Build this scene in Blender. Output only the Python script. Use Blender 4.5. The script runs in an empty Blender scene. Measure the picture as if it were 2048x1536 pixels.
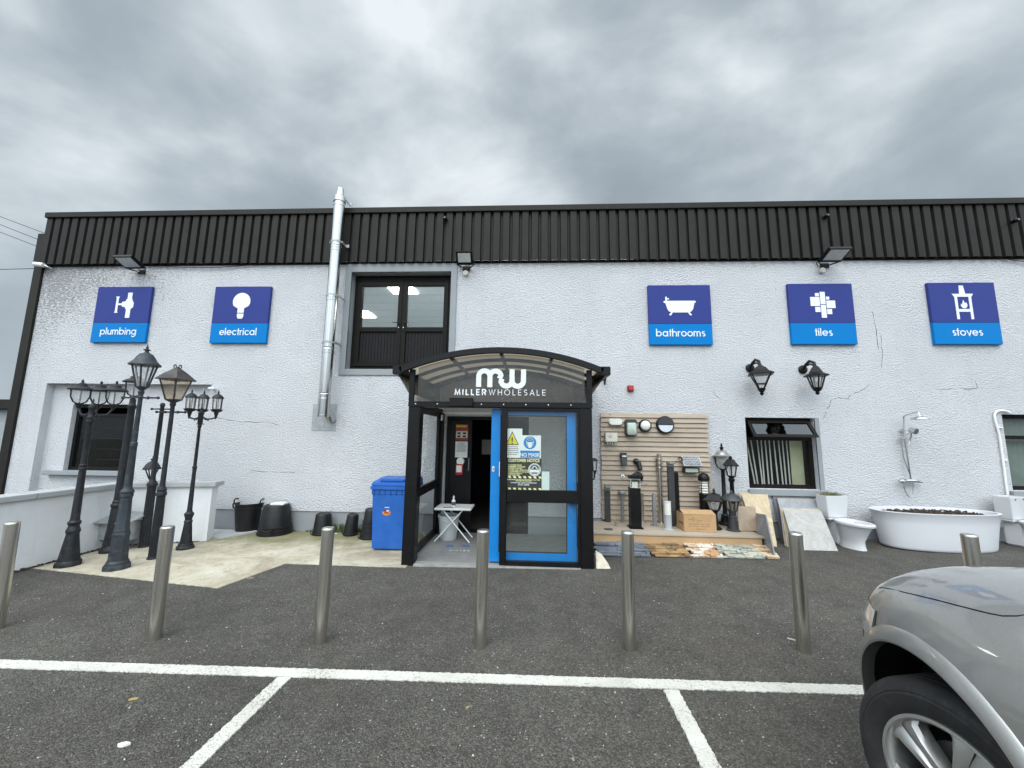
import bpy, bmesh, math, random
from mathutils import Vector, Matrix
random.seed(7)
R = math.radians
C = bpy.context.scene.collection
SC = bpy.context.scene

# ------------------------------------------------------------------ camera
YAW, PITCH, ROLL, FPX, CAMZ = -0.04898, 0.13163, 0.013536, 773.9, 1.7
_fw = Vector((math.sin(YAW)*math.cos(PITCH), math.cos(YAW)*math.cos(PITCH), math.sin(PITCH)))
_r0 = Vector((math.cos(YAW), -math.sin(YAW), 0)); _u0 = _r0.cross(_fw)
_rt = math.cos(ROLL)*_r0 + math.sin(ROLL)*_u0
_up = -math.sin(ROLL)*_r0 + math.cos(ROLL)*_u0
cam = bpy.data.cameras.new('camera'); cam_ob = bpy.data.objects.new('camera', cam); C.objects.link(cam_ob)
cam.sensor_fit = 'HORIZONTAL'; cam.sensor_width = 36.0; cam.lens = FPX/2048*36.0
cam.clip_start = 0.05; cam.clip_end = 2000
cam_ob.matrix_world = Matrix(((_rt.x, _up.x, -_fw.x, 0), (_rt.y, _up.y, -_fw.y, 0), (_rt.z, _up.z, -_fw.z, CAMZ), (0, 0, 0, 1)))
SC.camera = cam_ob

# ------------------------------------------------------------------ world, sun, exposure
SUN_EL, SUN_AZ = R(56), R(200)          # azimuth measured clockwise from +Y: high, behind the camera
wld = bpy.data.worlds.new('World'); SC.world = wld; wld.use_nodes = True
nt = wld.node_tree; nt.nodes.clear()
def wn(t, **k):
    n = nt.nodes.new(t)
    for a, b in k.items(): setattr(n, a, b)
    return n
def wl(a, b): nt.links.new(a, b)
sky = wn('ShaderNodeTexSky', sky_type='NISHITA', sun_disc=False)
sky.sun_elevation = SUN_EL; sky.sun_rotation = SUN_AZ
bg_sky = wn('ShaderNodeBackground'); bg_sky.inputs['Strength'].default_value = 0.08
wl(sky.outputs[0], bg_sky.inputs['Color'])
tc = wn('ShaderNodeTexCoord'); sep = wn('ShaderNodeSeparateXYZ'); wl(tc.outputs['Generated'], sep.inputs[0])
def wmath(op, a, b=None, clamp=False):
    n = wn('ShaderNodeMath', operation=op); n.use_clamp = clamp
    for i, v in enumerate((a, b)):
        if v is None: continue
        if isinstance(v, (int, float)): n.inputs[i].default_value = v
        else: wl(v, n.inputs[i])
    return n.outputs[0]
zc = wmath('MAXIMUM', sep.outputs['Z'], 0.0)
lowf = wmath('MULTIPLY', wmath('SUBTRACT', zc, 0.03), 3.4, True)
mp = wn('ShaderNodeMapping'); mp.inputs['Location'].default_value = (0.35, 0.2, 1.1); mp.inputs['Scale'].default_value = (0.85, 1.0, 1.45)
mp.inputs['Rotation'].default_value = (0, R(-14), R(10))
wl(tc.outputs['Generated'], mp.inputs[0])
n1 = wn('ShaderNodeTexNoise'); n1.inputs['Scale'].default_value = 3.1; n1.inputs['Detail'].default_value = 7; n1.inputs['Roughness'].default_value = 0.50; n1.inputs['Distortion'].default_value = 0.22
n2 = wn('ShaderNodeTexNoise'); n2.inputs['Scale'].default_value = 1.6; n2.inputs['Detail'].default_value = 3
wl(mp.outputs[0], n1.inputs['Vector']); wl(mp.outputs[0], n2.inputs['Vector'])
mixn = wmath('ADD', wmath('MULTIPLY', n1.outputs[0], 0.72), wmath('MULTIPLY', n2.outputs[0], 0.28))
cr = wn('ShaderNodeValToRGB'); wl(mixn, cr.inputs[0])
e = cr.color_ramp.elements
e[0].position = 0.36; e[0].color = (0.30, 0.352, 0.392, 1)
e[1].position = 0.66; e[1].color = (0.77, 0.83, 0.86, 1)
for p, c in ((0.44, (0.355, 0.412, 0.455, 1)), (0.51, (0.44, 0.50, 0.545, 1)), (0.58, (0.585, 0.645, 0.685, 1))):
    q = e.new(p); q.color = c
# brighter cloud behind the camera and overhead (where the hidden sun stands), added to light the wall
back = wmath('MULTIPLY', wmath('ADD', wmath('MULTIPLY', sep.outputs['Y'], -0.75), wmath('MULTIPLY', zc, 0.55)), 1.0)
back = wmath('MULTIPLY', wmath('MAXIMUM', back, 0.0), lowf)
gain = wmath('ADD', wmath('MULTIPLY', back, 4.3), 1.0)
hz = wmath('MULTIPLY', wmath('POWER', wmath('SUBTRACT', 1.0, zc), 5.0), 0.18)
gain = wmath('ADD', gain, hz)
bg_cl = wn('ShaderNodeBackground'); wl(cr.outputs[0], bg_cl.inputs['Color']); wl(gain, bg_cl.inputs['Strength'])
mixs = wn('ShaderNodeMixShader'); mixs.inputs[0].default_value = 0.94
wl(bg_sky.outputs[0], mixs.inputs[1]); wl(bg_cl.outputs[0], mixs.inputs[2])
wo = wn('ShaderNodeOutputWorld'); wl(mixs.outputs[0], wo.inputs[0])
sl = bpy.data.lights.new('sun', 'SUN'); sl.energy = 1.5; sl.angle = R(50); sl.color = (1.0, 0.955, 0.90)
so = bpy.data.objects.new('sun', sl); C.objects.link(so)
_sd = Vector((math.sin(SUN_AZ)*math.cos(SUN_EL), math.cos(SUN_AZ)*math.cos(SUN_EL), math.sin(SUN_EL)))
so.rotation_euler = _sd.to_track_quat('Z', 'Y').to_euler(); so.location = _sd*50
SC.view_settings.view_transform = 'Standard'; SC.view_settings.look = 'None'
SC.view_settings.exposure = 0.2; SC.view_settings.gamma = 1.0; SC.view_settings.use_curve_mapping = False
SC.cycles.max_bounces = 10; SC.cycles.transparent_max_bounces = 16
SC.cycles.sample_clamp_indirect = 6.0

# ------------------------------------------------------------------ survey helpers (photo pixel -> place in the world)
SLOPE = 0.0115                                   # the yard rises gently to the right
def ray(px, py): return _fw + _rt*((px-1024)/FPX) - _up*((py-768)/FPX)
def W(px, py, Y):
    d = ray(px, py); t = Y/d.y; return (d.x*t, CAMZ + d.z*t)
def gz(x): return SLOPE*x
def G(px, py, dz=0.0):
    d = ray(px, py); t = (dz-CAMZ)/(d.z-SLOPE*d.x); return (d.x*t, d.y*t, CAMZ+d.z*t)
def GZ(px, py, z):
    d = ray(px, py); t = (z-CAMZ)/d.z; return (d.x*t, d.y*t)
def WX(px, Y): return W(px, 800, Y)[0]
WY = 6.97                                        # face of the shop wall

# ------------------------------------------------------------------ materials
MATS = {}
class Nd:
    def __init__(s, name):
        s.m = bpy.data.materials.new(name); s.m.use_nodes = True; s.t = s.m.node_tree
        s.b = s.t.nodes['Principled BSDF']; s.out = s.t.nodes['Material Output']; s._co = None
    def n(s, t, **k):
        n = s.t.nodes.new(t)
        for a, b in k.items(): setattr(n, a, b)
        return n
    def l(s, a, b): s.t.links.new(a, b)
    def set(s, **k):
        for a, v in k.items(): s.b.inputs[a.replace('_', ' ')].default_value = v
        return s
    def co(s, scale=(1, 1, 1), rot=(0, 0, 0), kind='Object'):
        t = s.n('ShaderNodeTexCoord'); m = s.n('ShaderNodeMapping')
        m.inputs['Scale'].default_value = scale; m.inputs['Rotation'].default_value = rot
        s.l(t.outputs[kind], m.inputs[0]); return m.outputs[0]
    def noise(s, co, scale, detail=4, rough=0.55, dist=0.0):
        n = s.n('ShaderNodeTexNoise'); s.l(co, n.inputs['Vector'])
        n.inputs['Scale'].default_value = scale; n.inputs['Detail'].default_value = detail
        n.inputs['Roughness'].default_value = rough; n.inputs['Distortion'].default_value = dist
        return n.outputs['Fac']
    def voro(s, co, scale, feature='F1', out='Distance'):
        n = s.n('ShaderNodeTexVoronoi', feature=feature); s.l(co, n.inputs['Vector']); n.inputs['Scale'].default_value = scale
        return n.outputs[out]
    def ramp(s, fac, stops):
        r = s.n('ShaderNodeValToRGB'); s.l(fac, r.inputs[0]); e = r.color_ramp.elements
        while len(e) < len(stops): e.new(0.5)
        for i, (p, c) in enumerate(stops):
            e[i].position = p
            if isinstance(c, (int, float)): c = (c, c, c)
            e[i].color = (*c, 1)
        return r.outputs[0]
    def mix(s, fac, a, b, mode='MIX'):
        n = s.n('ShaderNodeMix', data_type='RGBA', blend_type=mode)
        for i, v in ((0, fac), (6, a), (7, b)):
            if isinstance(v, (int, float)): n.inputs[i].default_value = v
            elif isinstance(v, tuple): n.inputs[i].default_value = (*v, 1)
            else: s.l(v, n.inputs[i])
        return n.outputs[2]
    def math(s, op, a, b=0.0, clamp=False):
        n = s.n('ShaderNodeMath', operation=op); n.use_clamp = clamp
        for i, v in enumerate((a, b)):
            if isinstance(v, (int, float)): n.inputs[i].default_value = v
            else: s.l(v, n.inputs[i])
        return n.outputs[0]
    def bump(s, h, strength=0.5, dist=0.01, prev=None):
        n = s.n('ShaderNodeBump'); n.inputs['Strength'].default_value = strength; n.inputs['Distance'].default_value = dist
        s.l(h, n.inputs['Height'])
        if prev: s.l(prev, n.inputs['Normal'])
        return n.outputs[0]
    def done(s, col=None, normal=None, rough=None):
        if col is not None: s.l(col, s.b.inputs['Base Color'])
        if normal is not None: s.l(normal, s.b.inputs['Normal'])
        if rough is not None: s.l(rough, s.b.inputs['Roughness'])
        return s.m

def mat(name, col, rough=0.5, metal=0.0, var=0.12, scale=6.0, bump=0.0, bscale=60.0, coat=0.0, spec=0.5, dirt=None):
    """painted / plastic / metal surface with a little uneven colour and gloss"""
    if name in MATS: return MATS[name]
    n = Nd(name); n.set(Roughness=rough, Metallic=metal); n.b.inputs['Specular IOR Level'].default_value = spec
    if coat: n.b.inputs['Coat Weight'].default_value = coat; n.b.inputs['Coat Roughness'].default_value = 0.08
    co = n.co()
    f = n.noise(co, scale, 5, 0.6)
    lo = tuple(max(0, c*(1-var)) for c in col); hi = tuple(min(1, c*(1+var)) for c in col)
    c = n.ramp(f, [(0.3, lo), (0.7, hi)])
    if dirt:
        g = n.noise(co, scale*2.3, 6, 0.7)
        c = n.mix(n.ramp(g, [(0.52, 0.0), (0.72, 0.75)]), c, dirt)
    r = n.ramp(n.noise(co, scale*3, 4), [(0.3, max(0.02, rough*0.8)), (0.7, min(1, rough*1.2))])
    nm = n.bump(n.noise(co, bscale, 3), bump, 0.004) if bump else None
    MATS[name] = n.done(c, nm, r); return MATS[name]

def glass(name, tint=(0.9, 0.95, 0.93), refl=0.9, rough=0.01, ior=1.5, dirty=0.0):
    if name in MATS: return MATS[name]
    n = Nd(name); n.t.nodes.remove(n.b)
    tr = n.n('ShaderNodeBsdfTransparent'); tr.inputs[0].default_value = (*tint, 1)
    gl = n.n('ShaderNodeBsdfGlossy'); gl.inputs['Roughness'].default_value = rough; gl.inputs[0].default_value = (refl, refl, refl, 1)
    fr = n.n('ShaderNodeFresnel'); ge = n.n('ShaderNodeNewGeometry')      # same reflection from both sides of a thin pane
    n.l(n.math('ADD', n.math('MULTIPLY', ge.outputs['Backfacing'], 1/ior-ior), ior), fr.inputs[0])
    mx = n.n('ShaderNodeMixShader'); n.l(fr.outputs[0], mx.inputs[0]); n.l(tr.outputs[0], mx.inputs[1]); n.l(gl.outputs[0], mx.inputs[2])
    last = mx.outputs[0]
    if dirty:
        df = n.n('ShaderNodeBsdfDiffuse'); df.inputs[0].default_value = (0.78, 0.79, 0.77, 1)
        m2 = n.n('ShaderNodeMixShader'); f = n.noise(n.co(), 9, 6, 0.7)
        n.l(n.ramp(f, [(0.35, dirty*0.4), (0.75, dirty)]), m2.inputs[0]); n.l(last, m2.inputs[1]); n.l(df.outputs[0], m2.inputs[2]); last = m2.outputs[0]
    n.l(last, n.out.inputs[0]); MATS[name] = n.m; return n.m

def emit(name, col, st):
    if name in MATS: return MATS[name]
    n = Nd(name); n.set(Emission_Color=(*col, 1), Emission_Strength=st, Base_Color=(*col, 1)); MATS[name] = n.m; return n.m

def m_asphalt():
    n = Nd('asphalt'); n.set(Roughness=0.88); n.b.inputs['Specular IOR Level'].default_value = 0.3
    co = n.co()
    v = n.voro(co, 120); vc = n.voro(co, 120, out='Color'); v2 = n.voro(co, 210)
    sepc = n.n('ShaderNodeSeparateColor'); n.l(vc, sepc.inputs[0])
    base = n.ramp(sepc.outputs[0], [(0.0, (0.050, 0.047, 0.0415)), (0.55, (0.088, 0.082, 0.071)), (0.9, (0.134, 0.125, 0.108)), (0.993, (0.16, 0.155, 0.145)), (1.0, (0.40, 0.39, 0.37))])
    big = n.noise(co, 0.55, 6, 0.65); mid = n.noise(co, 4.0, 5, 0.65)
    base = n.mix(1.0, base, n.ramp(big, [(0.3, 0.78), (0.7, 1.22)]), 'MULTIPLY')
    base = n.mix(1.0, base, n.ramp(mid, [(0.3, 0.82), (0.7, 1.16)]), 'MULTIPLY')
    base = n.mix(n.ramp(n.noise(n.co((1, .35, 1)), 1.1, 4, 0.6, 0.6), [(0.56, 0.0), (0.72, 0.35)]), base, (0.045, 0.044, 0.042)); base = n.mix(n.ramp(n.noise(co, 2.3, 3), [(0.66, 0.0), (0.74, 0.3)]), base, (0.14, 0.135, 0.12))
    red = n.noise(co, 0.9, 3); base = n.mix(n.ramp(red, [(0.55, 0.0), (0.75, 0.35)]), base, (0.085, 0.062, 0.056))
    h = n.math('ADD', n.math('MULTIPLY', v, -1.0), n.math('MULTIPLY', n.noise(co, 45, 3), 0.8))
    nm = n.bump(h, 0.9, 0.010); nm = n.bump(v2, 0.35, 0.004, nm)
    return n.done(base, nm)
def m_concrete():
    n = Nd('stained_concrete'); n.set(Roughness=0.9)
    co = n.co()
    c = n.ramp(n.noise(co, 1.6, 7, 0.68, 0.6), [(0.3, (0.28, 0.235, 0.165)), (0.5, (0.43, 0.39, 0.30)), (0.7, (0.56, 0.53, 0.435))])
    c = n.mix(n.ramp(n.noise(co, 9, 6, 0.75, 0.8), [(0.52, 0.0), (0.70, 0.85)]), c, (0.23, 0.18, 0.11))
    sx = n.n('ShaderNodeSeparateXYZ'); n.l(co, sx.inputs[0])
    # moss gathers by the wall, near the porch
    g = n.math('ADD', n.math('MULTIPLY', n.math('SUBTRACT', sx.outputs['Y'], 5.75), 0.62), n.math('MULTIPLY', n.noise(co, 3.1, 5, 0.65), 1.1))
    g = n.math('SUBTRACT', g, 0.64); mo = n.ramp(g, [(0.0, 0.0), (0.42, 0.8)])
    c = n.mix(mo, c, (0.135, 0.13, 0.045))
    st = n.noise(n.co((2.2, 10, 1), (0, 0, 0.5)), 2.5, 5, 0.7)
    c = n.mix(n.ramp(st, [(0.56, 0.0), (0.7, 0.45)]), c, (0.22, 0.19, 0.13))
    h = n.math('ADD', n.noise(co, 30, 5, 0.7), n.math('MULTIPLY', n.noise(co, 5, 4), 1.5))
    return n.done(c, n.bump(h, 0.5, 0.01))
def m_roughcast():
    n = Nd('white_roughcast'); n.set(Roughness=0.85)
    co = n.co()
    f = n.noise(co, 0.8, 5, 0.6)
    c = n.ramp(f, [(0.3, (0.685, 0.70, 0.73)), (0.7, (0.775, 0.785, 0.805))])
    stretch = n.co((1.0, 1.0, 1.7))
    h1 = n.noise(stretch, 33, 5, 0.62, 0.15); h2 = n.voro(stretch, 42, 'SMOOTH_F1'); h3 = n.noise(stretch, 80, 2)
    h = n.math('ADD', n.math('MULTIPLY', h1, 1.5), n.math('ADD', n.math('MULTIPLY', h2, -0.7), n.math('MULTIPLY', h3, 0.25)))
    # algae, grime and painted pit shade, worst at the far left and under the cladding
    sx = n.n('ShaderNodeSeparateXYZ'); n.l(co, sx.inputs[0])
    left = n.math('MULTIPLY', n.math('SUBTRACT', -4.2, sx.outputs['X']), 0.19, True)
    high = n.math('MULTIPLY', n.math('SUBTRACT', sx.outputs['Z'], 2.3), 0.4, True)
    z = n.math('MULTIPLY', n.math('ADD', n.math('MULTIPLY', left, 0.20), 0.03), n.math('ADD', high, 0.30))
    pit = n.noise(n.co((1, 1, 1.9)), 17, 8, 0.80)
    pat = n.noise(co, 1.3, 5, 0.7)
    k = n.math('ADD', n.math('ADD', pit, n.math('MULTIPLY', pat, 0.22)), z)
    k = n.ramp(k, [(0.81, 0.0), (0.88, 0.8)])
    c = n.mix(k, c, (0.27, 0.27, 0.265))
    streak = n.noise(n.co((3.0, 1, 0.15)), 2.0, 5, 0.7)
    c = n.mix(n.ramp(streak, [(0.56, 0.0), (0.74, 0.14)]), c, (0.45, 0.45, 0.45))
    return n.done(c, n.bump(h, 1.0, 0.034))
def m_smooth_white(name, col, scale=2.0):
    n = Nd(name); n.set(Roughness=0.75); co = n.co()
    c = n.ramp(n.noise(co, scale, 6, 0.65), [(0.3, tuple(x*0.9 for x in col)), (0.7, tuple(min(1, x*1.05) for x in col))])
    c = n.mix(n.ramp(n.noise(n.co((4, 4, 0.4)), 2, 5, 0.7), [(0.58, 0.0), (0.8, 0.35)]), c, tuple(x*0.6 for x in col))
    return n.done(c, n.bump(n.noise(co, 40, 4), 0.25, 0.006))
def m_cladding():
    n = Nd('dark_cladding'); n.set(Roughness=0.6); n.b.inputs['Specular IOR Level'].default_value = 0.25; co = n.co()
    c = n.ramp(n.noise(co, 3, 6, 0.7), [(0.3, (0.0095, 0.0087, 0.0072)), (0.7, (0.017, 0.0158, 0.0125))])
    c = n.mix(n.ramp(n.noise(n.co((9, 9, 0.7)), 2, 5, 0.7), [(0.5, 0.0), (0.75, 0.6)]), c, (0.026, 0.0245, 0.019))
    c = n.mix(n.ramp(n.noise(co, 14, 4, 0.8), [(0.70, 0.0), (0.74, 0.7)]), c, (0.16, 0.14, 0.11))
    return n.done(c, n.bump(n.noise(co, 35, 3), 0.15, 0.004))
def m_wood(name, a, b, axis=0, knots=True, sc=1.0, dark=(0.10, 0.06, 0.035)):
    n = Nd(name); n.set(Roughness=0.75)
    s = [14*sc, 14*sc, 14*sc]; s[axis] = 0.9*sc
    co = n.co(tuple(s)); c0 = n.co()
    g = n.noise(co, 1.6, 6, 0.65, 1.2)
    c = n.ramp(g, [(0.25, a), (0.75, b)])
    c = n.mix(n.ramp(n.noise(c0, 1.7, 4, 0.6), [(0.35, 0.0), (0.75, 0.4)]), c, tuple(x*0.62 for x in a))
    if knots:
        s2 = [7, 7, 7]; s2[axis] = 3.2
        v = n.voro(n.co(tuple(s2)), 1.25)
        c = n.mix(n.ramp(v, [(0.04, 0.85), (0.11, 0.0)]), c, dark)
    return n.done(c, n.bump(g, 0.25, 0.004))
def m_stone(name, cols, sc=7.0, bumpd=0.02, stretch=(1, 1, 2.6)):
    n = Nd(name); n.set(Roughness=0.8); co = n.co(stretch); c0 = n.co()
    v = n.voro(co, sc, out='Color'); s = n.n('ShaderNodeSeparateColor'); n.l(v, s.inputs[0])
    f = n.math('ADD', n.math('MULTIPLY', s.outputs[0], 0.65), n.math('MULTIPLY', n.noise(c0, 12, 6, 0.7, 0.8), 0.5))
    k = len(cols)-1
    c = n.ramp(f, [(0.15+0.75*i/k, cc) for i, cc in enumerate(cols)])
    return n.done(c, n.bump(n.noise(co, 16, 6, 0.7), 0.8, bumpd))
def m_tile(name, a, b, vein):
    n = Nd(name); n.set(Roughness=0.4); co = n.co()
    f = n.noise(co, 3.2, 8, 0.62, 1.6)
    c = n.ramp(f, [(0.3, a), (0.7, b)])
    w = n.noise(co, 2.6, 5, 0.55, 2.8)
    c = n.mix(n.ramp(w, [(0.47, 0.0), (0.50, 0.55), (0.53, 0.0)]), c, vein)
    return n.done(c, n.bump(f, 0.1, 0.003))
def m_brushed(name, col, rough=0.3):
    n = Nd(name); n.set(Metallic=1.0, Roughness=rough)
    g = n.noise(n.co((5, 5, 5)), 1.2, 6, 0.7); v = n.noise(n.co((70, 70, 0.8)), 1, 4, 0.6)
    c = n.mix(n.ramp(g, [(0.45, 0.0), (0.8, 0.22)]), col, tuple(x*y for x, y in zip(col, (0.72, 0.66, 0.55))))
    c = n.mix(n.ramp(v, [(0.4, 0.0), (0.8, 0.22)]), c, tuple(x*0.72 for x in col))
    return n.done(c, None, n.ramp(v, [(0.3, rough*0.85), (0.8, min(1, rough*1.2))]))
def m_carpaint():
    n = Nd('silver_car_paint'); n.set(Metallic=0.8, Roughness=0.40); n.b.inputs['Coat Weight'].default_value = 0.9; n.b.inputs['Coat Roughness'].default_value = 0.03
    co = n.co()
    fl = n.voro(co, 900, out='Color'); s = n.n('ShaderNodeSeparateColor'); n.l(fl, s.inputs[0])
    c = n.ramp(s.outputs[0], [(0.0, (0.37, 0.367, 0.35)), (1.0, (0.48, 0.477, 0.455))])
    c = n.mix(n.ramp(n.noise(co, 5, 7, 0.7), [(0.6, 0.0), (0.85, 0.15)]), c, (0.36, 0.34, 0.30))
    return n.done(c)

ASPH = m_asphalt(); CONC = m_concrete(); CAST = m_roughcast(); CLAD = m_cladding()
SMOOTHW = m_smooth_white('smooth_white_render', (0.70, 0.705, 0.72)); LOWW = m_smooth_white('low_wall_white', (0.78, 0.79, 0.80))
PLINTH = m_smooth_white('grey_plinth_paint', (0.27, 0.285, 0.30)); BAND = m_smooth_white('grey_band_paint', (0.27, 0.29, 0.305))
COPING = m_smooth_white('coping_stone', (0.42, 0.43, 0.44))
LINE = None
BLACKF = mat('black_frame', (0.0055, 0.0055, 0.006), 0.4, var=0.25, spec=0.25); BROWNF = mat('brown_black_frame', (0.0085, 0.0072, 0.006), 0.5, spec=0.15, var=0.3, scale=14)
BLACKP = mat('black_plastic', (0.010, 0.010, 0.011), 0.45, var=0.25, bump=0.1, bscale=40, spec=0.35, dirt=(0.022, 0.021, 0.019))
RUBBER = mat('rubber', (0.017, 0.017, 0.017), 0.8, bump=0.2, bscale=90)
IRON = mat('dark_cast_iron', (0.014, 0.016, 0.019), 0.5, var=0.3, bump=0.15, bscale=35, spec=0.35, dirt=(0.05, 0.05, 0.05))
IRONG = mat('blue_grey_cast_iron', (0.028, 0.035, 0.042), 0.5, spec=0.35, var=0.25, bump=0.15, bscale=35, dirt=(0.10, 0.105, 0.11))
IRONB = mat('bronze_grey_metal', (0.05, 0.045, 0.04), 0.5, metal=0.2, var=0.3, dirt=(0.12, 0.11, 0.10))
BLKIRON = mat('black_iron', (0.006, 0.006, 0.0065), 0.45, var=0.3, spec=0.3)
INDIGO = mat('indigo_sign', (0.033, 0.049, 0.215), 0.45, spec=0.12, var=0.04, scale=1.2); CYAN = mat('cyan_sign', (0.0, 0.175, 0.49), 0.45, spec=0.12, var=0.04, scale=1.2)
WHITEL = mat('white_letter', (0.74, 0.76, 0.77), 0.4, var=0.03); WHITEP = mat('white_plastic', (0.76, 0.76, 0.74), 0.4, var=0.06)
CREAMP = mat('cream_plastic', (0.62, 0.60, 0.52), 0.45, var=0.08); GREENL = mat('pale_green_lens', (0.40, 0.47, 0.40), 0.25, var=0.08)
LENSW = mat('white_lens', (0.72, 0.72, 0.66), 0.3, var=0.06); LENSB = mat('frosted_lens', (0.60, 0.64, 0.70), 0.3, var=0.08)
DARKG = mat('dark_grey_metal', (0.035, 0.036, 0.039), 0.45, var=0.15); MIDG = mat('mid_grey_metal', (0.26, 0.27, 0.28), 0.4, metal=0.4, var=0.12)
GALV = mat('galvanised_steel', (0.40, 0.42, 0.43), 0.42, metal=0.6, var=0.2, scale=12)
STAIN = m_brushed('brushed_stainless', (0.62, 0.59, 0.535), 0.30); SHINY = m_brushed('polished_flue_steel', (0.50, 0.505, 0.50), 0.20)
CHROME = mat('chrome', (0.60, 0.61, 0.62), 0.10, metal=1.0, var=0.03)
BLUEF = mat('blue_door_frame', (0.003, 0.19, 0.54), 0.35, var=0.05); BINBLUE = mat('blue_bin_plastic', (0.022, 0.118, 0.43), 0.45, spec=0.3, var=0.12, scale=4, bump=0.05, dirt=(0.05, 0.14, 0.42))
CERAM = mat('white_ceramic', (0.59, 0.60, 0.61), 0.16, var=0.02, scale=1.5); ACRYL = mat('white_acrylic', (0.60, 0.61, 0.63), 0.38, var=0.015, scale=1.2)
SOIL = mat('dark_soil', (0.055, 0.038, 0.028), 0.95, var=0.5, scale=30, bump=1.0, bscale=50)
CARD = mat('brown_cardboard', (0.43, 0.27, 0.135), 0.8, var=0.09, scale=8); CARDINK = mat('cardboard_print', (0.17, 0.095, 0.045), 0.8)
REDP = mat('red_plastic', (0.42, 0.02, 0.018), 0.35); ALARM = mat('dark_red_alarm', (0.20, 0.012, 0.012), 0.35)
WINDOW = glass('window_glass', (0.86, 0.88, 0.88), dirty=0.008); CLEAR = glass('clear_glass', (0.95, 0.97, 0.96), dirty=0.03)
LAMPG = glass('dusty_lamp_glass', (0.97, 0.97, 0.97), dirty=0.34); SMOKE = glass('smoked_lamp_glass', (0.78, 0.71, 0.61), dirty=0.10)
FASC = glass('tinted_fascia_glass', (0.47, 0.435, 0.385), dirty=0.05); PORG = glass('porch_glass', (0.94, 0.97, 0.95), dirty=0.02)
POLY = None
DARKIN = mat('dark_interior', (0.012, 0.011, 0.011), 0.8); CEIL = mat('ceiling_tile', (0.60, 0.66, 0.68), 0.8, var=0.04)
LEAF = mat('weed_leaf', (0.075, 0.115, 0.03), 0.6, var=0.45, scale=20); DRYLF = mat('dead_leaf', (0.05, 0.036, 0.022), 0.9, var=0.6, scale=20)

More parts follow.
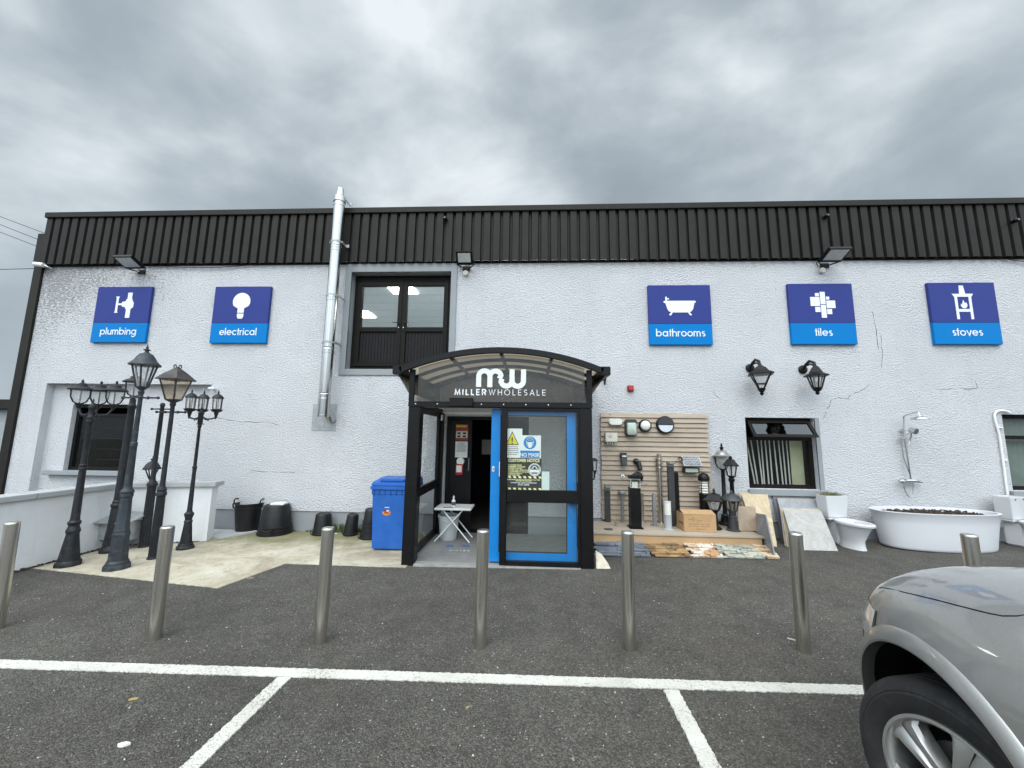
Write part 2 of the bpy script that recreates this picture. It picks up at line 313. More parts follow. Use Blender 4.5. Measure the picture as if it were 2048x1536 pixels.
# ------------------------------------------------------------------ mesh helpers
class MB:
    def __init__(s): s.bm = bmesh.new()
    def face(s, pts):
        vs = [s.bm.verts.new(p) for p in pts]
        try: return s.bm.faces.new(vs)
        except ValueError: return None
    def box(s, x0, x1, y0, y1, z0, z1):
        v = [s.bm.verts.new(p) for p in ((x0,y0,z0),(x1,y0,z0),(x1,y1,z0),(x0,y1,z0),(x0,y0,z1),(x1,y0,z1),(x1,y1,z1),(x0,y1,z1))]
        for f in ((0,3,2,1),(4,5,6,7),(0,1,5,4),(1,2,6,5),(2,3,7,6),(3,0,4,7)): s.bm.faces.new([v[i] for i in f])
        return s
    def obb(s, c, size, rot=None, taper=None):
        a, b, d = (q/2 for q in size); c = Vector(c); t = taper or (1, 1)
        pts = [(-a,-b,-d),(a,-b,-d),(a,b,-d),(-a,b,-d),(-a*t[0],-b*t[1],d),(a*t[0],-b*t[1],d),(a*t[0],b*t[1],d),(-a*t[0],b*t[1],d)]
        m = rot or Matrix.Identity(3)
        v = [s.bm.verts.new(c + m @ Vector(p)) for p in pts]
        for f in ((0,3,2,1),(4,5,6,7),(0,1,5,4),(1,2,6,5),(2,3,7,6),(3,0,4,7)): s.bm.faces.new([v[i] for i in f])
        return s
    def rings(s, rings, cap=True, closed=True):
        vr = [[s.bm.verts.new(p) for p in r] for r in rings]; n = len(vr[0])
        for a, b in zip(vr, vr[1:]):
            for i in range(n if closed else n-1):
                j = (i+1) % n
                s.bm.faces.new((a[i], a[j], b[j], b[i]))
        if cap and closed:
            s.bm.faces.new(list(reversed(vr[0]))); s.bm.faces.new(vr[-1])
        return s
    def lathe(s, prof, c=(0,0,0), n=24, rot=0.0, m=None, sx=1.0, sy=1.0, cap=True):
        c = Vector(c); m = m or Matrix.Identity(3); rr = []
        for r, z in prof:
            r = max(r, 0.0004)
            rr.append([c + m @ Vector((math.cos(rot+2*math.pi*i/n)*r*sx, math.sin(rot+2*math.pi*i/n)*r*sy, z)) for i in range(n)])
        return s.rings(rr, cap)
    def cyl(s, p0, p1, r0, r1=None, n=16):
        return s.tube([p0, p1], [r0, r0 if r1 is None else r1], n)
    def tube(s, path, r, n=10, cap=True):
        path = [Vector(p) for p in path]
        if not isinstance(r, (list, tuple)): r = [r]*len(path)
        rr = []; prev = None
        for i, p in enumerate(path):
            t = (path[min(i+1, len(path)-1)] - path[max(i-1, 0)]).normalized()
            if prev is None:
                a = Vector((0,0,1)) if abs(t.z) < 0.9 else Vector((1,0,0))
                u = t.cross(a).normalized()
            else: u = (prev - t*prev.dot(t)).normalized()
            prev = u; w = t.cross(u)
            rr.append([p + (u*math.cos(2*math.pi*k/n) + w*math.sin(2*math.pi*k/n))*r[i] for k in range(n)])
        return s.rings(rr, cap)
    def prism(s, poly, f0, f1):
        """poly: list of 2D points; f0,f1 map (u,v) to the two end faces"""
        a = [s.bm.verts.new(f0(*p)) for p in poly]; b = [s.bm.verts.new(f1(*p)) for p in poly]; n = len(poly)
        s.bm.faces.new(a); s.bm.faces.new(list(reversed(b)))
        for i in range(n): s.bm.faces.new((a[i], b[i], b[(i+1) % n], a[(i+1) % n]))
        return s
    def xz(s, poly, y0, y1): return s.prism(poly, lambda u, v: (u, y0, v), lambda u, v: (u, y1, v))
    def frame(s, x0, x1, z0, z1, w, y0, y1, wt=None, wb=None):
        wt = wt or w; wb = wb or w
        s.box(x0, x0+w, y0, y1, z0, z1); s.box(x1-w, x1, y0, y1, z0, z1)
        s.box(x0+w, x1-w, y0, y1, z0, z0+wb); s.box(x0+w, x1-w, y0, y1, z1-wt, z1); return s
    def yframe(s, y0, y1, z0, z1, w, x0, x1, wb=None):
        wb = wb or w
        s.box(x0, x1, y0, y0+w, z0, z1); s.box(x0, x1, y1-w, y1, z0, z1)
        s.box(x0, x1, y0+w, y1-w, z0, z0+wb); s.box(x0, x1, y0+w, y1-w, z1-w, z1); return s
    def sphere(s, c, r, n=16, sz=1.0):
        prof = [(r*math.sin(math.pi*i/(n//2)), -r*sz*math.cos(math.pi*i/(n//2))) for i in range(n//2+1)]
        return s.lathe(prof, c, n)
    def stroke(s, pts, w, f, t=0.004, caps=0):
        """ribbon of width w along 2D pts, pushed out by t; f(u,v,d) gives the world point at depth d"""
        p = [Vector(q) for q in pts]; L = []; Rr = []
        for i, q in enumerate(p):
            d0 = (q-p[i-1]).normalized() if i else (p[1]-q).normalized()
            d1 = (p[i+1]-q).normalized() if i < len(p)-1 else d0
            nrm = Vector((-(d0+d1).y, (d0+d1).x))
            nrm = nrm.normalized() if nrm.length > 1e-6 else Vector((-d0.y, d0.x))
            k = max(0.45, nrm.dot(Vector((-d0.y, d0.x))))
            L.append(q+nrm*w/2/k); Rr.append(q-nrm*w/2/k)
        poly = L + Rr[::-1]; n = len(p)
        a = [s.bm.verts.new(f(q.x, q.y, t)) for q in poly]; b = [s.bm.verts.new(f(q.x, q.y, 0)) for q in poly]; m = len(poly)
        for i in range(n-1): s.bm.faces.new((a[i], a[i+1], a[m-2-i], a[m-1-i]))
        for i in range(m): s.bm.faces.new((a[i], b[i], b[(i+1) % m], a[(i+1) % m]))
        return s
    def build(s, name, material, parent=None, world=True, smooth=None, bevel=0.0, seg=2, loc=None):
        bm = s.bm
        if bevel:
            bmesh.ops.remove_doubles(bm, verts=bm.verts, dist=1e-6)
            ed = [e for e in bm.edges if len(e.link_faces) == 2 and e.calc_face_angle(0) > 0.5]
            bmesh.ops.bevel(bm, geom=ed, offset=bevel, segments=seg, affect='EDGES', clamp_overlap=True)
        bmesh.ops.recalc_face_normals(bm, faces=bm.faces)
        root = parent
        while root is not None and root.parent is not None: root = root.parent
        if root is not None and world:
            off = Vector(root.location); mt = Matrix.Rotation(-root.rotation_euler.z, 4, 'Z') @ Matrix.Translation(-off)
            bmesh.ops.transform(bm, matrix=mt, verts=bm.verts)
        me = bpy.data.meshes.new(name); bm.to_mesh(me); bm.free()
        if isinstance(material, (list, tuple)):
            for m in material: me.materials.append(m)
        else: me.materials.append(material)
        o = bpy.data.objects.new(name, me); C.objects.link(o)
        if parent is not None: o.parent = parent
        if smooth is not None or bevel:
            me.polygons.foreach_set('use_smooth', [True]*len(me.polygons))
            me.set_sharp_from_angle(angle=R(smooth if smooth is not None else 35))
        if loc: o.location = loc
        return o
def tag(o, label=None, cat=None, group=None, kind=None):
    if label: o['label'] = label
    if cat: o['category'] = cat
    if group: o['group'] = group
    if kind: o['kind'] = kind
    return o
def thing(name, label, cat, loc=(0,0,0), rz=0.0, group=None):
    o = bpy.data.objects.new(name, None); C.objects.link(o); o.empty_display_size = 0.1
    o.location = loc; o.rotation_euler = (0, 0, rz); return tag(o, label, cat, group)
def struct(name, mb, m, **k): return tag(mb.build(name, m, **k), kind='structure')
def copy_tree(o, parent=None):
    c = o.copy(); C.objects.link(c)
    if parent is not None: c.parent = parent
    for ch in [q for q in bpy.data.objects if q.parent == o]: copy_tree(ch, c)
    return c
def text(name, s, size, x, y, z, m, parent, align='CENTER', t=0.0015, sx=1.0, off=0.0, rx=90, rz=0):
    cu = bpy.data.curves.new(name, 'FONT'); cu.body = s; cu.size = size; cu.align_x = align; cu.extrude = t; cu.offset = off
    ob = bpy.data.objects.new(name, cu); C.objects.link(ob)
    dg = bpy.context.evaluated_depsgraph_get(); me = bpy.data.meshes.new_from_object(ob.evaluated_get(dg))
    bpy.data.objects.remove(ob); bpy.data.curves.remove(cu)
    root = parent
    while root.parent is not None: root = root.parent
    me.transform(Matrix.Translation(Vector((x, y, z))-Vector(root.location)) @ Matrix.Rotation(R(rz), 4, 'Z') @ Matrix.Rotation(R(rx), 4, 'X') @ Matrix.Diagonal((sx, 1, 1, 1)))
    me.materials.clear(); me.materials.append(m); me.name = name
    o = bpy.data.objects.new(name, me); C.objects.link(o); o.parent = parent; return o
def rx(a): return Matrix.Rotation(a, 3, 'X')
def ry(a): return Matrix.Rotation(a, 3, 'Y')
def rzm(a): return Matrix.Rotation(a, 3, 'Z')
AXY = Matrix.Rotation(R(90), 3, 'X')             # lathe axis Z -> -Y (towards the street)
def arc(cx, cy, r, a0, a1, n=14): return [(cx+r*math.cos(R(a0+(a1-a0)*i/n)), cy+r*math.sin(R(a0+(a1-a0)*i/n))) for i in range(n+1)]

# round geometric lettering, drawn as strokes on an x-height of 1
CIRC = arc(.5, .5, .415, 0, 360, 28)
FONT = {
 'a': (1.2, [CIRC, [(.915, 0), (.915, 1)]]), 'b': (1.17, [CIRC, [(.085, 0), (.085, 1.46)]]),
 'c': (1.0, [arc(.5, .5, .415, 42, 318, 22)]), 'e': (1.12, [arc(.5, .5, .415, 0, 318, 26), [(.12, .5), (.99, .5)]]),
 'g': (1.2, [CIRC, [(.915, 1), (.915, 0)] + arc(.5, 0, .415, 0, -145, 14)[1:]]),
 'h': (1.0, [[(.085, 0), (.085, 1.46)], arc(.42, .58, .335, 180, 0) + [(.755, 0)]]),
 'i': (.36, [[(.085, 0), (.085, 1)], [(.085, 1.2), (.085, 1.38)]]), 'l': (.36, [[(.085, 0), (.085, 1.46)]]),
 'm': (1.45, [[(.085, 0), (.085, 1)], arc(.36, .64, .275, 180, 0) + [(.635, 0)], arc(.91, .64, .275, 180, 0) + [(1.185, 0)]]),
 'n': (1.0, [[(.085, 0), (.085, 1)], arc(.42, .58, .335, 180, 0) + [(.755, 0)]]), 'o': (1.13, [CIRC]),
 'p': (1.17, [CIRC, [(.085, -.43), (.085, 1)]]), 'r': (.62, [[(.085, 0), (.085, 1)], arc(.36, .62, .275, 180, 62)]),
 's': (.76, [arc(.36, .715, .2, 40, 270, 14) + arc(.36, .30, .215, 90, -140, 14)[1:]]),
 't': (.56, [[(.22, 0), (.22, 1.36)], [(.0, .92), (.46, .92)]]),
 'u': (1.0, [[(.755, 0), (.755, 1)], [(.085, 1), (.085, .42)] + arc(.42, .42, .335, 180, 360)[1:]]), 'v': (.95, [[(.05, 1), (.42, .04), (.79, 1)]]),
 'M': (1.2, [[(.08, 0), (.16, .94), (.5, .12), (.84, .94), (.92, 0)]]), 'I': (.42, [[(.1, 0), (.1, 1)]]), 'L': (.78, [[(.1, 1), (.1, .05), (.56, .05)]]),
 'E': (.85, [[(.6, .95), (.1, .95), (.1, .05), (.6, .05)], [(.1, .5), (.56, .5)]]),
 'R': (.95, [[(.1, 0), (.1, .95), (.42, .95)] + arc(.42, .7, .25, 90, -90, 10)[1:] + [(.1, .45)], [(.4, .45), (.68, 0)]]),
 'W': (1.35, [[(.02, 1), (.3, .04), (.56, .94), (.82, .04), (1.1, 1)]]), 'H': (1.0, [[(.1, 0), (.1, 1)], [(.72, 0), (.72, 1)], [(.1, .5), (.72, .5)]]),
 'O': (1.22, [arc(.5, .5, .46, 0, 360, 28)]), 'S': (.86, [arc(.34, .72, .225, 30, 270, 14) + arc(.34, .27, .225, 90, -150, 14)[1:]]),
 'A': (1.0, [[(.04, 0), (.42, .97), (.80, 0)], [(.18, .3), (.66, .3)]]),
}
def strokes_word(mb, word, cx, z0, xh, w, f, gap=0.0, squeeze=1.0, t=0.004, width_of=None):
    ws = [FONT[c][0]+gap for c in word]; tot = sum(ws)*xh*squeeze; x = cx - tot/2; k = 0
    for c, adv in zip(word, ws):
        for st in FONT[c][1]:
            k += 1; mb.stroke([(x+u*xh*squeeze, z0+v*xh) for u, v in st], w, f, t+0.00012*(k % 7))
        x += adv*xh*squeeze
    return mb

# ------------------------------------------------------------------ ground, pad, markings
b = MB(); S_ = 160
b.face([(-S_, -S_, gz(-S_)), (S_, -S_, gz(S_)), (S_, S_, gz(S_)), (-S_, S_, gz(-S_))]); struct('asphalt_ground', b, ASPH)
def sheet(name, pts, dz, m, thick=0.0):
    b = MB(); b.prism(pts, lambda x, y: (x, y, gz(x)+dz), lambda x, y: (x, y, gz(x)-0.02)); return struct(name, b, m)
def wob(p, q, n, a):
    out = []
    for i in range(n):
        t = i/n; out.append((p[0]+(q[0]-p[0])*t+random.uniform(-a, a), p[1]+(q[1]-p[1])*t+random.uniform(-a, a)))
    return out
padp = [(-6.41, 4.935), (-3.477, 4.422), (-3.239, 5.27), (-1.60, 5.20), (-1.60, 7.2), (-6.41, 7.2)]
pts = []
for i in range(3): pts += wob(padp[i], padp[i+1], 90, 0.006)
pts += padp[3:]
sheet('concrete_pad', pts, 0.006, CONC)
n = Nd('worn_white_line'); n.set(Roughness=0.7); co = n.co()
c = n.ramp(n.noise(co, 2.2, 5, 0.6), [(0.3, (0.50, 0.48, 0.43)), (0.7, (0.65, 0.635, 0.58))])
wear = n.math('ADD', n.math('MULTIPLY', n.noise(co, 60, 5, 0.8), 0.75), n.math('MULTIPLY', n.noise(co, 3.5, 4), 0.3))
c = n.mix(n.ramp(wear, [(0.555, 0.0), (0.66, 0.85)]), c, (0.10, 0.095, 0.09))
LINE = n.done(c, n.bump(n.math('MULTIPLY', n.voro(co, 95), -1.0), 0.7, 0.008))
def band(p, q, w, dz, n=60, name='parking_line', wob_=0.006):
    p = Vector(p); q = Vector(q); d = (q-p).normalized(); nrm = Vector((-d.y, d.x))*w/2
    a = wob(p+nrm, q+nrm, n, wob_); c = wob(q-nrm, p-nrm, n, wob_); sheet(name, a+c, dz, LINE)
band((-9, 2.945), (12, 2.985), 0.100, 0.006, 1500, wob_=.0045)
for xa, xb in ((-1.722, -1.80), (0.955, 0.86), (3.6, 3.5), (-4.4, -4.5)): band((xa, 2.90), (xb, -2.2), 0.098, 0.010, 420, wob_=.0045)

# ------------------------------------------------------------------ shop building
shop = thing('shop_building', 'long white roughcast shop building with a dark ribbed metal band along its top', 'building', (0, WY, 0))
XL, XR, ZC = -9.80, 15.0, 4.97
ux0, ux1 = W(705, 534, WY)[0], W(903, 545, WY)[0]; uz0, uz1 = 2.885, 4.775
rx0, rx1, rz1 = -9.33, -6.02, 2.575
lw = (-8.88, -7.70, 0.92, 2.19)
dr = (-1.52, -0.03, 2.03)
wm = (3.745, 4.915, 0.85, 2.065)
wr = (7.99, 9.9, 0.90, 2.165)
holes = [(ux0, ux1, uz0, uz1), (rx0, rx1, 0.31, rz1), (dr[0], dr[1], 0.31, dr[2]), wm, wr]
def holed(mb, x0, x1, z0, z1, Y, holes, depth):
    xs = sorted({x0, x1, *[h[0] for h in holes], *[h[1] for h in holes]}); zs = sorted({z0, z1, *[h[2] for h in holes], *[h[3] for h in holes]})
    xs = [x for x in xs if x0 <= x <= x1]; zs = [z for z in zs if z0 <= z <= z1]
    for xa, xb in zip(xs, xs[1:]):
        for za, zb in zip(zs, zs[1:]):
            cx, cz = (xa+xb)/2, (za+zb)/2
            if any(h[0] < cx < h[1] and h[2] < cz < h[3] for h in holes): continue
            mb.face([(xa, Y, za), (xb, Y, za), (xb, Y, zb), (xa, Y, zb)])
    for h, dp in zip(holes, depth):
        a, b_, c, d = h
        for p, q in (((a, c), (a, d)), ((a, d), (b_, d)), ((b_, d), (b_, c)), ((b_, c), (a, c))):
            if p[1] == q[1] and p[1] <= z0+1e-6: continue
            mb.face([(p[0], Y, p[1]), (q[0], Y, q[1]), (q[0], Y+dp, q[1]), (p[0], Y+dp, p[1])])
    bmesh.ops.remove_doubles(mb.bm, verts=mb.bm.verts, dist=1e-5)
b = MB(); holed(b, XL, XR, 0.31, ZC, WY, holes, (0.02, 0.13, 0.30, 0.13, 0.13))
b.face([(XL, WY, -0.3), (XL, WY+12, -0.3), (XL, WY+12, ZC), (XL, WY, ZC)])
b.face([(XR, WY, -0.3), (XR, WY+12, -0.3), (XR, WY+12, ZC), (XR, WY, ZC)])
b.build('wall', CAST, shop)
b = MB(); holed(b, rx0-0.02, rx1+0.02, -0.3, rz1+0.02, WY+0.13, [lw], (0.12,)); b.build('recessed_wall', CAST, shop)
for x0, x1 in ((XL, rx0), (rx1, dr[0]), (dr[1], XR)): b = MB(); b.box(x0, x1, WY+0.018, WY+0.2, -0.4, 0.315); b.build('plinth', PLINTH, shop)
# ribbed metal band, flashing and roof
b = MB(); p = []; x = XL-0.03; pitch = 0.182
while x < XR: p += [(x, 6.895), (x+0.118, 6.895), (x+0.130, 6.945), (x+0.170, 6.945)]; x += pitch
vt = [[b.bm.verts.new((u, v+dy, z)) for u, v in p] for z, dy in ((4.955, -0.012), (5.96, 0.0))]
for i in range(len(p)-1): b.bm.faces.new((vt[0][i], vt[0][i+1], vt[1][i+1], vt[1][i]))
b.face([(XL-0.03, 6.895, 4.955), (XL-0.03, 6.895, 5.96), (XL-0.03, WY+12, 5.96), (XL-0.03, WY+12, 4.955)])
b.build('ribbed_cladding', CLAD, shop)
b = MB(); b.box(XL-0.06, XR, 6.862, 7.25, 5.945, 6.055); b.box(XL-0.02, XR, 6.95, 6.985, 4.935, 4.985)
random.seed(3)
b.box(XL-0.05, XR, 7.25, WY+12, 5.9, 6.02)
b.build('roof_trim', CLAD, shop, bevel=0.006)
b = MB(); b.box(-9.985, -9.80, 6.93, 7.12, -0.3, 4.99); b.box(-9.985, -9.832, 6.90, 7.12, 5.0, 5.62)
b.build('corner_trim', CLAD, shop, bevel=0.008)
# hairline cracks in the render
CRK = mat('crack_dark', (0.07, 0.068, 0.065), 0.9)
for ln in ([(1646, 838), (1652, 828), (1651, 824)], [(1652, 818), (1660, 812), (1661, 800), (1674, 795), (1695, 798), (1702, 789), (1720, 783), (1739, 769)],
           [(1871, 779), (1900, 778), (1952, 777), (1955, 775), (1951, 762)], [(1763, 735), (1764, 700), (1762, 670)], [(1425, 782), (1432, 791), (1443, 799)], [(1745, 623), (1752, 660), (1757, 700)],
           [(430, 834), (470, 843), (540, 845), (560, 850)], [(500, 942), (560, 944), (590, 945)], [(905, 640), (907, 690)]):
    q = []
    for (ax, ay), (bx, by) in zip(ln, ln[1:]):
        for k in range(5): q.append((ax+(bx-ax)*k/5+random.uniform(-1, 1), ay+(by-ay)*k/5+random.uniform(-1, 1)))
    q.append(ln[-1]); b = MB()
    b.tube([(W(u, v, WY)[0], WY+0.0015, W(u, v, WY)[1]) for u, v in q], [random.uniform(0.002, 0.006) for _ in q], 5); b.build('wall_crack', CRK, shop)
# upper double door in its grey band
b = MB(); bw = 0.115
b.box(ux0-bw, ux0, WY-0.022, WY+0.03, uz0-bw, uz1+0.16); b.box(ux1, ux1+bw, WY-0.022, WY+0.03, uz0-bw, uz1+0.16)
b.box(ux0, ux1, WY-0.022, WY+0.03, uz0-bw, uz0); b.box(ux0, ux1, WY-0.022, WY+0.03, uz1, uz1+0.16)
b.build('door_surround', BAND, shop, bevel=0.004)
b = MB(); d0, d1 = WY+0.03, WY+0.30
b.face([(ux0, d0, uz0), (ux0, d1, uz0), (ux0, d1, uz1), (ux0, d0, uz1)]); b.face([(ux1, d0, uz0), (ux1, d1, uz0), (ux1, d1, uz1), (ux1, d0, uz1)])
b.face([(ux0, d0, uz1), (ux1, d0, uz1), (ux1, d1, uz1), (ux0, d1, uz1)]); b.face([(ux0, d0, uz0), (ux1, d0, uz0), (ux1, d1, uz0), (ux0, d1, uz0)])
b.build('door_reveal', BAND, shop)
yd = WY+0.17
b = MB(); b.frame(ux0, ux1, uz0, uz1, 0.075, yd, yd+0.10, wt=0.13); ud = b.build('upper_door', BROWNF, shop, bevel=0.006)
mid = (ux0+ux1)/2; zm = uz0+0.80
for x0, x1, hs in ((ux0+0.077, mid-0.002, 1), (mid+0.002, ux1-0.077, -1)):
    b = MB(); za, zb = uz0+0.077, uz1-0.132
    b.frame(x0, x1, za, zb, 0.085, yd-0.025, yd+0.05); b.box(x0+0.085, x1-0.085, yd-0.025, yd+0.05, zm-0.045, zm+0.045)
    lf = b.build('door_leaf', BROWNF, shop, bevel=0.006)
    b = MB(); b.face([(x0+0.08, yd+0.02, zm+0.04), (x1-0.08, yd+0.02, zm+0.04), (x1-0.08, yd+0.02, zb-0.08), (x0+0.08, yd+0.02, zb-0.08)]); b.build('pane', WINDOW, lf)
    b = MB(); k = x0+0.085
    while k < x1-0.09:
        w_ = min(0.058, x1-0.085-k); b.box(k+0.003, k+w_-0.003, yd+0.008, yd+0.03, za+0.085, zm-0.045); k += 0.061
    b.box(x0+0.085, x1-0.085, yd+0.02, yd+0.04, za+0.085, zm-0.045)
    b.build('boarded_panel', mat('charcoal_board', (0.010, 0.0095, 0.0105), 0.55, spec=0.2, var=0.3, scale=15), lf)
    hx = x1-0.045 if hs == 1 else x0+0.045
    b = MB(); b.box(hx-0.014, hx+0.014, yd-0.036, yd-0.024, zm-0.02, zm+0.17); b.tube([(hx, yd-0.03, zm+0.12), (hx, yd-0.075, zm+0.12), (hx-hs*0.11, yd-0.078, zm+0.125)], 0.009, 8)
    b.build('handle', BLACKF, lf)
    b = MB(); b.lathe([(0.011, 0), (0.011, 0.01)], (hx, yd-0.036, zm+0.035), 12, m=AXY); b.build('lock_cylinder', CREAMP, lf)
# room behind the upper door: pale ceiling with two lit panels and added fill panels
zce = 5.15
b = MB(); b.face([(-7, WY+0.32, zce), (2, WY+0.32, zce), (2, WY+6, zce), (-7, WY+6, zce)])
b.face([(-7, WY+6, 2.7), (2, WY+6, 2.7), (2, WY+6, zce), (-7, WY+6, zce)]); b.face([(-7, WY+0.32, 2.7), (-7, WY+6, 2.7), (-7, WY+6, zce), (-7, WY+0.32, zce)])
b.face([(2, WY+0.32, 2.7), (2, WY+6, 2.7), (2, WY+6, zce), (2, WY+0.32, zce)]); b.face([(-7, WY+0.32, 2.7), (2, WY+0.32, 2.7), (2, WY+6, 2.7), (-7, WY+6, 2.7)])
b.build('upper_room', CEIL, shop)
LITP = emit('lit_ceiling_panel', (1.0, 0.97, 0.92), 16.0)
for q in (((774, 569), (834, 587)), ((700, 622), (747, 635))):
    P = [GZ(q[0][0], q[0][1], zce-0.01), GZ(q[1][0], q[0][1], zce-0.01), GZ(q[1][0], q[1][1], zce-0.01), GZ(q[0][0], q[1][1], zce-0.01)]
    cx = sum(t[0] for t in P)/4; cy = sum(t[1] for t in P)/4
    b = MB(); b.box(cx-0.30, cx+0.30, cy-0.30, cy+0.30, zce-0.02, zce-0.004); b.build('ceiling_light_and_fill', LITP, shop)
for cx in (-0.7, 0.5, 1.6):  # added fill panels out of view, there to brighten the upper panes
    for cy in (WY+0.8, WY+2.2): b = MB(); b.box(cx-.3, cx+.3, cy-.3, cy+.3, zce-.02, zce-.004); b.build('ceiling_light_and_fill', LITP, shop)
b = MB()
for i in range(16): b.box(-7, 2, WY+0.4+i*0.6-0.012, WY+0.4+i*0.6+0.012, zce-0.006, zce-0.002) if i < 9 else None
b.build('ceiling_grid', mat('ceiling_bar', (0.5, 0.54, 0.55), 0.6), shop)

def window(x0, x1, z0, z1, yf, frame_m, transom=None, fw=0.065):
    b = MB(); b.frame(x0, x1, z0, z1, fw, yf, yf+0.07)
    if transom: b.box(x0+fw, x1-fw, yf, yf+0.07, transom-0.03, transom+0.03)
    w_ = b.build('window', frame_m, shop, bevel=0.005)
    b = MB(); b.face([(x0+fw-.005, yf+0.035, z0+fw-.005), (x1-fw+.005, yf+0.035, z0+fw-.005), (x1-fw+.005, yf+0.035, (transom-.03 if transom else z1-fw)+.005), (x0+fw-.005, yf+0.035, (transom-.03 if transom else z1-fw)+.005)])
    b.build('pane', WINDOW, w_); return w_
def room(x0, x1, z0, z1, y0, y1, m=DARKIN):
    b = MB(); v = [(x0,y0,z0),(x1,y0,z0),(x1,y1,z0),(x0,y1,z0),(x0,y0,z1),(x1,y0,z1),(x1,y1,z1),(x0,y1,z1)]
    for f in ((0,1,2,3),(4,5,6,7),(1,2,6,5),(2,3,7,6),(3,0,4,7)): b.face([v[i] for i in f])
    b.build('interior', m, shop)
# left window in the recess
wl_ = window(*lw, WY+0.205, BLACKF, transom=1.98); room(lw[0]-.3, lw[1]+.3, 0.8, 2.4, WY+0.285, WY+2.2)
b = MB(); b.box(lw[0]-0.28, lw[1]+0.22, WY+0.02, WY+0.22, 0.85, 0.925); b.build('sill', BAND, wl_, bevel=0.006)
b = MB()
for i in range(4): b.box(lw[0]+.07, lw[1]-.07, WY+0.60, WY+0.63, 1.10+i*0.21, 1.106+i*0.21)
b.build('blind', mat('dark_blind', (0.03, 0.03, 0.034), 0.6), wl_)
# middle window, its top light propped open
wm_ = window(*wm, WY+0.10, BROWNF, transom=1.70); room(wm[0]-.3, wm[1]+.3, 0.6, 2.3, WY+0.18, WY+2.5)
b = MB(); b.box(wm[0]-0.03, wm[1]+0.10, WY-0.05, WY+0.13, 0.745, 0.845); b.build('sill', BAND, wm_, bevel=0.006)
b = MB(); b.box(wm[1], wm[1]+0.075, WY-0.004, WY+0.02, 0.85, 2.07); b.build('reveal_band', BAND, wm_, bevel=0.003)
a = R(36); hy, hz_ = WY+0.09, 2.015; hh = 0.35; sm = Matrix.Rotation(a, 3, 'X')
def sash(u, d, t): return tuple(Vector((u, hy, hz_)) + Vector((0, -math.sin(a)*d - math.cos(a)*t, -math.cos(a)*d + math.sin(a)*t*0)))
b = MB(); s0, s1 = wm[0]+0.055, wm[1]-0.05
for u0, u1, d0, d1 in ((s0, s0+.055, 0, hh), (s1-.055, s1, 0, hh), (s0+.055, s1-.055, 0, .05), (s0+.055, s1-.055, hh-.06, hh)):
    vs = [b.bm.verts.new(sash(u, d, t)) for t in (0, 0.05) for d in (d0, d1) for u in (u0, u1)]
    for f in ((0,1,3,2),(4,6,7,5),(0,4,5,1),(1,5,7,3),(3,7,6,2),(2,6,4,0)): b.bm.faces.new([vs[i] for i in f])
ts = b.build('open_top_sash', BROWNF, wm_)
b = MB(); b.face([sash(s0+.05, .045, .025), sash(s1-.05, .045, .025), sash(s1-.05, hh-.055, .025), sash(s0+.05, hh-.055, .025)])
b.build('sash_pane', glass('sky_reflecting_glass', (0.5, 0.55, 0.55), ior=2.2), wm_)
b = MB(); VB = mat('cream_blind_slat', (0.46, 0.47, 0.42), 0.8)
for i, x in enumerate([3.87, 3.95, 4.06, 4.13, 4.20, 4.27, 4.35, 4.43, 4.50, 4.57]):
    lean = random.uniform(-0.02, 0.03) if i > 2 else 0.10-0.03*i
    b.face([(x+lean, WY+.26, 0.9), (x+lean+.028, WY+.262, 0.9), (x+.022, WY+.262, 1.68), (x, WY+.26, 1.68)])
b.build('blind', VB, wm_)
b = MB(); b.box(4.62, 4.84, WY+.25, WY+.255, 0.9, 1.68); b.build('end_curtain', mat('yellow_green_curtain', (0.42, 0.43, 0.27), 0.8), wm_)
# right window with pleated curtains
wr_ = window(*wr, WY+0.10, BROWNF, transom=1.78); room(wr[0]-.3, wr[1]+.3, 0.6, 2.3, WY+0.28, WY+2.5)
b = MB(); b.box(wr[0]-0.06, wr[1]+0.1, WY-0.05, WY+0.13, 0.80, 0.895); b.build('sill', BAND, wr_, bevel=0.006)
b = MB(); b.face([(wr[0]+.06, WY+.135, 1.80), (wr[1]-.06, WY+.135, 1.80), (wr[1]-.06, WY+.135, 2.1), (wr[0]+.06, WY+.135, 2.1)]); b.build('pane', WINDOW, wr_)
b = MB(); q = []; x = wr[0]+.04; k = 0
while x < wr[1]: q.append((x, WY+.21+(0.03 if k % 2 else 0))); x += 0.045; k += 1
for i in range(len(q)-1): b.face([(q[i][0], q[i][1], .9), (q[i+1][0], q[i+1][1], .9), (q[i+1][0], q[i+1][1], 2.1), (q[i][0], q[i][1], 2.1)])
b.build('curtain', mat('grey_green_curtain', (0.20, 0.25, 0.22), 0.85), wr_)
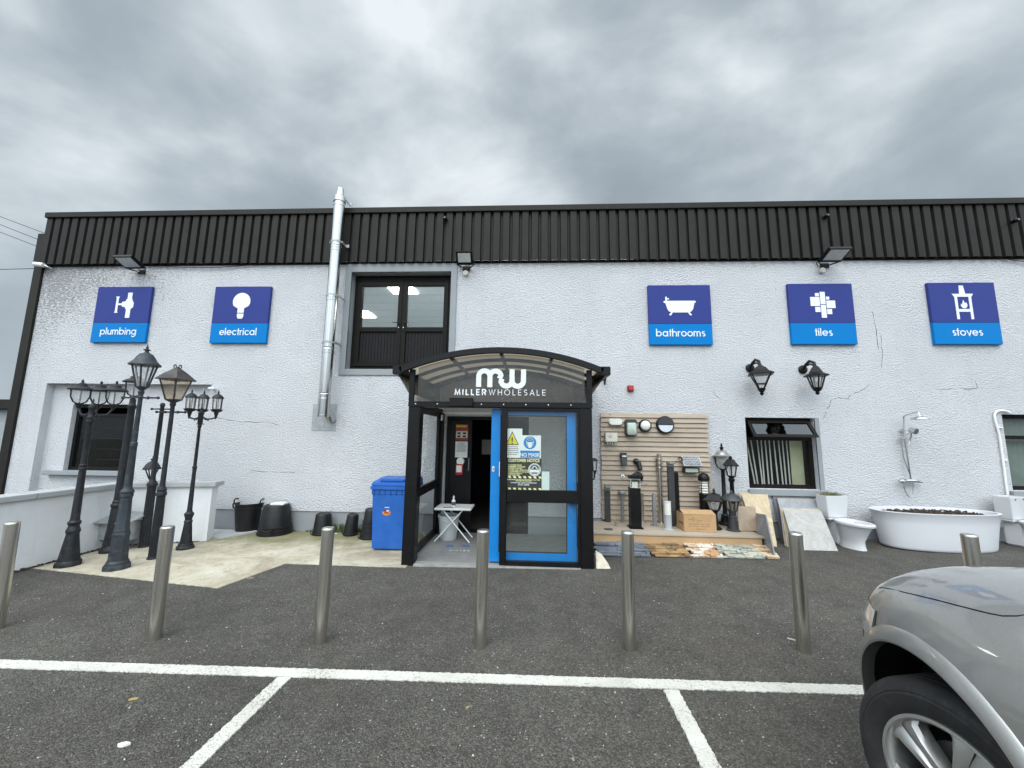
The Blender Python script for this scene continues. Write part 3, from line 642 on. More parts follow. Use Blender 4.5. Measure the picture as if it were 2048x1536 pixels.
# entrance doorway inside the porch: black frame, fixed leaf, dark shop behind
b = MB(); b.frame(dr[0]+.002, dr[1]-.002, -0.02, dr[2]-.002, 0.06, WY+0.06, WY+0.16); df = b.build('entrance_door', BLACKF, shop, bevel=0.004)
b = MB(); b.box(dr[0]+0.062, dr[0]+0.46, WY+0.08, WY+0.13, 0.0, dr[2]-0.07); b.build('fixed_leaf', BLACKF, df, bevel=0.004)
b = MB(); b.tube([(dr[0]+.42, WY+.075, 1.06), (dr[0]+.42, WY+.045, 1.07), (dr[0]+.42, WY+.045, 1.27), (dr[0]+.42, WY+.075, 1.28)], 0.010, 8); b.build('pull_handle', MIDG, df)
room(dr[0]-.4, dr[1]+.6, -0.02, 2.3, WY+0.32, WY+4)
b = MB(); b.box(dr[0]-.2, -0.1, WY-0.012, WY+0.02, dr[2]+0.03, dr[2]+0.075); b.build('door_head_strip', WHITEP, df)

# ------------------------------------------------------------------ lean-to at the left end
lt = thing('lean_to', 'dark edged grey lean to standing behind the left corner of the building', 'lean-to', (-11.2, 7.6, gz(-11)))
b = MB(); b.box(-15, -9.99, 7.35, 7.6, W(10, 818, 7.4)[1], W(10, 799, 7.4)[1]); b.build('roof_edge', CLAD, lt, bevel=0.01)
zt = W(10, 818, 7.4)[1]
b = MB(); b.box(-15, -10.22, 7.5, 7.58, 0.85, zt-.002); b.build('side_panel', mat('grey_green_panel', (0.30, 0.33, 0.335), 0.6), lt)
b = MB(); b.box(-10.215, -10.10, 7.45, 7.6, -0.2, zt-.002); b.build('post', CLAD, lt, bevel=0.005)
b = MB(); b.box(-15, -10.22, 7.42, 7.60, 0.78, 0.847); b.build('sill', BAND, lt, bevel=0.005)
b = MB(); b.box(-15, -10.22, 7.5, 7.7, -0.4, 0.778); b.build('base_wall', CLAD, lt)

# ------------------------------------------------------------------ low wall with coping
lwl = thing('low_wall', 'low white rendered wall with grey coping running out from the shop at left', 'wall', (-6.5, 5.0, gz(-6.5)))
b = MB(); b.xz([(0, 0)], 0, 0) if False else None
A = [(-6.41, 0.2), (-6.41, 5.95), (-5.20, 6.27), (-5.25, 6.46), (-6.62, 6.12), (-6.62, 0.2)]
b.prism(A, lambda x, y: (x, y, -0.25), lambda x, y: (x, y, 0.80)); b.build('wall_body', LOWW, lwl)
cp = [(-6.36, 0.2), (-6.36, 5.905), (-5.12, 6.235), (-5.19, 6.51), (-6.67, 6.15), (-6.67, 0.2)]
b = MB(); b.prism(cp, lambda x, y: (x, y, 0.802), lambda x, y: (x, y, 0.872)); b.build('coping', COPING, lwl, bevel=0.008)
b = MB()
for y in (4.85, 3.9, 2.9): b.box(-6.675, -6.352, y-.004, y+.004, 0.80, 0.874)
b.build('coping_joint', mat('joint', (0.22, 0.22, 0.22), 0.9), lwl)
b = MB(); random.seed(4)
for i in range(260):
    t = random.random(); y = 4.75+t*1.2; x = -6.38+abs(random.gauss(0, .02)); s = random.uniform(.008, .03)
    b.obb((x, y, gz(x)+.012+random.uniform(0, .012)), (s, s*.7, .004), Matrix.Rotation(random.uniform(-1, 1), 3, (random.random(), random.random(), .3)))
for i in range(90):
    t = random.random(); x = -6.35+t*1.1; y = 5.93+t*.29-abs(random.gauss(0, .02)); s = random.uniform(.008, .03)
    b.obb((x, y, gz(x)+.012+random.uniform(0, .012)), (s, s*.7, .004), Matrix.Rotation(random.uniform(-1, 1), 3, (random.random(), random.random(), .3)))
tag(b.build('leaf_litter', DRYLF), 'dark leaf litter along the foot of the low white wall', 'litter', kind='stuff')
b = MB(); b.prism([(-6.0, 6.45), (-5.05, 6.42), (-4.75, 6.9), (-6.0, 6.97)], lambda x, y: (x, y, gz(x)-.01), lambda x, y: (x, y, gz(x)+.03)); struct('ramp_slab', b, mat('pale_ramp', (0.42, 0.42, 0.42), 0.8))

# weeds and moss at the wall foot
b = MB(); random.seed(21)
for i in range(520):
    x = random.choice([random.gauss(-3.3, .28), random.gauss(-3.35, .5), random.gauss(-2.7, .2)]); y = WY+.005-abs(random.gauss(0, .03)); h_ = random.uniform(.02, .09)*(1.6 if -3.6 < x < -3.0 else .7)
    a_ = random.uniform(0, 6.28); dx, dy = math.cos(a_)*.02, math.sin(a_)*.02-.012; w_ = random.uniform(.004, .012)
    b.face([(x-w_, y, gz(x)), (x+w_, y, gz(x)), (x+dx+w_*.5, y+dy, gz(x)+h_), (x+dx*1.4, y+dy*1.5, gz(x)+h_*1.2)])
tag(b.build('weeds', LEAF), 'green weeds growing along the foot of the grey plinth', 'weeds', kind='stuff')

# ------------------------------------------------------------------ department signs
SZ = 1.115; SY = 6.915
def sign(px, word, label, icon):
    x0, z1 = W(px[0], px[1], SY); s = thing('department_sign', label, 'sign', (x0+SZ/2, WY, z1-SZ), group='department signs along the wall')
    zs = z1-SZ*0.655
    b = MB(); b.box(x0, x0+SZ, SY, WY-0.005, zs+.0005, z1); b.build('upper_panel', INDIGO, s, bevel=0.004)
    b = MB(); b.box(x0, x0+SZ, SY, WY-0.005, z1-SZ, zs-.0005); b.build('lower_panel', CYAN, s, bevel=0.004)
    f = lambda u, v, d: (u, SY-d, v)
    b = MB(); strokes_word(b, word, x0+SZ*0.5, z1-SZ*0.865, SZ*0.087, SZ*0.087*0.185, f); b.build('lettering', WHITEL, s)
    g = lambda u, v, d: (x0+u*SZ, SY-d, z1-v*SZ)
    b = MB(); icon(b, g); b.build('icon', WHITEL, s)
def poly(b, g, pts, d=0.004): b.prism(pts, lambda u, v: g(u, v, d), lambda u, v: g(u, v, 0))
def rect(b, g, u0, v0, u1, v1, d=0.004): poly(b, g, [(u0, v0), (u1, v0), (u1, v1), (u0, v1)], d)
def ic_tap(b, g):
    rect(b, g, .575, .11, .655, .225); poly(b, g, [(.56, .225), (.67, .225), (.67, .255), (.70, .29), (.70, .37), (.665, .405), (.56, .405), (.545, .36), (.545, .28)], .0042)
    rect(b, g, .575, .405, .655, .565); poly(b, g, [(.545, .27), (.545, .37), (.495, .365), (.48, .335), (.48, .30), (.495, .275)], .0041); rect(b, g, .415, .305, .48, .335)
    poly(b, g, [(.375, .20), (.415, .20), (.415, .455), (.375, .455)], .0042); rect(b, g, .365, .18, .425, .20); rect(b, g, .365, .455, .425, .475)
def ic_bulb(b, g):
    c = [(.5+.155*math.cos(R(t)), .27-.155*math.sin(R(t))) for t in range(-30, 211, 8)]
    poly(b, g, c + [(.445, .395), (.442, .47), (.558, .47), (.555, .395)])
    poly(b, g, [(.442, .485), (.558, .485), (.556, .54), (.535, .575), (.465, .575), (.444, .54)])
def ic_bath(b, g):
    poly(b, g, [(.255, .268), (.745, .268), (.765, .285), (.745, .305), (.735, .31), (.715, .40), (.69, .44), (.65, .465), (.36, .465), (.32, .44), (.30, .40), (.275, .31), (.25, .30), (.24, .285)])
    poly(b, g, [(.355, .466), (.385, .466), (.36, .51), (.34, .515), (.325, .505)]); poly(b, g, [(.63, .466), (.66, .466), (.69, .505), (.675, .515), (.655, .51)])
    poly(b, g, [(.275, .2675), (.275, .20), (.30, .20), (.30, .225), (.335, .225), (.335, .245), (.30, .245), (.30, .2675)])
def ic_tiles(b, g):
    for q in ((.335, .225, .48, .375), (.415, .16, .475, .215), (.49, .14, .568, .345), (.58, .22, .63, .27), (.58, .285, .715, .41), (.40, .39, .48, .475), (.49, .357, .568, .57), (.58, .425, .655, .51)): rect(b, g, *q)
def ic_stove(b, g):
    poly(b, g, [(.462, .05), (.525, .05), (.545, .185), (.455, .185)]); poly(b, g, [(.34, .186), (.66, .186), (.63, .235), (.37, .235)])
    rect(b, g, .375, .2355, .415, .60); rect(b, g, .585, .2355, .625, .60); rect(b, g, .4155, .435, .5845, .48)
    poly(b, g, [(.50, .285), (.515, .33), (.525, .345), (.54, .325), (.555, .37), (.54, .41), (.51, .425), (.475, .415), (.455, .385), (.46, .35), (.475, .37), (.485, .335)])
sign((197.2, 573.8), 'plumbing', 'blue sign with a white tap symbol and the word plumbing', ic_tap)
sign((431.3, 573.4), 'electrical', 'blue sign with a white light bulb and the word electrical', ic_bulb)
sign((1295.4, 570.5), 'bathrooms', 'blue sign with a white bathtub and the word bathrooms', ic_bath)
sign((1574.5, 567.5), 'tiles', 'blue sign with a cluster of white squares and the word tiles', ic_tiles)
sign((1854.5, 565.5), 'stoves', 'blue sign with a white stove holding a flame and the word stoves', ic_stove)

# ------------------------------------------------------------------ flue
FY = 6.70; fxx = (W(652, 720, FY)[0]+W(670, 560, FY)[0])/2; fz0 = W(640, 832, FY)[1]; fz1 = W(679, 378, FY)[1]
fl = thing('flue_pipe', 'tall polished steel flue pipe climbing the wall past the dark cladding', 'flue', (fxx, WY, fz0))
ztop = fz1-0.28; fr = 0.098; seg = [fz0, fz0+0.40, fz0+1.22, fz0+2.20, fz0+3.16, ztop]
for i, (a, c) in enumerate(zip(seg, seg[1:])):
    b = MB(); b.lathe([(fr+(.006 if i == 0 else 0), a), (fr+(.006 if i == 0 else 0), c-.09), (fr+.004, c-.085), (fr+.004, c-.05), (fr, c-.045), (fr, c)], (fxx, FY, 0), 40); b.build('pipe_section', SHINY, fl, smooth=20)
b = MB()
for c in seg[1:-1]: b.lathe([(fr+.001, c-.02), (fr+.009, c-.017), (fr+.004, c-.008), (fr+.004, c+.008), (fr+.009, c+.017), (fr+.001, c+.02)], (fxx, FY, 0), 40)
b.build('locking_band', CHROME, fl, smooth=30)
b = MB(); b.lathe([(fr+.012, ztop), (fr+.012, ztop+.10), (fr-.02, ztop+.13), (.062, ztop+.22), (.062, ztop+.28), (.05, ztop+.28), (.05, ztop+.2)], (fxx, FY, 0), 36, cap=False); b.build('cowl', SHINY, fl, smooth=20)
b = MB(); b.lathe([(fr-.004, fz0), (fr+.010, fz0-.012), (fr+.010, fz0+.02), (fr, fz0+.03)], (fxx, FY, 0), 40, cap=True); b.build('end_cap', SHINY, fl, smooth=40)
b = MB(); b.tube([(fxx, FY, fz0+.26), (fxx+.01, FY+.10, fz0+.08), (fxx+.02, WY-.005, fz0-.05)], fr*.86, 32); b.build('elbow', SHINY, fl, smooth=40)
b = MB(); px0 = W(627, 810, WY)[0]; px1 = W(674, 808, WY)[0]; b.box(px0, px1, WY-.008, WY, W(650, 861, WY)[1], W(650, 808, WY)[1]); b.build('wall_plate', GALV, fl, bevel=.002)
for v in (415, 497, 600, 690):
    z = W(680, v, WY)[1]-.02; b = MB(); b.lathe([(fr+.002, z-.02), (fr+.007, z-.02), (fr+.007, z+.02), (fr+.002, z+.02)], (fxx, FY, 0), 32, cap=False)
    yb = 6.86 if v < 520 else WY
    for s in (-1, 1): b.box(fxx+s*(fr+.018)-.004, fxx+s*(fr+.018)+.004, FY-.02, yb, z-.022, z+.022)
    b.box(fxx+fr+.02, fxx+fr+.075, yb-.02, yb, z-.03, z+.03); b.build('bracket', GALV, fl, bevel=.002)

# ------------------------------------------------------------------ floodlights, cameras, alarm, small wall fittings
FL0 = None
def flood(px, py, label, box=False, tilt=24, yaw=0, w=0.38, d=0.30):
    x, z = W(px, py, 6.70)
    t = thing('floodlight', label, 'floodlight', (x, WY, z), group='floodlights under the cladding')
    m = rzm(R(yaw)) @ rx(R(-tilt)); c = Vector((x, 6.70, z))
    b = MB(); b.obb(c, (w, d, .05), m)
    for i in range(7): b.obb(c+m @ Vector((-.12+i*.04, .03, .035)), (.006, .15, .022), m)
    b.build('housing', BLACKF, t, bevel=.006)
    b = MB(); b.obb(c+m @ Vector((0, -.012, -.0265)), (w-.07, d-.075, .004), m); b.build('lens', mat('floodlight_glass', (0.52, 0.54, 0.52), 0.15, var=.15, scale=14), t)
    b = MB()
    for s in (-1, 1): b.tube([c+m @ Vector((s*(w/2+.008), .02, 0)), c+Vector((s*(w/2+.008), .14, -.06)), (x+s*.05, WY-.015, z-.09)], .011, 8)
    b.box(x-.07, x+.07, WY-.03, WY-.002, z-.13, z-.05); b.build('bracket', BLACKF, t)
    if box:
        b = MB(); b.lathe([(.045, 0), (.05, .01), (.05, .05), (.042, .058)], (x-.06*(1 if px > 1000 else .2), WY-.002, z-.19), 20, m=AXY); b.build('junction_box', CREAMP, t, smooth=35)
    b = MB(); b.tube([(x-.03, WY-.03, z-.07), (x-.08, WY-.06, z-.13), (x-.12, WY-.02, z-.10), (x-.13, WY-.003, z-.02)], .006, 6); b.build('cable', CREAMP if not box else BLACKF, t)
flood(258, 524, 'black floodlight on the wall above the plumbing sign')
flood(929, 516, 'black floodlight beside the upper double door, round box under it', True, tilt=50, w=.30, d=.24)
flood(1670, 509, 'black floodlight above the tiles sign with a cream round box', True)
def cctv(px, py, label, dark=True):
    x, z = W(px, py, 6.88); t = thing('security_camera', label, 'camera', (x, 6.895, z))
    b = MB(); b.lathe([(.045, 0), (.045, .02), (.03, .03)], (x, 6.893, z), 18, m=AXY); b.build('base', BLACKF, t, smooth=35)
    b = MB(); b.sphere((x, 6.84, z-.01), .042, 16); b.build('ball', BLACKF if dark else WHITEP, t, smooth=60)
    b = MB(); b.lathe([(.016, 0), (.016, .006)], (x, 6.80, z-.015), 12, m=AXY); b.build('lens', mat('camera_lens', (.12, .13, .15), .1), t)
cctv(891, 438, 'small black ball camera on the cladding right of the flue')
cctv(1650, 433, 'small black ball camera on the cladding above the tiles sign')
cctv(2026, 442, 'small black ball camera on the cladding above the stoves sign')
x, z = W(80, 530, 6.85); t = thing('corner_camera', 'small white bullet camera at the left top corner of the wall', 'camera', (x, 6.9, z))
b = MB(); b.tube([(x-.10, 6.84, z+.015), (x+.07, 6.86, z)], .045, 16); b.build('body', WHITEP, t, smooth=40)
b = MB(); b.tube([(x+.07, 6.86, z), (x+.13, 6.88, z-.03), (x+.15, 6.93, z-.05)], .02, 8); b.build('bracket', GALV, t, smooth=40)
x, z = W(424, 777, 6.88); t = thing('eave_camera', 'small white camera at the top right corner of the wall recess', 'camera', (x, WY, z))
b = MB(); b.obb((x, 6.88, z), (.10, .14, .045), rzm(.5)); b.build('body', WHITEP, t, bevel=.01)
b = MB(); b.tube([(x, 6.89, z-.02), (x+.01, 6.92, z-.09), (x+.01, WY-.002, z-.10)], .014, 8); b.build('bracket', WHITEP, t, smooth=40)
x, z = W(1261, 777, 6.94); t = thing('alarm_beacon', 'small square red alarm box on the wall right of the porch roof', 'alarm', (x, WY, z))
b = MB(); b.box(x-.055, x+.055, 6.925, WY-.001, z-.055, z+.055); b.build('back_box', ALARM, t, bevel=.01)
b = MB(); b.lathe([(.042, 0), (.042, .02), (.034, .03)], (x, 6.925, z), 20, m=AXY); b.build('beacon', REDP, t, smooth=35)
x, z = W(1209, 757, 6.90); t = thing('hanging_lamp', 'little black lamp hanging at the right end of the porch roof', 'lamp', (x, 6.9, z))
b = MB(); b.tube([(x, WY-.002, z+.06), (x, 6.88, z+.07), (x, 6.88, z+.03)], .012, 8); b.lathe([(.03, .03), (.035, .0), (.02, -.05), (.012, -.11), (.004, -.13)], (x, 6.88, z), 14); b.build('lamp_body', BLKIRON, t, smooth=40)
# cables
def cable(name, label, pts, r=.006, m=None, cat='cable'):
    b = MB(); b.tube(pts, r, 6); return tag(b.build(name, m or BLACKF, smooth=60), label, cat)
def sag(p, q, s, n=18):
    p, q = Vector(p), Vector(q); return [p.lerp(q, i/n) - Vector((0, 0, s*4*(i/n)*(1-i/n))) for i in range(n+1)]
def wp(px, py, Y): x, z = W(px, py, Y); return (x, Y, z)
for i, (q0, q1, lab) in enumerate((((0, 432), (88, 466), 'topmost of the overhead cables running left from the roof corner'), ((0, 448), (84, 482), 'middle overhead cable running left from the roof corner'), ((0, 463), (80, 495), 'lowest of three overhead cables slanting to the roof corner'))):
    p1 = Vector(wp(*q1, 7.0)); p0 = Vector(wp(*q0, 7.6)); cable('overhead_cable', lab, sag(p1, p1+(p0-p1)*9, .03, 30), .007)['group'] = 'overhead cables at the roof corner'
p1 = Vector(wp(72, 537, 7.0)); p0 = Vector(wp(0, 538, 7.3)); cable('overhead_cable', 'level overhead cable ending at the white corner camera', sag(p1, p1+(p0-p1)*8, .02, 20), .007)['group'] = 'overhead cables at the roof corner'
cable('wall_cable', 'thin drooping cable between the plumbing sign floodlight and the cladding', sag(wp(285, 528, 6.93), wp(540, 525, 6.93), .09), .006)
cable('wall_cable', 'thin drooping cable from the white corner camera to the left floodlight', sag(wp(92, 528, 6.93), wp(250, 532, 6.93), .02), .006)
cable('wall_cable', 'thin drooping cable on the white wall right of the tiles floodlight', sag(wp(1745, 516, 6.93), wp(1920, 513, 6.93), .05), .006)
cable('wall_cable', 'thin cable drooping above the stoves sign to the right edge', sag(wp(1990, 513, 6.93), wp(2110, 525, 6.93), .04), .006)
# white conduit by the right window
cq = [(2016, 996), (2013, 975), (2008, 935), (1999, 870), (1990, 838), (1989, 829), (1993, 823), (2001, 821), (2012, 822), (2020, 826)]
b = MB(); b.tube([wp(u, v, WY-.03) for u, v in cq], .016, 12); t = thing('conduit_pipe', 'thin white pipe bent over beside the right hand curtained window', 'pipe', wp(2016, 996, WY)); b.build('pipe', WHITEP, t, smooth=50)
b = MB()
for u, v in ((2006, 920), (1997, 855)):
    x, _, z = wp(u, v, WY); b.box(x-.04, x+.04, WY-.036, WY-.001, z-.012, z+.012)
b.build('clip', WHITEP, t, bevel=.003)

# ------------------------------------------------------------------ entrance porch
PY = 5.285; PL, PR = -1.69, 0.83; g0 = gz(-.4)
por = thing('entrance_porch', 'black framed glass entrance porch with an arched roof', 'porch', (-.43, PY, g0))
hz0, hz1 = 2.075, 2.15
for x0, x1 in ((PL, PL+.165), (PR-.165, PR)):
    b = MB(); b.box(x0, x1, PY, PY+.18, gz(x0)-.03, hz0-.001); b.build('corner_post', BLACKF, por, bevel=.006)
    b = MB(); b.box(x0+.03, x1-.03, WY-.14, WY-.002, -.03, hz0-.001); b.build('wall_post', BLACKF, por, bevel=.004)
b = MB(); b.box(PL-.005, PR+.005, PY-.012, PY+.17, hz0, hz1)
for s in (PL+.02, PR-.10): b.box(s, s+.08, PY+.171, WY-.005, hz0, hz1)
b.build('header_beam', BLACKF, por, bevel=.006)
b = MB(); x = PL+.10
while x < PR: b.lathe([(.010, 0), (.010, .005), (.005, .008)], (x, PY-.012, (hz0+hz1)/2), 10, m=AXY); x += .305
b.build('header_bolts', mat('bright_bolt', (.5, .5, .5), .3, metal=.7), por)
x0, z0 = W(899, 812, PY-.05); x1, z1 = W(946, 796, PY-.05)
b = MB(); b.box(x0, x1, PY-.075, PY-.013, z0, z1); sen = b.build('door_sensor', BLACKF, por, bevel=.006)
# arched roof
RXm, HALF, ZE, SAG = -.42, 1.40, 2.60, .285; RR = (HALF**2+SAG**2)/(2*SAG); ZCn = ZE+SAG-RR; A0 = math.asin(HALF/RR)
def archp(t, dr=0.0): a = -A0+2*A0*t; return (RXm+(RR+dr)*math.sin(a), ZCn+(RR+dr)*math.cos(a))
def arch_bar(mb, y0, y1, d0, d1, n=36, t0=0.0, t1=1.0):
    ts = [t0+(t1-t0)*i/n for i in range(n+1)]; poly = [archp(t, d1) for t in ts]+[archp(t, d0) for t in reversed(ts)]
    vs0 = [mb.bm.verts.new((u, y0, v)) for u, v in poly]; vs1 = [mb.bm.verts.new((u, y1, v)) for u, v in poly]; m = len(poly)
    for i in range(n):
        mb.bm.faces.new((vs0[i], vs0[i+1], vs0[m-2-i], vs0[m-1-i])); mb.bm.faces.new((vs1[i+1], vs1[i], vs1[m-1-i], vs1[m-2-i]))
    for i in range(m): mb.bm.faces.new((vs0[i], vs1[i], vs1[(i+1) % m], vs0[(i+1) % m]))
b = MB(); arch_bar(b, PY-.10, PY-.03, -.065, .012); b.build('front_arch', BLACKF, por, smooth=30)
n = Nd('smoky_roof_sheet'); n.t.nodes.remove(n.b)
tl = n.n('ShaderNodeBsdfTranslucent'); tl.inputs[0].default_value = (.68, .64, .565, 1); df = n.n('ShaderNodeBsdfDiffuse'); df.inputs[0].default_value = (.24, .22, .19, 1)
m1 = n.n('ShaderNodeMixShader'); m1.inputs[0].default_value = .3; n.l(tl.outputs[0], m1.inputs[1]); n.l(df.outputs[0], m1.inputs[2]); n.l(m1.outputs[0], n.out.inputs[0]); POLY = n.m
b = MB(); arch_bar(b, PY-.029, WY-.004, -.012, -.004); b.build('roof_sheet', POLY, por, smooth=30)
b = MB()
for y in (PY+.55, PY+1.1): arch_bar(b, y, y+.045, -.06, -.013)
arch_bar(b, WY-.06, WY-.005, -.10, -.013); b.build('roof_ribs', BLACKF, por, smooth=30)
b = MB()
for t in (.25, .5, .75):
    u, v = archp(t, -.04); b.box(u-.022, u+.022, PY+.02, WY-.07, v-.02, v+.02)
b.build('roof_bars', mat('grey_roof_bar', (.14, .14, .135), .5), por)
for s in (-1, 1):
    xe = RXm+s*HALF; b = MB(); b.box(min(xe-s*.04, xe+s*.09), max(xe-s*.04, xe+s*.09), PY-.10, WY-.004, ZE-.085, ZE+.035); b.build('gutter', BLACKF, por, bevel=.008)
    xs_ = PL+.03 if s < 0 else PR-.03
    b = MB(); b.face([(xs_, PY+.18, hz1), (xs_, WY-.01, hz1), (xs_+s*.0, WY-.01, ZE-.08), (xs_, PY+.18, ZE-.08)]); b.build('side_light', FASC, por)
    b = MB(); b.box(xs_-.035, xs_+.035, PY-.005, PY+.05, hz1+.001, ZE-.0); b.build('fascia_post', BLACKF, por, bevel=.004)
    # sloping soffit plate between side glass and gutter
    b = MB(); b.face([(xs_+s*.036, PY-.03, hz1+.12), (xs_+s*.036, WY-.02, hz1+.12), (xe+s*.03, WY-.02, ZE-.086), (xe+s*.03, PY-.03, ZE-.086)]); b.build('side_skirt', mat('grey_skirt', (.20, .205, .21), .5), por)
b = MB(); ts = [i/36 for i in range(37)]; pl = [archp(t, -.066) for t in ts if PL+.066 < archp(t)[0] < PR-.066]
vs = [b.bm.verts.new((u, PY+.012, v)) for u, v in pl]; v2 = [b.bm.verts.new((u, PY+.012, hz1+.002)) for u, v in pl]
for i in range(len(pl)-1): b.bm.faces.new((vs[i], vs[i+1], v2[i+1], v2[i]))
b.build('fascia_glass', FASC, por)
# white letters on the fascia
kx = (W(1000, 770, PY)[0]-W(960, 770, PY)[0])/40/8.533; cx_, cz_ = W(1001.6, 757, PY)
def lg(u, v, d): return (cx_+(u-1038)*kx, PY+.009-d, cz_-(v-316)*kx)
b = MB(); wS = 86
b.stroke([(660, 462), (660, 275)], wS, lg, .006)
b.stroke([(852, 466), (852, 270)], wS, lg, .0062)
b.stroke(arc(756, 280, 96, 180, 360, 16), wS, lg, .0058); b.stroke(arc(946, 280, 94, 180, 350, 16)+[(1012, 318)], wS, lg, .0064)
b.stroke([(1058, 318)]+arc(1135, 350, 94, 172, 0, 16), wS, lg, .0061); b.stroke([(1229, 350), (1229, 155)], wS, lg, .0063)
b.stroke(arc(1327, 350, 97, 180, 0, 16), wS, lg, .0059); b.stroke([(1424, 350), (1424, 155)], wS, lg, .0065)
b.build('logo', WHITEL, por)
xa, za = W(909, 789.5, PY); xb = W(1096, 790, PY)[0]; capH = W(1000, 779, PY)[1]-W(1000, 790.5, PY)[1]
f_ = lambda u, v, d: (u, PY+.009-d, v)
b = MB(); mid_ = W(976, 790, PY)[0]
for word, x0, x1, wd in (('MILLER', xa, mid_, .21), ('WHOLESALE', mid_+.01, xb, .11)):
    tot = sum(FONT[c][0] for c in word); xh = capH; gap = ((x1-x0)/xh-tot)/len(word)
    strokes_word(b, word, (x0+x1)/2, za, xh, wd*xh, f_, gap)
b.build('lettering', WHITEL, por)
# threshold, floor, side screens
b = MB(); b.box(PL+.17, PR-.17, PY-.03, PY+.10, gz(-.4)-.02, gz(-.4)+.018); b.build('threshold', mat('worn_aluminium', (.46, .46, .44), .45, metal=.5, dirt=(.25, .24, .22)), por, bevel=.004)
b = MB(); b.box(PL+.04, PR-.04, PY+.101, WY-.003, -.03, .012); b.build('porch_floor', mat('grey_mat', (.19, .19, .19), .9, var=.15, scale=9, bump=.3, bscale=200), por)
b = MB(); f_ = lambda u, v, d: (u, v, .0125+d*.5)
fx0, fy0, _ = G(890, 1100); strokes_word(b, 'MILLER', W(918, 1100, 5.8)[0], GZ(918, 1102, .012)[1], .045, .010, f_, .35); b.build('mat_lettering', mat('faded_white', (.5, .5, .5), .8), por)
b = MB()
for u in (900, 932): xx, yy = GZ(u, 1092, .012); b.obb((xx, yy, .0135), (.11, .08, .002))
b.build('mat_logo', mat('faded_blue', (.03, .12, .36), .8), por)
for xs_, s in ((PL+.07, 1), (PR-.07, -1)):
    y0, y1 = PY+.181, WY-.142; b = MB(); b.yframe(y0, y1, .012, hz0-.002, .07, xs_-.025, xs_+.025, wb=.10); b.box(xs_-.025, xs_+.025, y0+.07, y1-.07, .80, .93); sf = b.build('side_screen', BLACKF, por, bevel=.004)
    for za, zb in ((.11, .80), (.93, hz0-.07)):
        b = MB(); b.face([(xs_, y0+.06, za), (xs_, y1-.06, za), (xs_, y1-.06, zb), (xs_, y0+.06, zb)]); b.build('pane', PORG, sf)
# fixed front screen and the blue sliding leaf behind it
fx0 = W(1000, 1000, PY)[0]; fx1 = PR-.166; g1 = gz(.2)+.019
b = MB(); zr0, zr1 = W(1080, 1006, PY)[1], W(1080, 981, PY)[1]
b.box(fx0, fx0+.085, PY+.01, PY+.075, g1, hz0-.001); b.box(fx1-.03, fx1, PY+.01, PY+.075, g1, hz0-.001)
for za, zb in ((g1, g1+.05), (zr0, zr1), (hz0-.045, hz0-.001)): b.box(fx0+.085, fx1-.03, PY+.01, PY+.075, za, zb)
fs = b.build('fixed_screen', BLACKF, por, bevel=.004)
for za, zb in ((g1+.045, zr0+.005), (zr1-.005, hz0-.04)):
    b = MB(); b.face([(fx0+.08, PY+.04, za), (fx1-.025, PY+.04, za), (fx1-.025, PY+.04, zb), (fx0+.08, PY+.04, zb)]); b.build('pane', PORG, fs)
by = PY+.105; bx0 = W(980, 1000, by)[0]; bx1 = W(1153, 1000, by)[0]
b = MB(); b.frame(bx0, bx1, g1+.012, hz0-.012, .125, by, by+.05, wt=.09, wb=.12); bl = b.build('sliding_door', BLUEF, por, bevel=.004)
b = MB(); b.frame(bx0+.126, bx1-.126, g1+.133, hz0-.103, .008, by+.005, by+.045); b.build('gasket', RUBBER, bl)
b = MB(); b.face([(bx0+.12, by+.025, g1+.13), (bx1-.12, by+.025, g1+.13), (bx1-.12, by+.025, hz0-.1), (bx0+.12, by+.025, hz0-.1)]); b.build('pane', CLEAR, bl)
x, z = W(986.5, 938, by); b = MB(); b.box(x-.016, x+.016, by-.006, by, z-.035, z+.035); lk = b.build('lock_plate', WHITEP, bl, bevel=.003)
b = MB(); b.box(x-.006, x+.006, by-.009, by-.006, z-.018, z+.018); b.build('keyhole', DARKG, lk)
b = MB(); x = W(1001, 930, PY)[0]-.012; b.box(x-.008, x, PY+.02, PY+.06, W(1001, 953, PY)[1], W(1001, 924, PY)[1]); b.build('strike_strip', WHITEP, fs)
b = MB(); x, z = W(887, 836, WY-.05); b.box(x-.012, x+.012, WY-.20, WY-.145, z-.05, z+.05); b.build('door_catch', WHITEP, por)
# --- notices on the glass
ny = PY+.052
def npx(c, r): return W(990+c/8.084, 820+r/8.084, ny)
def notice(name, label, c0, r0, c1, r1, m, y):
    x0, z1 = npx(c0, r0); x1, z0 = npx(c1, r1); t = thing(name, label, 'notice', ((x0+x1)/2, y, z0), group='notices on the porch glass')
    b = MB(); b.box(x0, x1, y, y+.002, z0, z1); b.build('sheet', m, t); return t, x0, x1, z0, z1
PAPER = mat('white_paper', (.70, .72, .70), .7, var=.05); PALE = mat('pale_paper', (.58, .66, .64), .7, var=.05); INK = mat('grey_ink', (.12, .12, .12), .8)
YEL = mat('warning_yellow', (.66, .56, .03), .6); BLU = mat('mandatory_blue', (.02, .19, .48), .6); BLKP = mat('black_print', (.022, .022, .022), .6); YTXT = mat('pale_yellow_print', (.80, .76, .36), .6)
t, x0, x1, z0, z1 = notice('warning_notice', 'white notice with a yellow warning triangle on the porch glass', 168, 298, 437, 776, PAPER, ny+.006)
f = lambda u, v, d: (u, ny+.006-d, v)
xa, zt_ = npx(280, 345); xl, zb_ = npx(172, 562); xr, _ = npx(388, 562)
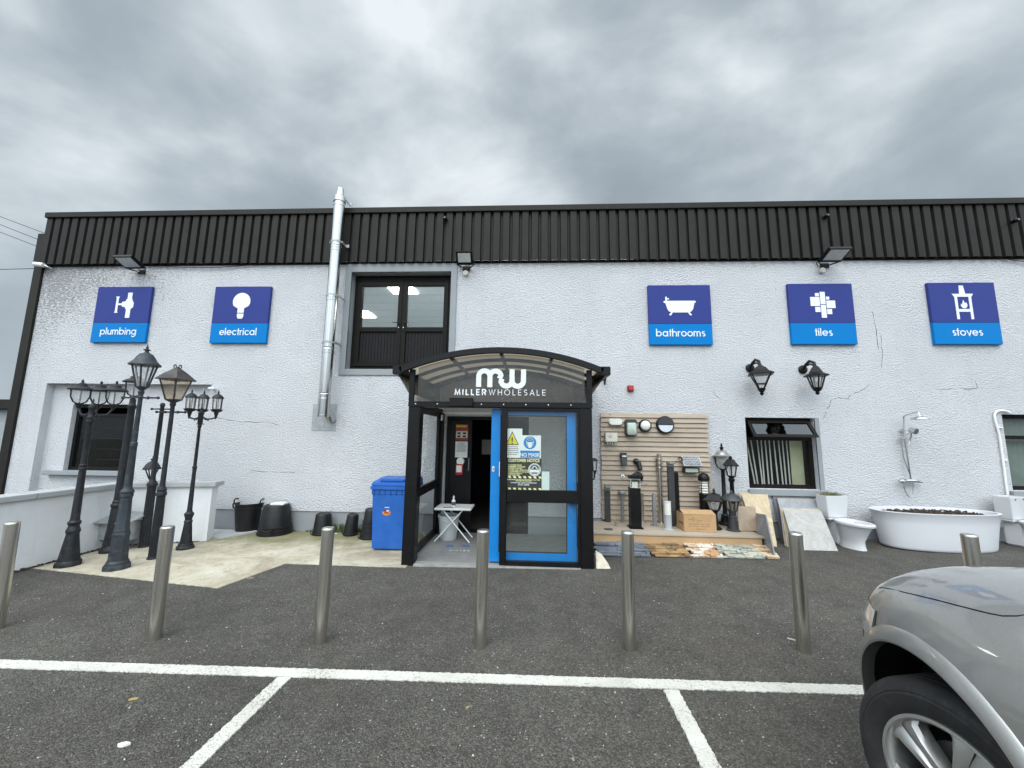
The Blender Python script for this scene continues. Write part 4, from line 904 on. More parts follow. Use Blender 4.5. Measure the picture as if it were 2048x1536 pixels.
b = MB(); b.prism([(xl, zb_), (xr, zb_), (xa, zt_)], lambda u, v: f(u, v, .001), lambda u, v: f(u, v, 0)); b.build('triangle_edge', BLKP, t)
k = .83; cxm, czm = (xl+xr+xa)/3, (zb_*2+zt_)/3
b = MB(); b.prism([(cxm+(u-cxm)*k, czm+(v-czm)*k) for u, v in ((xl, zb_), (xr, zb_), (xa, zt_))], lambda u, v: f(u, v, .0016), lambda u, v: f(u, v, 0)); b.build('triangle', YEL, t)
text('exclamation_mark', '!', .13, xa, ny+.004, zb_+.012, BLKP, t, t=.0004, off=.002)
for i, s in enumerate(('PLEASE READ', 'DO NOT ENTER IF', 'YOU FEEL UNWELL', 'WAIT TO BE SERVED', 'THANK YOU')): pass
b = MB()
for i, (ca, cb) in enumerate(((190, 372), (178, 382), (178, 378), (178, 388), (190, 362))):
    xq, zq = npx(ca, 590+i*31); xq2, _ = npx(cb, 590); u = xq
    while u < xq2:
        w_ = random.uniform(.006, .02); b.box(u, min(xq2, u+w_), ny+.005, ny+.0055, zq-.007, zq+.003); u += w_+.004
b.build('small_print', INK, t)
t, x0, x1, z0, z1 = notice('mask_notice', 'white notice with a blue mask symbol reading NO MASK', 398, 408, 742, 782, PAPER, ny+.002)
cxm, czm = npx(565, 530); rr_ = npx(668, 530)[0]-cxm
b = MB(); b.lathe([(rr_, 0), (rr_, .001)], (cxm, ny+.002, czm), 32, m=AXY); b.build('blue_disc', BLU, t)
b = MB(); f = lambda u, v, d: (cxm+u*rr_, ny+.001-d, czm+v*rr_)
b.stroke(arc(0, .28, .52, 20, 160, 12), .07, f, .0006); b.prism([(-.40, .10), (.40, .10), (.34, -.55), (.15, -.80), (-.15, -.80), (-.34, -.55)], lambda u, v: f(u, v, .0006), lambda u, v: f(u, v, 0))
b.stroke([(-.62, .30), (-.38, -.05)], .06, f, .0007); b.stroke([(.62, .30), (.38, -.05)], .06, f, .0007); b.stroke([(-.6, .35), (-.45, -.5)], .05, f, .0008); b.stroke([(.6, .35), (.45, -.5)], .05, f, .0008); b.stroke([(-.35, .42), (.35, .42)], .05, f, .0009)
b.build('mask_symbol', PAPER, t)
xa, za = npx(410, 655); xb, zb = npx(722, 775); b = MB(); b.box(xa, xb, ny+.001, ny+.0018, zb, za); b.build('blue_strip', BLU, t)
xm, zm_ = npx(562, 748); text('lettering', 'NO MASK', .068, xm, ny+.0005, zm_-.004, WHITEL, t, t=.0003, off=.0016, sx=.9)
t, x0, x1, z0, z1 = notice('customer_notice', 'black and yellow CUSTOMER NOTICE poster on the porch glass', 160, 782, 752, 1306, BLKP, ny)
xm, zm_ = npx(468, 838); text('heading', 'CUSTOMER NOTICE', .054, xm, ny-.001, zm_, YTXT, t, t=.0004, off=.0014, sx=.86)
lines = ['TO ENTER PLEASE', 'REMEMBER A SAFE SIZE', 'DURING THIS VISIT', 'WE ARE ONLY PERMITTING', '2 CUSTOMERS IN THE SHOP', 'WAITING AREA AT', 'ANY ONE TIME']
for i, s in enumerate(lines): xq, zq = npx(215, 898+i*27); text('small_print', s, .0235, xq, ny-.001, zq, YTXT, t, 'LEFT', .0003, .95, .0006)
for r_, s, sz in ((1136, 'PLEASE MAINTAIN SOCIAL DISTANCE AT ALL TIMES', .02), (1155, 'AND USE THE HAND GEL', .02), (1186, 'THANKS FOR YOUR CO OPERATION', .022), (1222, 'STAY SAFE', .034)):
    xq, zq = npx(462, r_); text('small_print', s, sz, xq, ny-.001, zq, YTXT if sz < .022 else WHITEL, t, 'CENTER', .0003, .95, .0006)
b = MB()
for r_ in (1082, 1272):
    xq, zq = npx(210, r_)
    for i in range(7):
        u0, _ = npx(208+i*82, r_); u1, _ = npx(250+i*82, r_); b.prism([(u0, zq+.014), (u1, zq+.014), (u1+.012, zq-.014), (u0+.012, zq-.014)], lambda u, v: (u, ny-.001, v), lambda u, v: (u, ny-.0001, v))
b.build('hazard_stripe', YTXT, t)
xq, zq = npx(640, 966); rr_ = npx(742, 966)[0]-xq
b = MB(); b.lathe([(rr_, 0), (rr_, .0012)], (xq, ny, zq), 32, m=AXY); b.build('badge', WHITEL, t)
b = MB(); f = lambda u, v, d: (xq+u*rr_, ny-.0012-d, zq+v*rr_)
b.stroke(arc(0, 0, .86, 0, 360, 32), .06, f, .0004); b.prism(arc(0, .02, .74, 0, 180, 16), lambda u, v: f(u, v, .0005), lambda u, v: f(u, v, 0)); b.prism([(-.6, -.42), (.6, -.42), (.35, -.62), (-.35, -.62)], lambda u, v: f(u, v, .0005), lambda u, v: f(u, v, 0)); b.build('badge_print', BLKP, t)
b = MB(); f = lambda u, v, d: (xq+u*rr_, ny-.0018-d, zq+v*rr_)
b.stroke(arc(0, .25, .28, -20, 200, 14), .14, f, .0004); b.stroke([(-.6, .1), (-.3, .32)], .09, f, .0005); b.stroke([(.6, .1), (.3, .32)], .09, f, .0005); b.build('badge_figure', WHITEL, t)
t, *_ = notice('pale_notice', 'plain pale sheet right of the CUSTOMER NOTICE poster', 757, 995, 878, 1296, PALE, ny)
# papers on the inner door
def dpx(c, r, Y=WY+.078): return W(780+c/4.517, 800+r/4.517, Y)
def poster(name, label, c0, r0, c1, r1, m):
    x0, z1 = dpx(c0, r0); x1, z0 = dpx(c1, r1); t = thing(name, label, 'poster', ((x0+x1)/2, WY+.078, z0)); b = MB(); b.box(x0, x1, WY+.076, WY+.0785, z0, z1); b.build('sheet', m, t); return t, x0, x1, z0, z1
t, x0, x1, z0, z1 = poster('red_poster', 'red and yellow poster with four dark pictures on the inner door', 596, 218, 704, 368, mat('red_print', (.30, .05, .035), .6, var=.3))
b = MB(); b.box(x0+.01, x1-.01, WY+.0745, WY+.0758, z0+.05, z0+.17); b.build('pale_field', CREAMP, t)
b = MB(); b.box(x0+.01, x1-.03, WY+.0745, WY+.0758, z1-.055, z1-.02); b.build('yellow_field', YEL, t)
b = MB(); cw = (x1-x0)
for i in range(2):
    for j in range(2): b.box(x0+cw*(.14+.44*i), x0+cw*(.40+.44*i), WY+.0735, WY+.0744, z0+.06+.055*j, z0+.095+.055*j)
b.build('picture', BLKP, t)
t, x0, x1, z0, z1 = poster('white_poster', 'white printed sheet below the red poster on the inner door', 592, 374, 698, 520, PAPER)
b = MB()
for i in range(9):
    zz = z1-.03-.019*i; w_ = random.uniform(.5, .85)*(x1-x0); b.box((x0+x1-w_)/2, (x0+x1+w_)/2, WY+.0748, WY+.0758, zz, zz+.006)
b.build('printed_lines', INK, t)
x, z = dpx(628, 600, WY+.05); t = thing('gel_dispenser', 'red sanitizer dispenser with a white card on the inner door', 'dispenser', (x, WY+.05, z))
b = MB(); b.box(x-.065, x+.065, WY+.02, WY+.077, z-.15, z+.06); b.build('body', REDP, t, bevel=.015)
b = MB(); b.lathe([(.068, 0), (.068, .05)], (x+.015, WY+.077, z+.09), 20, m=AXY); b.build('top_disc', WHITEP, t, bevel=.004)
b = MB(); b.box(x-.05, x+.045, WY+.014, WY+.019, z-.10, z+.02); b.build('card', PAPER, t)
x, z = dpx(872, 425, WY+.5); t = thing('inner_notice', 'dim grey notice on the dark wall inside the doorway', 'notice', (x, WY+.5, z)); b = MB(); b.box(x-.09, x+.09, WY+.5, WY+.503, z-.14, z+.14); b.build('sheet', mat('dim_paper', (.16, .15, .14), .8), t)
# folding table, bottle, bucket
tY0 = GZ(880, 1087, .012)[1]; tz = W(905, 1017, tY0)[1]; tx0 = W(868, 1018, tY0)[0]; tx1 = W(942, 1018, tY0)[0]; tY1 = min(GZ(915, 1001, tz)[1], tY0+.42)
t = thing('folding_table', 'small white folding table with crossed legs inside the porch', 'table', ((tx0+tx1)/2, (tY0+tY1)/2, .012))
b = MB(); b.box(tx0, tx1, tY0, tY1, tz-.032, tz); b.build('tabletop', WHITEP, t, bevel=.008)
for y in (tY0+.05, tY1-.05):
    for s in (0, 1):
        xa, xb = (tx0+.03, tx1-.02) if s == 0 else (tx1-.06, tx0+.01)
        b = MB(); b.tube([(xa+(.10 if not s else -.08), y+s*.018, tz-.033), (xb, y+s*.018, .022)], .011, 8); b.build('leg', WHITEP, t, smooth=50)
bx, by_ = (tx0+tx1)/2-.02, (tY0+tY1)/2-.03
t = thing('gel_bottle', 'white pump bottle with a dark label on the folding table', 'bottle', (bx, by_, tz))
b = MB(); b.lathe([(.030, 0), (.032, .01), (.032, .085), (.022, .105), (.012, .115), (.012, .135)], (bx, by_, tz), 20); b.build('bottle_body', WHITEP, t, smooth=45)
b = MB(); b.lathe([(.0326, .02), (.0326, .075)], (bx, by_, tz), 20, cap=False); b.build('label_band', mat('dark_label', (.06, .08, .08), .5), t, smooth=45)
b = MB(); b.lathe([(.013, .135), (.018, .14), (.018, .15), (.006, .155), (.006, .175)], (bx, by_, tz), 14); b.build('pump', WHITEP, t, smooth=45)
t = thing('leaflet', 'dark printed leaflet lying at the front of the folding table', 'leaflet', (bx-.06, tY0+.08, tz)); b = MB(); b.obb((bx-.06, tY0+.08, tz+.002), (.16, .09, .002), rzm(.1)); b.build('sheet', mat('blue_grey_print', (.2, .27, .36), .6), t)
qx, qy = GZ(897, 1084, .012); qy += .17; qx = W(897, 1060, qy)[0]
t = thing('white_bucket', 'translucent white bucket under the folding table', 'bucket', (qx, qy, .012))
b = MB(); b.lathe([(.125, 0), (.135, .01), (.165, .36), (.178, .362), (.178, .385), (.16, .385), (.13, .03)], (qx, qy, .012), 28); b.build('bucket_body', mat('milky_plastic', (.55, .58, .59), .4, var=.06), t, smooth=40)
b = MB(); b.tube([(qx-.178, qy, .38), (qx-.12, qy-.16, .33), (qx, qy-.20, .31), (qx+.12, qy-.16, .33), (qx+.178, qy, .38)], .005, 6); b.build('handle', GALV, t, smooth=50)

# ------------------------------------------------------------------ bollards
def make_bollard(x, y):
    t = thing('bollard', 'x', 'bollard', (x, y, gz(x)), group='stainless steel bollards along the parking bays'); r = .0505
    b = MB(); b.lathe([(r, -.02), (r, .893)], (0, 0, 0), 40); b.build('tube', STAIN, t, world=False, smooth=40)
    b = MB(); b.lathe([(r+.0015, .893), (r+.0015, .900), (r-.004, .910), (r*.6, .914), (.001, .915)], (0, 0, 0), 40); b.build('cap', STAIN, t, world=False, smooth=40)
    return t
blist = [(-4.70, 3.45, 'leftmost bollard, cut by the left edge of the photo'), (-3.145, 3.357, 'steel bollard standing in front of the black lamp posts'), (-1.73, 3.382, 'steel bollard left of the entrance, in front of the black tubs'),
         (-.397, 3.381, 'steel bollard in front of the blue sliding door'), (.808, 3.405, 'steel bollard in front of the left end of the timber platform'), (2.192, 3.447, 'steel bollard in front of the leaning pale tile slabs'), (3.575, 3.45, 'steel bollard rising behind the silver car bonnet')]
bo = make_bollard(*blist[0][:2])
for i, (x, y, l) in enumerate(blist):
    o = bo if i == 0 else copy_tree(bo); o.location = (x, y, gz(x)); o.rotation_euler = (R((.5, -.6, .3, .2, -.4, .6, -.3)[i]), R((-.4, .3, .5, -.5, .3, -.3, .4)[i]), i*1.3); o['label'] = l

# ------------------------------------------------------------------ lamps
KS = .72            # radii of the lantern heads in the group at the left
BULB = mat('bulb_glass', (.55, .55, .50), .25)
def polyring(b, c, r, n, rot, z, rad):
    P = [Vector(c)+Vector((math.cos(rot+2*math.pi*k/n)*r, math.sin(rot+2*math.pi*k/n)*r, z)) for k in range(n)]
    for k in range(n): b.tube([P[k], P[(k+1) % n]], rad, 6)
def lantern(par, c, n, rb, rt, h, roof, m, gm, rot=0.0, br=.011, round_roof=False, name='lantern', bulb=True, midring=False):
    rb *= KS; rt *= KS; br *= .85; roof = [(r*KS, z) for r, z in roof]
    c = Vector(c); b = MB()
    for k in range(n):
        d = Vector((math.cos(rot+2*math.pi*k/n), math.sin(rot+2*math.pi*k/n), 0)); b.tube([c+d*rb, c+d*rt+Vector((0, 0, h))], br, 6)
    polyring(b, c, rb, n, rot, 0, br); polyring(b, c, rt, n, rot, h, br)
    if midring: polyring(b, c, rb+(rt-rb)*.32, n, rot, h*.32, br*.7)
    b.lathe([(.02, -.05), (rb*.8, -.02), (rb+.006, -.004), (rb+.006, .006), (.02, .008)], c, n, rot)
    o = b.build(name, m, par, smooth=40)
    if gm:
        b = MB(); b.lathe([(rb-.004, .01), (rt-.004, h-.005)], c, n, rot, cap=False); b.build('glass', gm, o)
    b = MB(); b.lathe([(r, h+z) for r, z in roof], c, 28 if round_roof else n, rot); b.build('lantern_roof', m, o, smooth=50 if round_roof else 32)
    if bulb:
        b = MB(); b.lathe([(.012, .0), (.012, .04), (.02, .06), (.024, .085), (.014, .11), (.001, .118)], c, 12); b.build('bulb', BULB, o, smooth=50)
    return o
def dome_head(par, c, s, m, gm=None):
    q = s*.80; c = Vector(c); b = MB()
    for a in (0, 2*math.pi/3, 4*math.pi/3):
        d = Vector((math.cos(a+.35), math.sin(a+.35), 0)); b.tube([c+d*.135*q, c+d*.128*q-Vector((0, 0, .10*s)), c+d*.09*q-Vector((0, 0, .17*s)), c-Vector((0, 0, .205*s))], .009*s, 6)
    b.lathe([(.012, -.26*s), (.024, -.25*s), (.028, -.225*s), (.042, -.205*s), (.045, -.19*s), (.015, -.185*s)], c, 18)
    o = b.build('lamp_head', m, par, smooth=45)
    b = MB(); b.lathe([(.055*q, -.185*s), (.085*q, -.15*s), (.11*q, -.05*s), (.115*q, -.004)], c, 24, cap=False); b.build('glass', gm or LAMPG, o, smooth=60)
    b = MB(); b.lathe([(.10*q, -.004), (.165*q, -.006), (.172*q, .004), (.15*q, .018*s), (.10*q, .042*s), (.075*q, .052*s), (.07*q, .075*s), (.03*q, .092*s), (.014*q, .10*s), (.02*q, .12*s), (.004, .145*s)], c, 28); b.build('lamp_cap', m, o, smooth=40)
def arms(b, top, angs, Rr, z0, z1):
    for a in angs:
        d = Vector((math.cos(a), math.sin(a), 0)); T = Vector(top)
        b.tube([T+d*.03+Vector((0, 0, z0)), T+d*Rr*.35+Vector((0, 0, z0-.035)), T+d*Rr*.75+Vector((0, 0, z0-.02)), T+d*Rr+Vector((0, 0, z1))], .013, 8)
        b.tube([T+d*(Rr*.2+.06*math.cos(q))+Vector((0, 0, z0-.06+.05*math.sin(q))) for q in [i*.5 for i in range(11)]], .008, 6)
def finial(b, c, s=1.0): b.lathe([(.02*s, 0), (.035*s, .012*s), (.03*s, .03*s), (.012*s, .045*s), (.02*s, .07*s), (.003, .11*s)], c, 14)
def post(name, label, x, y, cat='lamp post'):
    return thing(name, label, cat, (x, y, gz(x)+.006), group='lamp posts shown for sale on the concrete pad')
# three dome heads, far left
x, y = -6.02, 5.04; z = gz(x)+.006; t = post('lamp_post', 'dark lamp post with three dome capped heads, leftmost of the group', x, y)
b = MB(); b.lathe([(.185, 0), (.185, .045), (.155, .065), (.15, .09)], (x, y, z), 8, R(22.5)); b.build('base_plinth', IRON, t, bevel=.006)
b = MB(); b.lathe([(.142, .09), (.088, .385), (.086, .40)], (x, y, z), 16); b.lathe([(.086, .40), (.096, .42), (.10, .44), (.084, .475), (.072, .50), (.09, .53), (.092, .55), (.07, .57), (.064, .60), (.05, 1.22), (.058, 1.23), (.058, 1.25), (.052, 1.26), (.058, 1.27), (.058, 1.29), (.046, 1.30), (.041, 1.85), (.054, 1.87), (.048, 1.90), (.056, 1.93), (.044, 1.95), (.046, 2.04), (.06, 2.06), (.056, 2.09), (.03, 2.11)], (x, y, z), 24)
finial(b, (x, y, z+2.10), .8); b.build('pole', IRON, t, smooth=35)
A_ = [R(180), R(125), R(48)]
b = MB(); arms(b, (x, y, z), A_, .20, 1.99, 2.06); b.build('arms', IRON, t, smooth=40)
for a in A_: dome_head(t, (x+.20*math.cos(a), y+.20*math.sin(a), z+2.31), 1.0, IRON)
# thick single-head post behind
x, y = -6.12, 5.66; z = gz(x)+.006; t = post('lamp_post', 'thick dark lamp post with one dome head, behind the tall hexagonal lantern', x, y)
b = MB(); b.lathe([(.20, 0), (.20, .04), (.17, .07), (.15, .10)], (x, y, z), 8, R(22.5)); b.build('base_plinth', IRON, t, bevel=.006)
b = MB(); b.lathe([(.15, .10), (.12, .30), (.10, .60), (.095, .62), (.112, .64), (.112, .67), (.09, .69), (.094, .71), (.078, .73), (.062, 1.95), (.058, 2.08), (.070, 2.10), (.070, 2.14), (.055, 2.16), (.052, 2.24)], (x, y, z), 24); b.build('pole', IRON, t, smooth=35)
dome_head(t, (x, y, z+2.50), 1.12, IRON)
# tall hexagonal lantern
x, y = -5.266, 4.964; z = gz(x)+.006; t = post('lamp_post', 'tallest lamp post with a hexagonal lantern under a bell shaped roof', x, y)
b = MB(); b.lathe([(.195, 0), (.195, .05), (.17, .06), (.17, .085), (.145, .105), (.142, .13), (.122, .40), (.13, .41), (.13, .435), (.116, .45), (.12, .47), (.105, .49), (.086, .88), (.1, .895), (.1, .925), (.088, .94)], (x, y, z), 8, R(22.5)); b.build('base_plinth', IRONG, t, bevel=.005)
b = MB(); b.lathe([(.098, .94), (.1, .96), (.085, .98), (.066, 1.0), (.060, 1.03), (.05, 1.54), (.058, 1.555), (.05, 1.565), (.058, 1.58), (.042, 1.60), (.034, 2.18), (.044, 2.20), (.034, 2.22), (.05, 2.27), (.03, 2.29)], (x, y, z), 24); b.build('pole', IRONG, t, smooth=35)
b = MB(); b.tube([(x-.24, y, z+2.19), (x+.24, y, z+2.19)], .012, 8)
for s in (-1, 1): b.sphere((x+s*.25, y, z+2.19), .02, 10); b.sphere((x+s*.11, y, z+2.19), .022, 10)
b.build('ladder_bar', IRONG, t, smooth=50)
lantern(t, (x, y, z+2.335), 6, .085, .185, .305, [(.19, -.01), (.238, -.012), (.238, .004), (.20, .03), (.165, .06), (.14, .10), (.10, .145), (.05, .165), (.03, .18), (.03, .195), (.055, .205), (.055, .212), (.018, .222), (.022, .24), (.012, .26), (.003, .285)], IRONG, LAMPG, 0, .013, True)
# square lantern
x, y = -5.19, 5.372; z = gz(x)+.006; t = post('lamp_post', 'lamp post with a square smoked glass lantern under a pyramid roof', x, y)
b = MB(); b.lathe([(.105, 0), (.105, .018), (.085, .03)], (x, y, z), 8, R(22.5)); b.build('base_plinth', IRON, t, bevel=.004)
b = MB()
def fluted(b, c, r0, r1, z0, z1, n=14):
    rr = []
    for zz, r in ((z0, r0), (z1, r1)): rr.append([Vector(c)+Vector((math.cos(math.pi*k/n)*r*(1 if k % 2 else .90), math.sin(math.pi*k/n)*r*(1 if k % 2 else .90), zz)) for k in range(2*n)])
    b.rings(rr)
fluted(b, (x, y, z), .082, .068, .03, .84); b.lathe([(.07, .84), (.086, .85), (.086, .88), (.072, .90), (.078, .93), (.055, .96), (.044, .99), (.036, 2.10), (.05, 2.12), (.05, 2.15), (.03, 2.18)], (x, y, z), 20); b.build('pole', IRON, t, smooth=35)
b = MB(); b.tube([(x-.23, y, z+2.02), (x+.20, y, z+2.02)], .012, 8)
for s in (-.23, .20, -.10, .09): b.sphere((x+s, y, z+2.02), .02, 10)
b.build('ladder_bar', IRON, t, smooth=50)
lantern(t, (x, y, z+2.20), 4, .125, .25, .30, [(.26, -.012), (.328, -.014), (.328, -.004), (.315, .004), (.20, .08), (.05, .165), (.02, .185)], IRONB, SMOKE, R(45), .012)
b = MB()
for k in range(4):
    a = math.pi/2*k; d = Vector((math.cos(a), math.sin(a), 0)); b.tube([Vector((x, y, z+2.66))]+[Vector((x, y, z+2.69))+d*(.02+.022*(1-math.cos(q)))+Vector((0, 0, .022*math.sin(q))) for q in (0, .8, 1.6, 2.4, 3.4, 4.2)], .006, 6)
b.build('scroll_finial', IRONB, t, smooth=50)
# slim fluted post behind it
x, y = -5.87, 5.90; z = gz(x)+.006; t = post('lamp_post', 'slim fluted lamp post standing behind the square lantern, next to the wall corner', x, y)
b = MB(); b.lathe([(.105, 0), (.105, .018), (.085, .03)], (x, y, z), 8, R(22.5)); b.build('base_plinth', IRON, t, bevel=.004)
b = MB(); fluted(b, (x, y, z), .086, .074, .03, .90); b.lathe([(.074, .90), (.092, .91), (.092, .94), (.078, .96), (.06, .98), (.046, 1.01), (.038, 2.14), (.05, 2.16), (.03, 2.2)], (x, y, z), 20); b.build('pole', IRON, t, smooth=35)
b = MB(); b.tube([(x-.17, y, z+2.10), (x+.17, y, z+2.10)], .011, 8)
for s in (-.17, .17): b.sphere((x+s, y, z+2.10), .02, 10)
b.build('ladder_bar', IRON, t, smooth=50)
# three cylinder heads, right
x, y = -5.17, 5.85; z = gz(x)+.006; t = post('lamp_post', 'slender dark lamp post with three small caged lanterns, rightmost of the group', x, y)
b = MB(); b.lathe([(.165, 0), (.165, .03), (.135, .05), (.135, .075), (.11, .09)], (x, y, z), 8, R(22.5)); b.build('base_plinth', IRON, t, bevel=.005)
b = MB(); b.lathe([(.11, .09), (.07, .38)], (x, y, z), 8, R(22.5)); b.lathe([(.07, .38), (.078, .395), (.06, .42), (.066, .45), (.084, .49), (.086, .51), (.05, .54), (.046, .57), (.034, 1.14), (.042, 1.15), (.036, 1.165), (.044, 1.19), (.042, 1.21), (.032, 1.22), (.027, 1.80), (.04, 1.82), (.034, 1.85), (.048, 1.88), (.05, 2.02), (.06, 2.035), (.03, 2.05)], (x, y, z), 20); finial(b, (x, y, z+2.045), .9); b.build('pole', IRON, t, smooth=35)
A_ = [R(180), R(128), R(45)]
b = MB(); arms(b, (x, y, z), A_, .19, 1.97, 1.97); b.build('arms', IRON, t, smooth=40)
for a in A_:
    c = (x+.19*math.cos(a), y+.19*math.sin(a), z+2.10)
    b0 = lantern(t, c, 6, .082, .092, .18, [(.098, -.004), (.115, -.004), (.112, .012), (.085, .035), (.06, .055), (.03, .066), (.012, .075), (.02, .09), (.012, .105), (.003, .14)], IRON, LAMPG, 0, .006, True)
    b = MB(); b.lathe([(.085, -.002), (.07, -.03), (.03, -.05), (.03, -.075), (.022, -.09), (.018, -.12), (.003, -.165)], c, 16); b.build('lower_cone', IRON, b0, smooth=40)
# loose lantern on the coping
x, y = W(301, 960, 6.13)[0], 6.13; t = thing('loose_lantern', 'small glassless lantern head set on the low wall coping', 'lantern', (x, y, .873))
lantern(t, (x, y, .925), 4, .035, .125, .16, [(.13, -.01), (.165, -.012), (.165, .0), (.14, .03), (.12, .06), (.085, .095), (.04, .115), (.03, .13), (.045, .145), (.045, .155), (.015, .165), (.018, .185), (.003, .215)], IRON, None, R(20), .011, True, bulb=False)
# grey letter-box like cabinet behind the posts
x0, z1 = W(212, 1030, 5.85); x1, _ = W(283, 1030, 5.85); t = thing('grey_cabinet', 'grey metal box with a sloping lid behind the lamp posts', 'cabinet', ((x0+x1)/2, 5.85, gz(x0)))
g_ = gz(x0); b = MB(); b.box(x0, x1, 5.70, 5.95, g_+.15, z1-.06); b.build('box_body', GALV, t, bevel=.006)
b = MB(); b.prism([(5.60, z1-.07), (5.60, z1-.055), (5.97, z1+.04), (5.97, z1+.025)], lambda u, v: (x0-.05, u, v), lambda u, v: (x1+.05, u, v)); b.build('lid', GALV, t, bevel=.003)
b = MB()
for xx in (x0+.03, x1-.03):
    for yy in (5.73, 5.92): b.box(xx-.012, xx+.012, yy-.012, yy+.012, g_, g_+.15)
b.build('feet', GALV, t)
for o in [q for q in bpy.data.objects if q.parent and q.parent.get('category') == 'lamp post' and q.name.split('.')[0] in ('pole', 'base_plinth')]:
    for v in o.data.vertices: v.co.x *= .72; v.co.y *= .72
KS = 1.0
# wall lanterns
def wall_lantern(px, pyb, pyn, label, n, rt, rb, h, rot, roofh):
    rt *= .86; rb *= .86; h *= .84; roofh *= .78; Yl = 6.66; x, zb = W(px, pyb, Yl); zn = W(px, pyn, Yl)[1]; t = thing('wall_lantern', label, 'wall lantern', (x, WY, zb), group='black lanterns on the white wall')
    l = lantern(t, (x, Yl, zb-h), n, rb, rt, h, [(rt, -.01), (rt+.055, -.014), (rt+.055, .004), (rt*.8, roofh*.35), (rt*.55, roofh*.8), (.055, roofh), (.03, roofh+.03)], BLKIRON, LAMPG, rot, .014, midring=(n == 4), bulb=(n != 4))
    b = MB(); c = (x, Yl, zb-h); b.lathe([(rb+.012, .0), (rb*.75, -.05), (.03, -.06), (.022, -.07), (.032, -.08), (.026, -.10), (.003, -.12)], c, 12); b.build('lower_finial', BLKIRON, l, smooth=40)
    b = MB(); zt = zb+roofh+.02; b.tube([(x, Yl, zt), (x, Yl+.02, zt+.07), (x, Yl+.12, zt+.115), (x, Yl+.22, zt+.07), (x, WY-.03, zt+.0)], .024, 10)
    b.tube([(x, Yl+.03, zt+.02), (x, Yl+.10, zt+.06), (x, Yl+.2, zt+.05)], .014, 8)
    b.lathe([(.075, 0), (.075, .02), (.05, .035)], (x, WY-.002, zt), 20, m=AXY); b.build('swan_neck', BLKIRON, t, smooth=40)
wall_lantern(1521, 748, 725, 'wide black four sided wall lantern, left of the pair above the window', 4, .225, .06, .295, R(20), .17)
wall_lantern(1632, 751, 727, 'narrower black six sided wall lantern, right of the pair above the window', 6, .145, .075, .25, R(12), .17)

# ------------------------------------------------------------------ tubs and bin
def cc(c, r): return (440+c/4.876, 900+r/4.876)
def tub_part(b, x, y, z, prof, n=32, sx=1.0, sy=1.0, m=None): b.lathe(prof, (x, y, z), n, sx=sx, sy=sy, m=m)
TG = 'black rubber and plastic tubs by the wall'
x, y, z = G(*cc(262, 822)); y += .20; x = W(cc(262, 800)[0], 1060, y)[0]; z = gz(x)+.008
for dz, lab in ((0, 'upright black flexible tub by the plinth, outer one of two nested'), (.07, 'black flexible tub nested inside another, its handles standing up')):
    t = thing('flexible_tub', lab, 'tub', (x, y, z+dz), group=TG)
    b = MB(); tub_part(b, x, y, z+dz, [(.17, 0), (.175, .01), (.195, .2), (.215, .40), (.225, .405), (.225, .42), (.21, .42), (.19, .25), (.168, .03), (.01, .025)]); b.build('tub_body', BLACKP, t, smooth=40)
    for a in ((R(200), R(20)) if dz == 0 else (R(185), R(80), R(5))):
        d = Vector((math.cos(a), math.sin(a), 0)); q = Vector((-d.y, d.x, 0)); c = Vector((x, y, z+dz+.41))+d*.218
        b = MB(); b.tube([c+q*.075, c+q*.065+d*.015+Vector((0, 0, .06)), c+q*.03+d*.02+Vector((0, 0, .075)), c-q*.03+d*.02+Vector((0, 0, .075)), c-q*.065+d*.015+Vector((0, 0, .06)), c-q*.075], .012, 8); b.build('handle', BLACKP, t, smooth=50)
x, y, z = G(*cc(520, 855)); y += .26; x = W(cc(535, 800)[0], 1065, y)[0]; z = gz(x)+.008
t = thing('upturned_tub', 'large black tub stack turned upside down with a white lid on top', 'tub', (x, y, z), group=TG)
b = MB(); tub_part(b, x, y, z, [(.265, 0), (.275, .005), (.275, .03), (.262, .035), (.262, .055), (.268, .06), (.268, .085), (.256, .09), (.256, .11), (.262, .115), (.262, .135), (.248, .14), (.205, .46), (.19, .485), (.17, .49), (.16, .48), (.01, .478)], 36); b.build('tub_body', BLACKP, t, smooth=40)
for k in range(3):
    b = MB(); b.tube([(x+.02+math.cos(q)*(.10-.0*k), y-.268+abs(math.cos(q))*.02, z+.13-.035*k-.055*math.sin(q)) for q in [math.pi*i/10 for i in range(11)]], .010, 8); b.build('handle', BLACKP, t, smooth=50)
tl = thing('white_tray', 'small white tray lying on the large upturned tub', 'lid', (x+.05, y-.03, z+.482)); b = MB(); b.obb((x+.05, y-.03, z+.505), (.23, .2, .032), rzm(.15)); b.build('tray_body', WHITEP, tl, bevel=.012)
